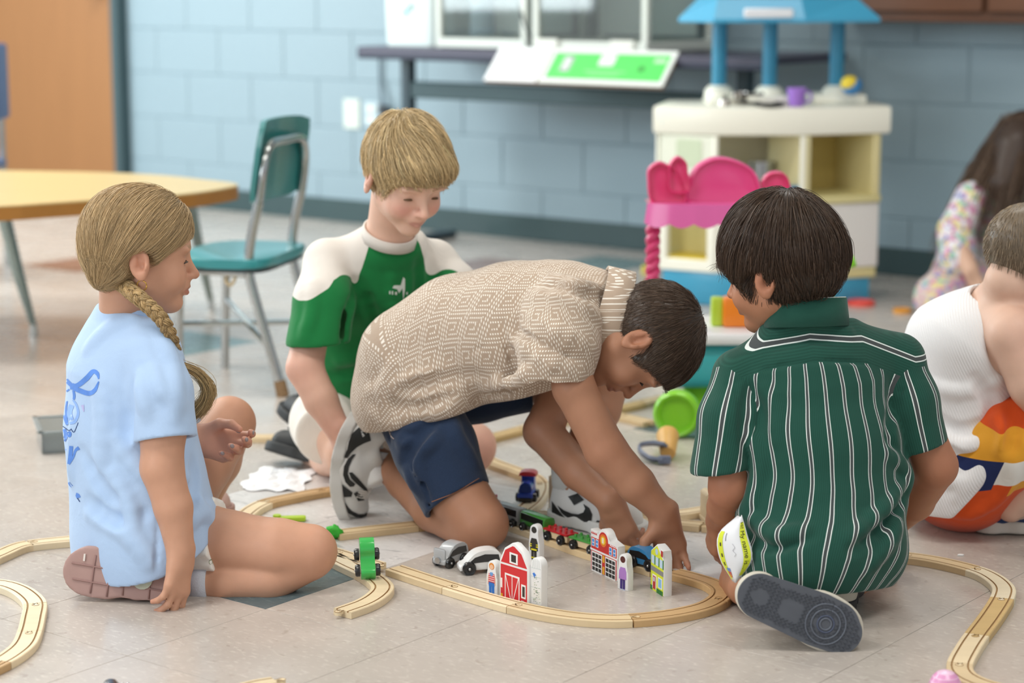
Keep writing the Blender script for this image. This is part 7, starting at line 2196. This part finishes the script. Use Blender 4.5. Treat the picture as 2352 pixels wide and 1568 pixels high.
def coach(label, pa, pb, col, window, nose=False):
    t = rail_car(label, pa, pb); L = float(np.linalg.norm(np.asarray(pb) - pa)[()] if False else np.linalg.norm((np.asarray(pb) - pa)[:2])); W_, H_ = .026, .036
    bm = B(); prof = rrect(W_, H_ - .008, .008, 4, 0, .0085 + (H_ - .008) / 2)
    prism(bm, prof, -L / 2, L / 2, frame(x=(0, 1, 0), y=(0, 0, 1), o=(0, 0, 0)), bev=.001); obj('body', bm, M(col, .35, coat=.4), t, True)
    for s in (-1, 1):
        bm = B(); box(bm, (0, s * (W_ / 2 + .0001), .0275), (L * .92, .0012, .013), bev=.0004); obj('window_band', bm, M(window, .2, coat=.5), t)
    for x in (-L / 2 + .012, L / 2 - .012): wheel_pair(t, x, 0, .0085, .0085, .0135)
    for x in (-L / 2 - .002, L / 2 + .002):
        bm = B(); cyl(bm, (x - .003, 0, .012), (x + .003, 0, .012), .004, n=14); obj('magnet', bm, STL, t, True)
    return t
def flat(label, pa, pb, col):
    t = rail_car(label, pa, pb); L = float(np.linalg.norm((np.asarray(pb) - pa)[:2])); W_ = .030
    bm = B(); box(bm, (0, 0, .0125), (L, .026, .012), bev=.001); obj('chassis', bm, MAPLE[0], t)
    bm = B(); box(bm, (0, 0, .0205), (L * 1.02, W_, .0035), bev=.0008); obj('deck', bm, M(col, .35, coat=.4), t)
    for k in range(4):
        for s in (-1, 1):
            bm = B(); cyl(bm, (-L * .36 + L * .24 * k, s * .007, .022), (-L * .36 + L * .24 * k, s * .007, .0272), .0026, n=10); obj('stud', bm, M(col, .35, coat=.4), t, True)
    for x in (-L / 2 + .014, L / 2 - .014): wheel_pair(t, x, 0, .0095, .0095, .0150)
    for x in (-L / 2 - .002, L / 2 + .002):
        bm = B(); cyl(bm, (x - .003, 0, .012), (x + .003, 0, .012), .0038, n=14); obj('magnet', bm, STL, t, True)
    return t
def on_run(x, y): return gp(x, y, TH)
coach('grey toy coach with black window band on the track behind the knee', on_run(1146, 1190), on_run(1200, 1208), 'a4a8aa', '20262a')
coach('green toy coach between the grey coach and the red flat wagon', on_run(1207, 1210), on_run(1262, 1231), '3f8a35', '1e2420')
flat('red flat toy wagon with studs in front of the sneaker', on_run(1262, 1232), on_run(1314, 1250), 'c8232c')
flat('green flat toy wagon with studs behind the firehouse block', on_run(1320, 1252), on_run(1384, 1272), '48a044')
# red engine nose behind the knee
t = rail_car('red toy engine mostly hidden behind the kneeling knee', on_run(1108, 1177), on_run(1142, 1188))
bm = B(); box(bm, (0, 0, .022), (.045, .026, .026), bev=.005, seg=2); obj('body', bm, M('c4304a', .35, coat=.4), t, True)
bm = B(); cyl(bm, (.016, 0, .034), (.016, 0, .046), .005, n=12); obj('funnel', bm, M('c4304a', .35), t, True)
for x in (-.014, .014): wheel_pair(t, x, 0, .0085, .0085, .0135)
# blue car in the boy's hand, natural wagon behind it
def car_body(label, pa, pb, col, win, name='toy_car', z=TH - .0022, H_=.034, W_=.027, wr=.0115, cat='toy car', nose=1.0):
    t = rail_car(label, pa, pb, z); t.name = name; t['category'] = cat
    L = float(np.linalg.norm((np.asarray(pb) - pa)[:2]))
    pr_ = catmull([(-L / 2, .007, 0), (-L / 2, H_ * .62, 0), (-L * .38, H_ * .95, 0), (-L * .1, H_, 0), (L * .15, H_ * .88, 0), (L * .36, H_ * .52, 0), (L / 2, H_ * .36, 0), (L / 2, .007, 0)], 5)[:, :2]
    bm = B(); prism(bm, [tuple(p) for p in pr_], -W_ / 2, W_ / 2, frame(x=(1, 0, 0), y=(0, 0, 1), o=(0, 0, 0)), bev=.0016); obj('body', bm, M(col, .3, coat=.5), t, True)
    wn = [(-L * .44, H_ * .52), (-L * .40, H_ * .80), (-L * .08, H_ * .84), (L * .16, H_ * .72), (L * .33, H_ * .46), (0, H_ * .50)]
    for s in (-1, 1):
        bm = B(); prism(bm, wn, -.0004, .0006, frame(x=(1, 0, 0), y=(0, 0, 1), o=(0, s * (W_ / 2 + .0002), 0))); obj('window_band', bm, M(win, .2, coat=.5), t)
    for x in (-L * .30, L * .30): wheel_pair(t, x, 0, wr - .0015, wr, W_ / 2)
    return t
car_body('blue toy car under the bending boy\'s fingers', on_run(1452, 1291), on_run(1516, 1308), '3f93cf', '17191c', H_=.037)
t = rail_car('natural wood toy wagon behind the firehouse block', on_run(1400, 1277), on_run(1446, 1290))
bm = B(); box(bm, (0, 0, .018), (.05, .026, .018), bev=.002); obj('body', bm, wood('d9b56e', .1), t)
for x in (-.015, .015): wheel_pair(t, x, 0, .0085, .0085, .0135)
# small blue engine with red roof, coming towards us
t = rail_car('small blue toy engine with red roof standing on the track', gp(1222, 1128, TH), gp(1200, 1164, TH)); t.name = 'toy_engine'
BL = M('2b4fc0', .35, coat=.4); BLD = M('23408f', .4)
bm = B(); box(bm, (.002, 0, .016), (.058, .028, .012), bev=.002); obj('chassis', bm, BL, t, True)
bm = B(); cyl(bm, (-.004, 0, .030), (.026, 0, .030), .0125, n=22); box(bm, (.011, 0, .024), (.03, .025, .012), bev=.001); obj('boiler', bm, BL, t, True)
bm = B(); cyl(bm, (.0255, 0, .030), (.0285, 0, .030), .0105, n=22); obj('smokebox', bm, BLD, t, True)
bm = B(); cyl(bm, (.012, 0, .040), (.012, 0, .0432), .0035, n=12); obj('filler_cap', bm, BLD, t, True)
bm = B(); box(bm, (-.017, 0, .034), (.022, .026, .030), bev=.001)
obj('cab', bm, BL, t)
bm = B(); prism(bm, [(-.018, .0), (-.016, .006), (-.009, .009), (.009, .009), (.016, .006), (.018, 0)], -.015, .015, frame(x=(0, 1, 0), y=(0, 0, 1), o=(-.015, 0, .049)), bev=.001); obj('roof', bm, M('dc3a44', .35, coat=.4), t, True)
bm = B(); box(bm, (.031, 0, .0165), (.004, .031, .008), bev=.001); obj('buffer_beam', bm, BL, t)
bm = B(); box(bm, (.0285, 0, .008), (.008, .028, .010), bev=.002); obj('bumper', bm, BLKP, t, True)
for x in (-.018, .014): wheel_pair(t, x, 0, .0095, .0095, .0155)
# two loose grey and white engines on the floor
t = car_body('light grey toy engine with silver front magnet, left of the white one', gp(1062, 1287), gp(1008, 1304), 'b3b5b7', '22262a', 'toy_engine', 0.0005, .040, .029, .0105, 'toy train')
L_ = .5 * float(np.linalg.norm((gp(1062, 1287) - gp(1008, 1304))[:2]))
bm = B(); box(bm, (L_ - .003, 0, .020), (.006, .0285, .030), bev=.004, seg=2); obj('front', bm, M('b3b5b7', .35, coat=.4), t, True)
bm = B(); cyl(bm, (L_, 0, .014), (L_ + .004, 0, .014), .0058, n=16); obj('magnet', bm, STL, t, True)
car_body('white streamlined toy engine with black window, in front of the knee', gp(1150, 1309), gp(1054, 1316), 'e9e9e8', '1e2226', 'toy_engine', 0.0005, .042, .030, .0125, 'toy train')
# green toy car, seen from above on the track switch
pc = gp(846, 1330, TH)
t = thing('toy_car', 'bright green two-hump toy car tipped up on the track, four black wheels', 'toy car', tuple(pc))
t.rotation_euler = frame(x=(.10, -.62, -.78), z=(.10, -.77, .62)).to_euler()
pr_ = catmull([(-.070, .000, 0), (-.070, .022, 0), (-.058, .034, 0), (-.042, .032, 0), (-.034, .022, 0), (-.020, .019, 0), (-.006, .021, 0), (.000, .014, 0), (.000, .000, 0)], 5)[:, :2]
bm = B(); prism(bm, [tuple(p) for p in pr_], -.0125, .0125, frame(x=(1, 0, 0), y=(0, 0, 1), o=(0, 0, 0)), bev=.001); obj('body', bm, M('2fb04c', .28, coat=.6), t, True)
for x in (-.046, -.016): wheel_pair(t, x, 0, .003, .0108, .0165)

# ------------------------------------------------------------------ painted wooden town blocks
WHB = M('ececeb', .4, coat=.2)
class Slab:
    def __init__(s, name, label, cat, pa, pb, outline, th, side=1):
        """front face stands on floor points pa (its left) to pb (its right); outline in metres, x from the left corner"""
        s.pa, s.pb = np.asarray(pa), np.asarray(pb); d = (s.pb - s.pa); d[2] = 0; s.W = float(np.linalg.norm(d)); d = d / s.W
        nrm_ = np.array((d[1], -d[0], 0))                          # out of the front face
        s.t = thing(name, label, cat, tuple(s.pa))
        s.m = frame(x=d, y=(0, 0, 1), z=nrm_)
        bm = B(); prism(bm, outline, -th, 0, s.m, bev=.0014); obj('block', bm, WHB, s.t, True)
        s.n = 0
    def paint(s, pts, col, lift=.0003, name='print', rough=.45):
        bm = B(); prism(bm, pts, 0, lift, s.m); return obj(name, bm, M(col, rough), s.t)
    def rect(s, x0, x1, y0, y1, col, lift=.0003, name='print'): return s.paint([(x0, y0), (x1, y0), (x1, y1), (x0, y1)], col, lift, name)
    def line(s, a, b, w, col, lift=.0006, name='print'):
        a, b = np.array(a), np.array(b); d = (b - a) / np.linalg.norm(b - a); n = np.array((-d[1], d[0])) * w / 2
        return s.paint([tuple(a - n), tuple(b - n), tuple(b + n), tuple(a + n)], col, lift, name)
def hgt(x, y0, p): return float(pd(x, y0, p[1])[2])
# red barn
pa, pb = gp(1147, 1373), gp(1214, 1398)
W_ = float(np.linalg.norm((pb - pa)[:2])); hb_ = hgt(1180, 1248, (pa + pb) / 2)
S = lambda u: u * W_
ol = [(0, 0), (W_, 0), (W_, hb_ * .66), (S(.80), hb_ * .90), (S(.54), hb_), (S(.44), hb_), (S(.18), hb_ * .88), (0, hb_ * .64)]
bn_ = Slab('barn_block', 'red and white painted barn block with white cross doors', 'toy block', pa, pb, ol, .014)
RED = 'd22b33'
def inset(o, k): 
    c = np.mean(o, 0); return [tuple(c + (np.array(p) - c) * k) for p in o]
bn_.paint([(S(.05), .0), (S(.95), 0), (S(.95), hb_ * .615), (S(.05), hb_ * .595)], RED)
bn_.paint([(S(.06), hb_ * .63), (S(.95), hb_ * .65), (S(.76), hb_ * .86), (S(.52), hb_ * .95), (S(.46), hb_ * .95), (S(.21), hb_ * .85)], RED)
bn_.rect(S(.36), S(.64), hb_ * .66, hb_ * .84, 'f2f2f0', .0006); bn_.rect(S(.42), S(.58), hb_ * .69, hb_ * .81, '33302f', .0009)
d0_, d1_, dh = S(.20), S(.70), hb_ * .47
bn_.rect(d0_, d1_, 0, dh, 'f2f2f0', .0006); bn_.rect(d0_ + S(.03), (d0_ + d1_) / 2 - S(.015), 0, dh - hb_ * .03, RED, .0009); bn_.rect((d0_ + d1_) / 2 + S(.015), d1_ - S(.03), 0, dh - hb_ * .03, RED, .0009)
bn_.line((d0_ + S(.03), dh - hb_ * .03), ((d0_ + d1_) / 2 - S(.02), 0), .0016, 'f2f2f0', .0012); bn_.line((d1_ - S(.03), dh - hb_ * .03), ((d0_ + d1_) / 2 + S(.02), 0), .0016, 'f2f2f0', .0012)
bn_.rect(S(.76), S(.91), hb_ * .14, hb_ * .37, 'f2f2f0', .0006); bn_.rect(S(.80), S(.88), hb_ * .17, hb_ * .34, '33302f', .0009)
bn_.rect(S(.76), S(.86), 0, hb_ * .10, 'c9d2da', .0006); bn_.rect(S(.06), S(.11), hb_ * .2, hb_ * .36, 'f2f2f0', .0006); bn_.rect(S(.06), S(.12), 0, hb_ * .1, 'e3b21f', .0006)
# silo with plant and bird
pa, pb = gp(1219, 1397), gp(1243, 1405)
W_ = float(np.linalg.norm((pb - pa)[:2])); hb_ = hgt(1235, 1279, (pa + pb) / 2)
ol = [(0, 0), (W_, 0), (W_, hb_ - W_ * .6)] + arc(W_ / 2, hb_ - W_ * .55, W_ / 2, 10, 170, 8) + [(0, hb_ - W_ * .6)]
si = Slab('silo_block', 'white rounded silo block with green plant print, right of the barn', 'toy block', pa, pb, ol, .015)
S = lambda u: u * W_
for y in (.22, .42, .62, .78): si.line((S(.04), hb_ * y), (S(.96), hb_ * (y + .01)), .0005, 'bcc8c4', .0003)
for u in (.2, .4, .6, .8): si.line((S(u), hb_ * .79), (S(.5 + (u - .5) * .9), hb_ * .95), .0005, 'c3ccc8', .0003)
for k in range(46):
    y = hb_ * (.03 + .60 * random.random() ** 1.2); x = S(.55 + (random.random() - .5) * .75 * (1 - y / hb_ * .75))
    si.paint([(x - .0012, y - .0004), (x + .0010, y + .0002), (x + .0014, y + .0011), (x - .0006, y + .0006)], random.choice(('7c9a78', '8fa57f', '5f7a66', '9cae8c')), .0004, 'leaf_print')
si.paint([(S(.18), hb_ * .68), (S(.34), hb_ * .70), (S(.52), hb_ * .66), (S(.40), hb_ * .64), (S(.36), hb_ * .60), (S(.28), hb_ * .64)], '3f7fd8', .0006)
# people blocks
def peg_person(label, pa, pb, ytop, parts, hair_col, face_col, th=.014):
    W_ = float(np.linalg.norm((pb - pa)[:2])); h = hgt((1176), ytop, (pa + pb) / 2)
    hr = W_ * .36
    ol = [(0, 0), (W_, 0), (W_, h * .52), (W_ * .86, h * .64), (W_ * .5 + hr * .9, h * .70)] + arc(W_ / 2, h - hr * 1.08, hr * 1.05, -15, 195, 10) + [(W_ * .5 - hr * .9, h * .70), (W_ * .14, h * .64), (0, h * .52)]
    s = Slab('figure_block', label, 'toy block', pa, pb, ol, th)
    for kind, a in parts:
        if kind == 'r': s.rect(W_ * a[0], W_ * a[1], h * a[2], h * a[3], a[4], a[5] if len(a) > 5 else .0003)
        elif kind == 'p': s.paint([(W_ * x, h * y) for x, y in a[0]], a[1], a[2] if len(a) > 2 else .0003)
    c = (W_ / 2, h - hr * 1.1)
    s.paint(arc(c[0], c[1], hr * .66, 0, 340, 14), hair_col, .0003); 
    if face_col: s.paint(arc(c[0], c[1] - hr * .12, hr * .48, 0, 340, 12), face_col, .0006)
    return s
body_shape = [(.14, .30), (.16, .52), (.28, .63), (.72, .63), (.84, .52), (.86, .30), (.74, .30), (.74, .27), (.26, .27), (.26, .30)]
legs = lambda c: [('p', ([(.26, .03), (.26, .30), (.49, .30), (.48, .03)], c)), ('p', ([(.52, .03), (.51, .30), (.74, .30), (.74, .03)], c))]
peg_person('small wooden figure with red striped top and blue overalls at the barn\'s left', gp(1117, 1363), gp(1142, 1370), 1287,
           [('p', (body_shape, 'e8b8a0'))] + [('p', ([(.22, .36), (.24, .62), (.76, .62), (.78, .36)], 'd9555c', .0006))] + [('r', (.24, .76, .40 + .06 * k, .42 + .06 * k, 'f0d6d6', .0009)) for k in range(4)] + [('p', ([(.24, .26), (.24, .38), (.76, .38), (.76, .26)], '2f78cf', .0006))] + legs('2f78cf') + [('p', ([(.34, .60), (.5, .55), (.66, .60), (.6, .66), (.4, .66)], '6fa0dd', .0011))], 'e08a2e', 'f0c3a0')
ff = peg_person('wooden firefighter figure in black and yellow standing behind the barn', gp(1214, 1287), gp(1239, 1293), 1204,
           [('p', (body_shape, '35332f'))] + legs('35332f') + [('r', (.12, .30, .40, .43, 'f0e22a', .0006)), ('r', (.12, .30, .46, .48, 'f0e22a', .0006)), ('r', (.70, .88, .40, .43, 'f0e22a', .0006)), ('r', (.70, .88, .46, .48, 'f0e22a', .0006)), ('r', (.24, .76, .31, .35, 'f0e22a', .0006)), ('r', (.26, .48, .10, .13, 'f0e22a', .0006)), ('r', (.52, .74, .10, .13, 'f0e22a', .0006))], '3a3733', None)
peg_person('wooden figure in a lilac sweater and indigo trousers, in front of the firehouse', gp(1418, 1351), gp(1442, 1358), 1272,
           [('p', (body_shape, 'b07fc8'))] + legs('3f2d78') + [('p', ([(.26, .0), (.26, .03), (.48, .03), (.48, .0)], 'b9c0d8')), ('p', ([(.52, .0), (.52, .03), (.74, .03), (.74, .0)], 'b9c0d8'))], '5a2a26', None)
# firehouse
pa, pb = gp(1356, 1307), gp(1418, 1336)
W_ = float(np.linalg.norm((pb - pa)[:2])); hb_ = hgt(1390, 1222, (pa + pb) / 2)
S = lambda u: u * W_
ol = [(0, 0), (W_, 0), (W_, hb_ * .80), (S(.70), hb_ * .84)] + [(x, y) for x, y in arc(S(.48), hb_ * .84, S(.20), 10, 170, 8)] + [(S(.26), hb_ * .86), (S(.24), hb_ * .93), (0, hb_ * .95)]
fh = Slab('firehouse_block', 'red painted firehouse block with black paned doors', 'toy block', pa, pb, ol, .016)
fh.rect(S(.03), S(.97), hb_ * .02, hb_ * .78, 'c92f2c'); fh.paint(arc(S(.48), hb_ * .80, S(.17), 0, 350, 16), 'c92f2c', .0004)
fh.paint(arc(S(.48), hb_ * .80, S(.13), 0, 350, 16), 'e2762c', .0008); fh.paint(arc(S(.48), hb_ * .80, S(.085), 0, 350, 14), 'f0c832', .0011)
fh.rect(S(.45), S(.51), hb_ * .74, hb_ * .86, 'f6efd8', .0014)
fh.rect(0, S(1), hb_ * .48, hb_ * .52, 'f1efee', .0006)
for x0, x1 in ((.06, .44), (.56, .94)):
    fh.rect(S(x0), S(x1), 0, hb_ * .46, 'f4f3f2', .0006)
    for i in range(3):
        for j in range(4):
            a0 = x0 + .025 + i * (x1 - x0 - .03) / 3; a1 = a0 + (x1 - x0) / 3 - .03
            fh.rect(S(a0), S(a1), hb_ * (.03 + j * .106), hb_ * (.03 + j * .106 + .08), '2b2a2b', .0009, 'pane_print')
fh.rect(S(.47), S(.53), hb_ * .03, hb_ * .2, 'e8b52c', .0009); fh.rect(S(.47), S(.53), hb_ * .30, hb_ * .46, 'e8b52c', .0009)
for x in (.06, .20, .70, .84):
    y0 = hb_ * .58 if x < .5 else hb_ * .54
    fh.rect(S(x), S(x + .10), y0, y0 + hb_ * .18, 'f2f3f5', .0006); fh.rect(S(x + .015), S(x + .085), y0 + hb_ * .015, y0 + hb_ * .075, '3f8fdc', .0009); fh.rect(S(x + .015), S(x + .085), y0 + hb_ * .095, y0 + hb_ * .165, '3f8fdc', .0009)
for x in np.arange(.03, .25, .055): fh.paint([(S(x), hb_ * .86), (S(x + .05), hb_ * .86), (S(x + .025), hb_ * .91)], 'c92f2c', .0006)
for x in np.arange(.72, .95, .055): fh.paint([(S(x), hb_ * .75), (S(x + .05), hb_ * .75), (S(x + .025), hb_ * .79)], 'f2f2f2', .0006)
# yellow house
pa, pb = gp(1494, 1350), gp(1524, 1370)
W_ = float(np.linalg.norm((pb - pa)[:2])); hb_ = hgt(1510, 1250, (pa + pb) / 2)
S = lambda u: u * W_
ol = [(0, 0), (W_, 0), (W_, hb_ * .75), (S(.93), hb_ * .80), (S(.93), hb_ * .93), (S(.75), hb_ * .95), (S(.55), hb_ * .98), (S(.46), hb_), (0, hb_ * .80)]
yh = Slab('house_block', 'yellow painted house block with green shutters beside the track curve', 'toy block', pa, pb, ol, .016)
yh.paint([(S(.03), 0), (S(.97), 0), (S(.97), hb_ * .72), (S(.48), hb_ * .97), (S(.03), hb_ * .79)], 'dbe337')
yh.rect(S(.03), S(.97), hb_ * .40, hb_ * .50, '8b8a88', .0006)
for k in range(3):
    x = .08 + .31 * k; yh.rect(S(x), S(x + .22), hb_ * .56, hb_ * .73, 'b9d4ea', .0006); yh.rect(S(x + .22), S(x + .28), hb_ * .55, hb_ * .74, '3a7a32', .0006)
    yh.rect(S(x + .10), S(x + .12), hb_ * .56, hb_ * .73, 'f2f4f6', .0009)
yh.paint(arc(S(.46), hb_ * .84, S(.10), 0, 340, 12), 'b9d4ea', .0006)
yh.rect(S(.16), S(.46), hb_ * .04, hb_ * .34, 'f2f2f0', .0006); yh.rect(S(.21), S(.41), hb_ * .04, hb_ * .31, 'b8302c', .0009); yh.rect(S(.26), S(.36), hb_ * .20, hb_ * .29, 'c9dcec', .0012)
yh.rect(S(.58), S(.90), hb_ * .12, hb_ * .34, 'f2f2f0', .0006); yh.rect(S(.63), S(.85), hb_ * .14, hb_ * .32, '8fc0ea', .0009)
for x in (.03, .5, .66, .82): yh.rect(S(x), S(x + .13), 0, hb_ * .09, '2f7a36', .0012)
yh.rect(S(.78), S(.92), hb_ * .80, hb_ * .92, 'b8302c', .0006)

# ------------------------------------------------------------------ small things on the floor
def lump(name, label, cat, c, r, mat, seed, rough=.25, nn=12, flat_=1.0):
    t = thing(name, label, cat, (c[0], c[1], 0))
    rg = np.random.default_rng(seed)
    bm = B(); bmesh.ops.create_icosphere(bm, subdivisions=3, radius=1.0)
    k = rg.normal(0, 1, (5, 3)) * 3; ph = rg.uniform(0, 6, 5)
    for v in bm.verts:
        d = np.array(v.co); s = 1 + rough * sum(math.sin(d @ k[i] + ph[i]) for i in range(5)) / 5
        v.co = Vector((d[0] * r[0] * s, d[1] * r[1] * s, max(-r[2], d[2] * r[2] * s)))
    z0 = min(v.co.z for v in bm.verts)
    for v in bm.verts: v.co.z -= z0 - .0005
    obj('lump', bm, mat, t, 'all'); return t
lump('modelling_clay', 'crumbly bright green lump of clay at the girl\'s knee', 'clay', gp(769, 1240) + A((0, .01, 0)), (.014, .014, .013), M('3fc23a', .7, bump=(160, 1.0)), 3, .5)
# crumpled paper
pp = gp(640, 1103)
t = thing('crumpled_paper', 'crumpled white paper sheet on the floor beyond the track loop', 'paper', tuple(pp))
bm = B(); n = 16; g = {}
rg = np.random.default_rng(8)
for i in range(n + 1):
    for j in range(n + 1):
        u, v = i / n - .5, j / n - .5
        jag = 1 + .12 * math.sin(9 * math.atan2(v, u) + 1) * (abs(u) + abs(v))
        z = .003 + .008 * abs(math.sin(u * 9 + 3 * v) * math.cos(v * 11 - u * 4)) + .003 * rg.random()
        z *= 1.3 - 1.8 * max(abs(u), abs(v)); x, y = (u * .13 + .02 * v) * jag, (v * .19 - u * .02) * jag
        g[i, j] = bm.verts.new((x, y, max(.001, z)))
for i in range(n):
    for j in range(n): bm.faces.new((g[i, j], g[i + 1, j], g[i + 1, j + 1], g[i, j + 1]))
obj('sheet', bm, M('f1f3f6', .7), t)
bm = B(); 
for k in range(5): tube(bm, [(rg.uniform(-.04, .04), rg.uniform(-.05, .05), .017), (rg.uniform(-.04, .04), rg.uniform(-.05, .05), .018)], .0007, 4)
obj('pencil_mark', bm, M('c3c8d2', .8), t)
# lime track piece
pp = gp(672, 1196)
t = thing('toy_track_piece', 'lime yellow plastic piece lying inside the track loop', 'toy', tuple(pp), .1)
bm = B(); prism(bm, rrect(.052, .020, .006, 4), 0.0005, .009, None, bev=.0015); obj('plate', bm, M('c3e639', .4), t, True)
bm = B(); cyl(bm, (-.030, .004, .0005), (-.030, .004, .012), .008, n=16); obj('peg', bm, M('c3e639', .4), t, True)
# wooden cup and grey bracket
pp = gp(1535, 1062)
t = thing('wooden_cup', 'small wooden toy cup tipped on its side behind the arms', 'toy cup', tuple(pp))
ax = nrm((-.05, -.75, -.25)); fm = frame(z=ax, x=(1, 0, .0), o=(0.002, .045, .028))
bm = B(); lathe(bm, [(0, -.045), (.024, -.045), (.0255, -.040), (.024, -.030), (.0225, -.020), (.0175, .030), (.015, .033), (0, .033)], 26, fm); obj('cup', bm, wood('dcae62', .12, .4, 8, 1), t, True)
pp = gp(1500, 1068)
t = thing('toy_clip', 'grey plastic toy clip curved like a hook beside the wooden cup', 'toy clip', tuple(pp))
GC = M('6d7890', .4)
bm = B()
path = [pd(1530, 1022, pp[1] + .03), pd(1500, 1018, pp[1] + .05), pd(1472, 1022, pp[1] + .06), pd(1470, 1034, pp[1] + .05), pd(1482, 1046, pp[1] + .03), pd(1505, 1058, pp[1] + .01), pd(1526, 1064, pp[1])]
P_ = catmull([np.array(p) - pp for p in path], 6)
P_[:, 2] = np.maximum(P_[:, 2], .010)
va = []
for i, p in enumerate(P_):
    d = P_[min(i + 1, len(P_) - 1)] - P_[max(i - 1, 0)]; d /= np.linalg.norm(d); s_ = nrm(np.cross(d, (0, -.8, .4)))
    wdir = nrm(np.cross(d, s_))
    va.append([bm.verts.new(p + wdir * a + s_ * b) for a, b in ((-.012, -.003), (.012, -.003), (.012, .003), (-.012, .003))])
for a, b in zip(va, va[1:]):
    for k in range(4): bm.faces.new((a[k], a[(k + 1) % 4], b[(k + 1) % 4], b[k]))
bm.faces.new(va[0]); bm.faces.new(va[-1][::-1])
zmin = min(v.co.z for v in bm.verts)
for v in bm.verts: v.co.z = v.co.z - min(0, zmin) + .0005 if v.co.z < .02 else v.co.z
obj('hook', bm, GC, t, True)
e_ = np.array(pd(1526, 1064, pp[1])) - pp; e_[2] = .012
bm = B(); box(bm, e_, (.028, .012, .018), bev=.003, seg=2); obj('foot', bm, GC, t, True)
# clear grey tray, far left
a_, b_ = gp(92, 1032), gp(165, 1040)
t = thing('plastic_tray', 'shallow clear grey plastic tray on the floor at the left', 'tray', tuple((a_ + b_) / 2 + A((.06, .08, 0))), .3)
TRM = M('c9d2d4', .12, trans=.85)
for c_, s_ in (((0, 0, .003), (.22, .16, .005)), ((-.11, 0, .025), (.005, .16, .05)), ((.11, 0, .025), (.005, .16, .05)), ((0, .08, .025), (.22, .005, .05)), ((0, -.08, .025), (.22, .005, .05))):
    bm = B(); box(bm, c_, s_, bev=.001); obj('tray_wall' if s_[2] > .01 else 'tray_base', bm, TRM, t)
bm = B(); 
for y in (-.083, .083): box(bm, (0, y, .05), (.24, .012, .004), bev=.001)
for x in (-.114, .114): box(bm, (x, 0, .05), (.012, .178, .004), bev=.001)
obj('rim', bm, M('b4c0c3', .2, trans=.4), t)
# pink swirl ball at the bottom right, tiny black wheels at the bottom edge
pp = gp(2170, 1596)
t = thing('toy_top', 'pink and white swirled toy top at the bottom right edge', 'toy', tuple(pp))
bm = B(); prof = [(0, 0), (.012, 0.001), (.021, .006), (.0245, .014), (.0225, .022), (.0215, .023), (.019, .029), (.0178, .030), (.013, .035), (.0122, .0355), (.006, .038), (0, .0385)]
lathe(bm, prof, 32)
for f in bm.faces: f.material_index = 1 if int(f.calc_center_median().z / .0035) % 2 else 0
obj('swirl', bm, [M('f0c6e0', .35, coat=.3), M('e29cc8', .35, coat=.3)], t, True)
pa, pb = gp(238, 1612), gp(288, 1608)
t = car_body('black toy car with chrome studs peeking in at the bottom edge', pa, pb, '26272a', '0f1012', 'toy_car', .0005, .030, .026, .011)
for x in (.012, .02):
    bm = B(); ball(bm, (x, 0, .024), .003, 10, 6); obj('stud', bm, STL, t, 'all')
# crumbs of white paper on the floor
pp = gp(2214, 1286); t = thing('paper_scrap', 'tiny torn white paper scrap behind the right curved track', 'paper', tuple(pp + A((0, .03, 0))))
bm = B(); prism(bm, [(-.006, -.003), (.003, -.004), (.007, .001), (.001, .005), (-.004, .003)], .0005, .002); obj('scrap', bm, M('f2f2f2', .7), t)
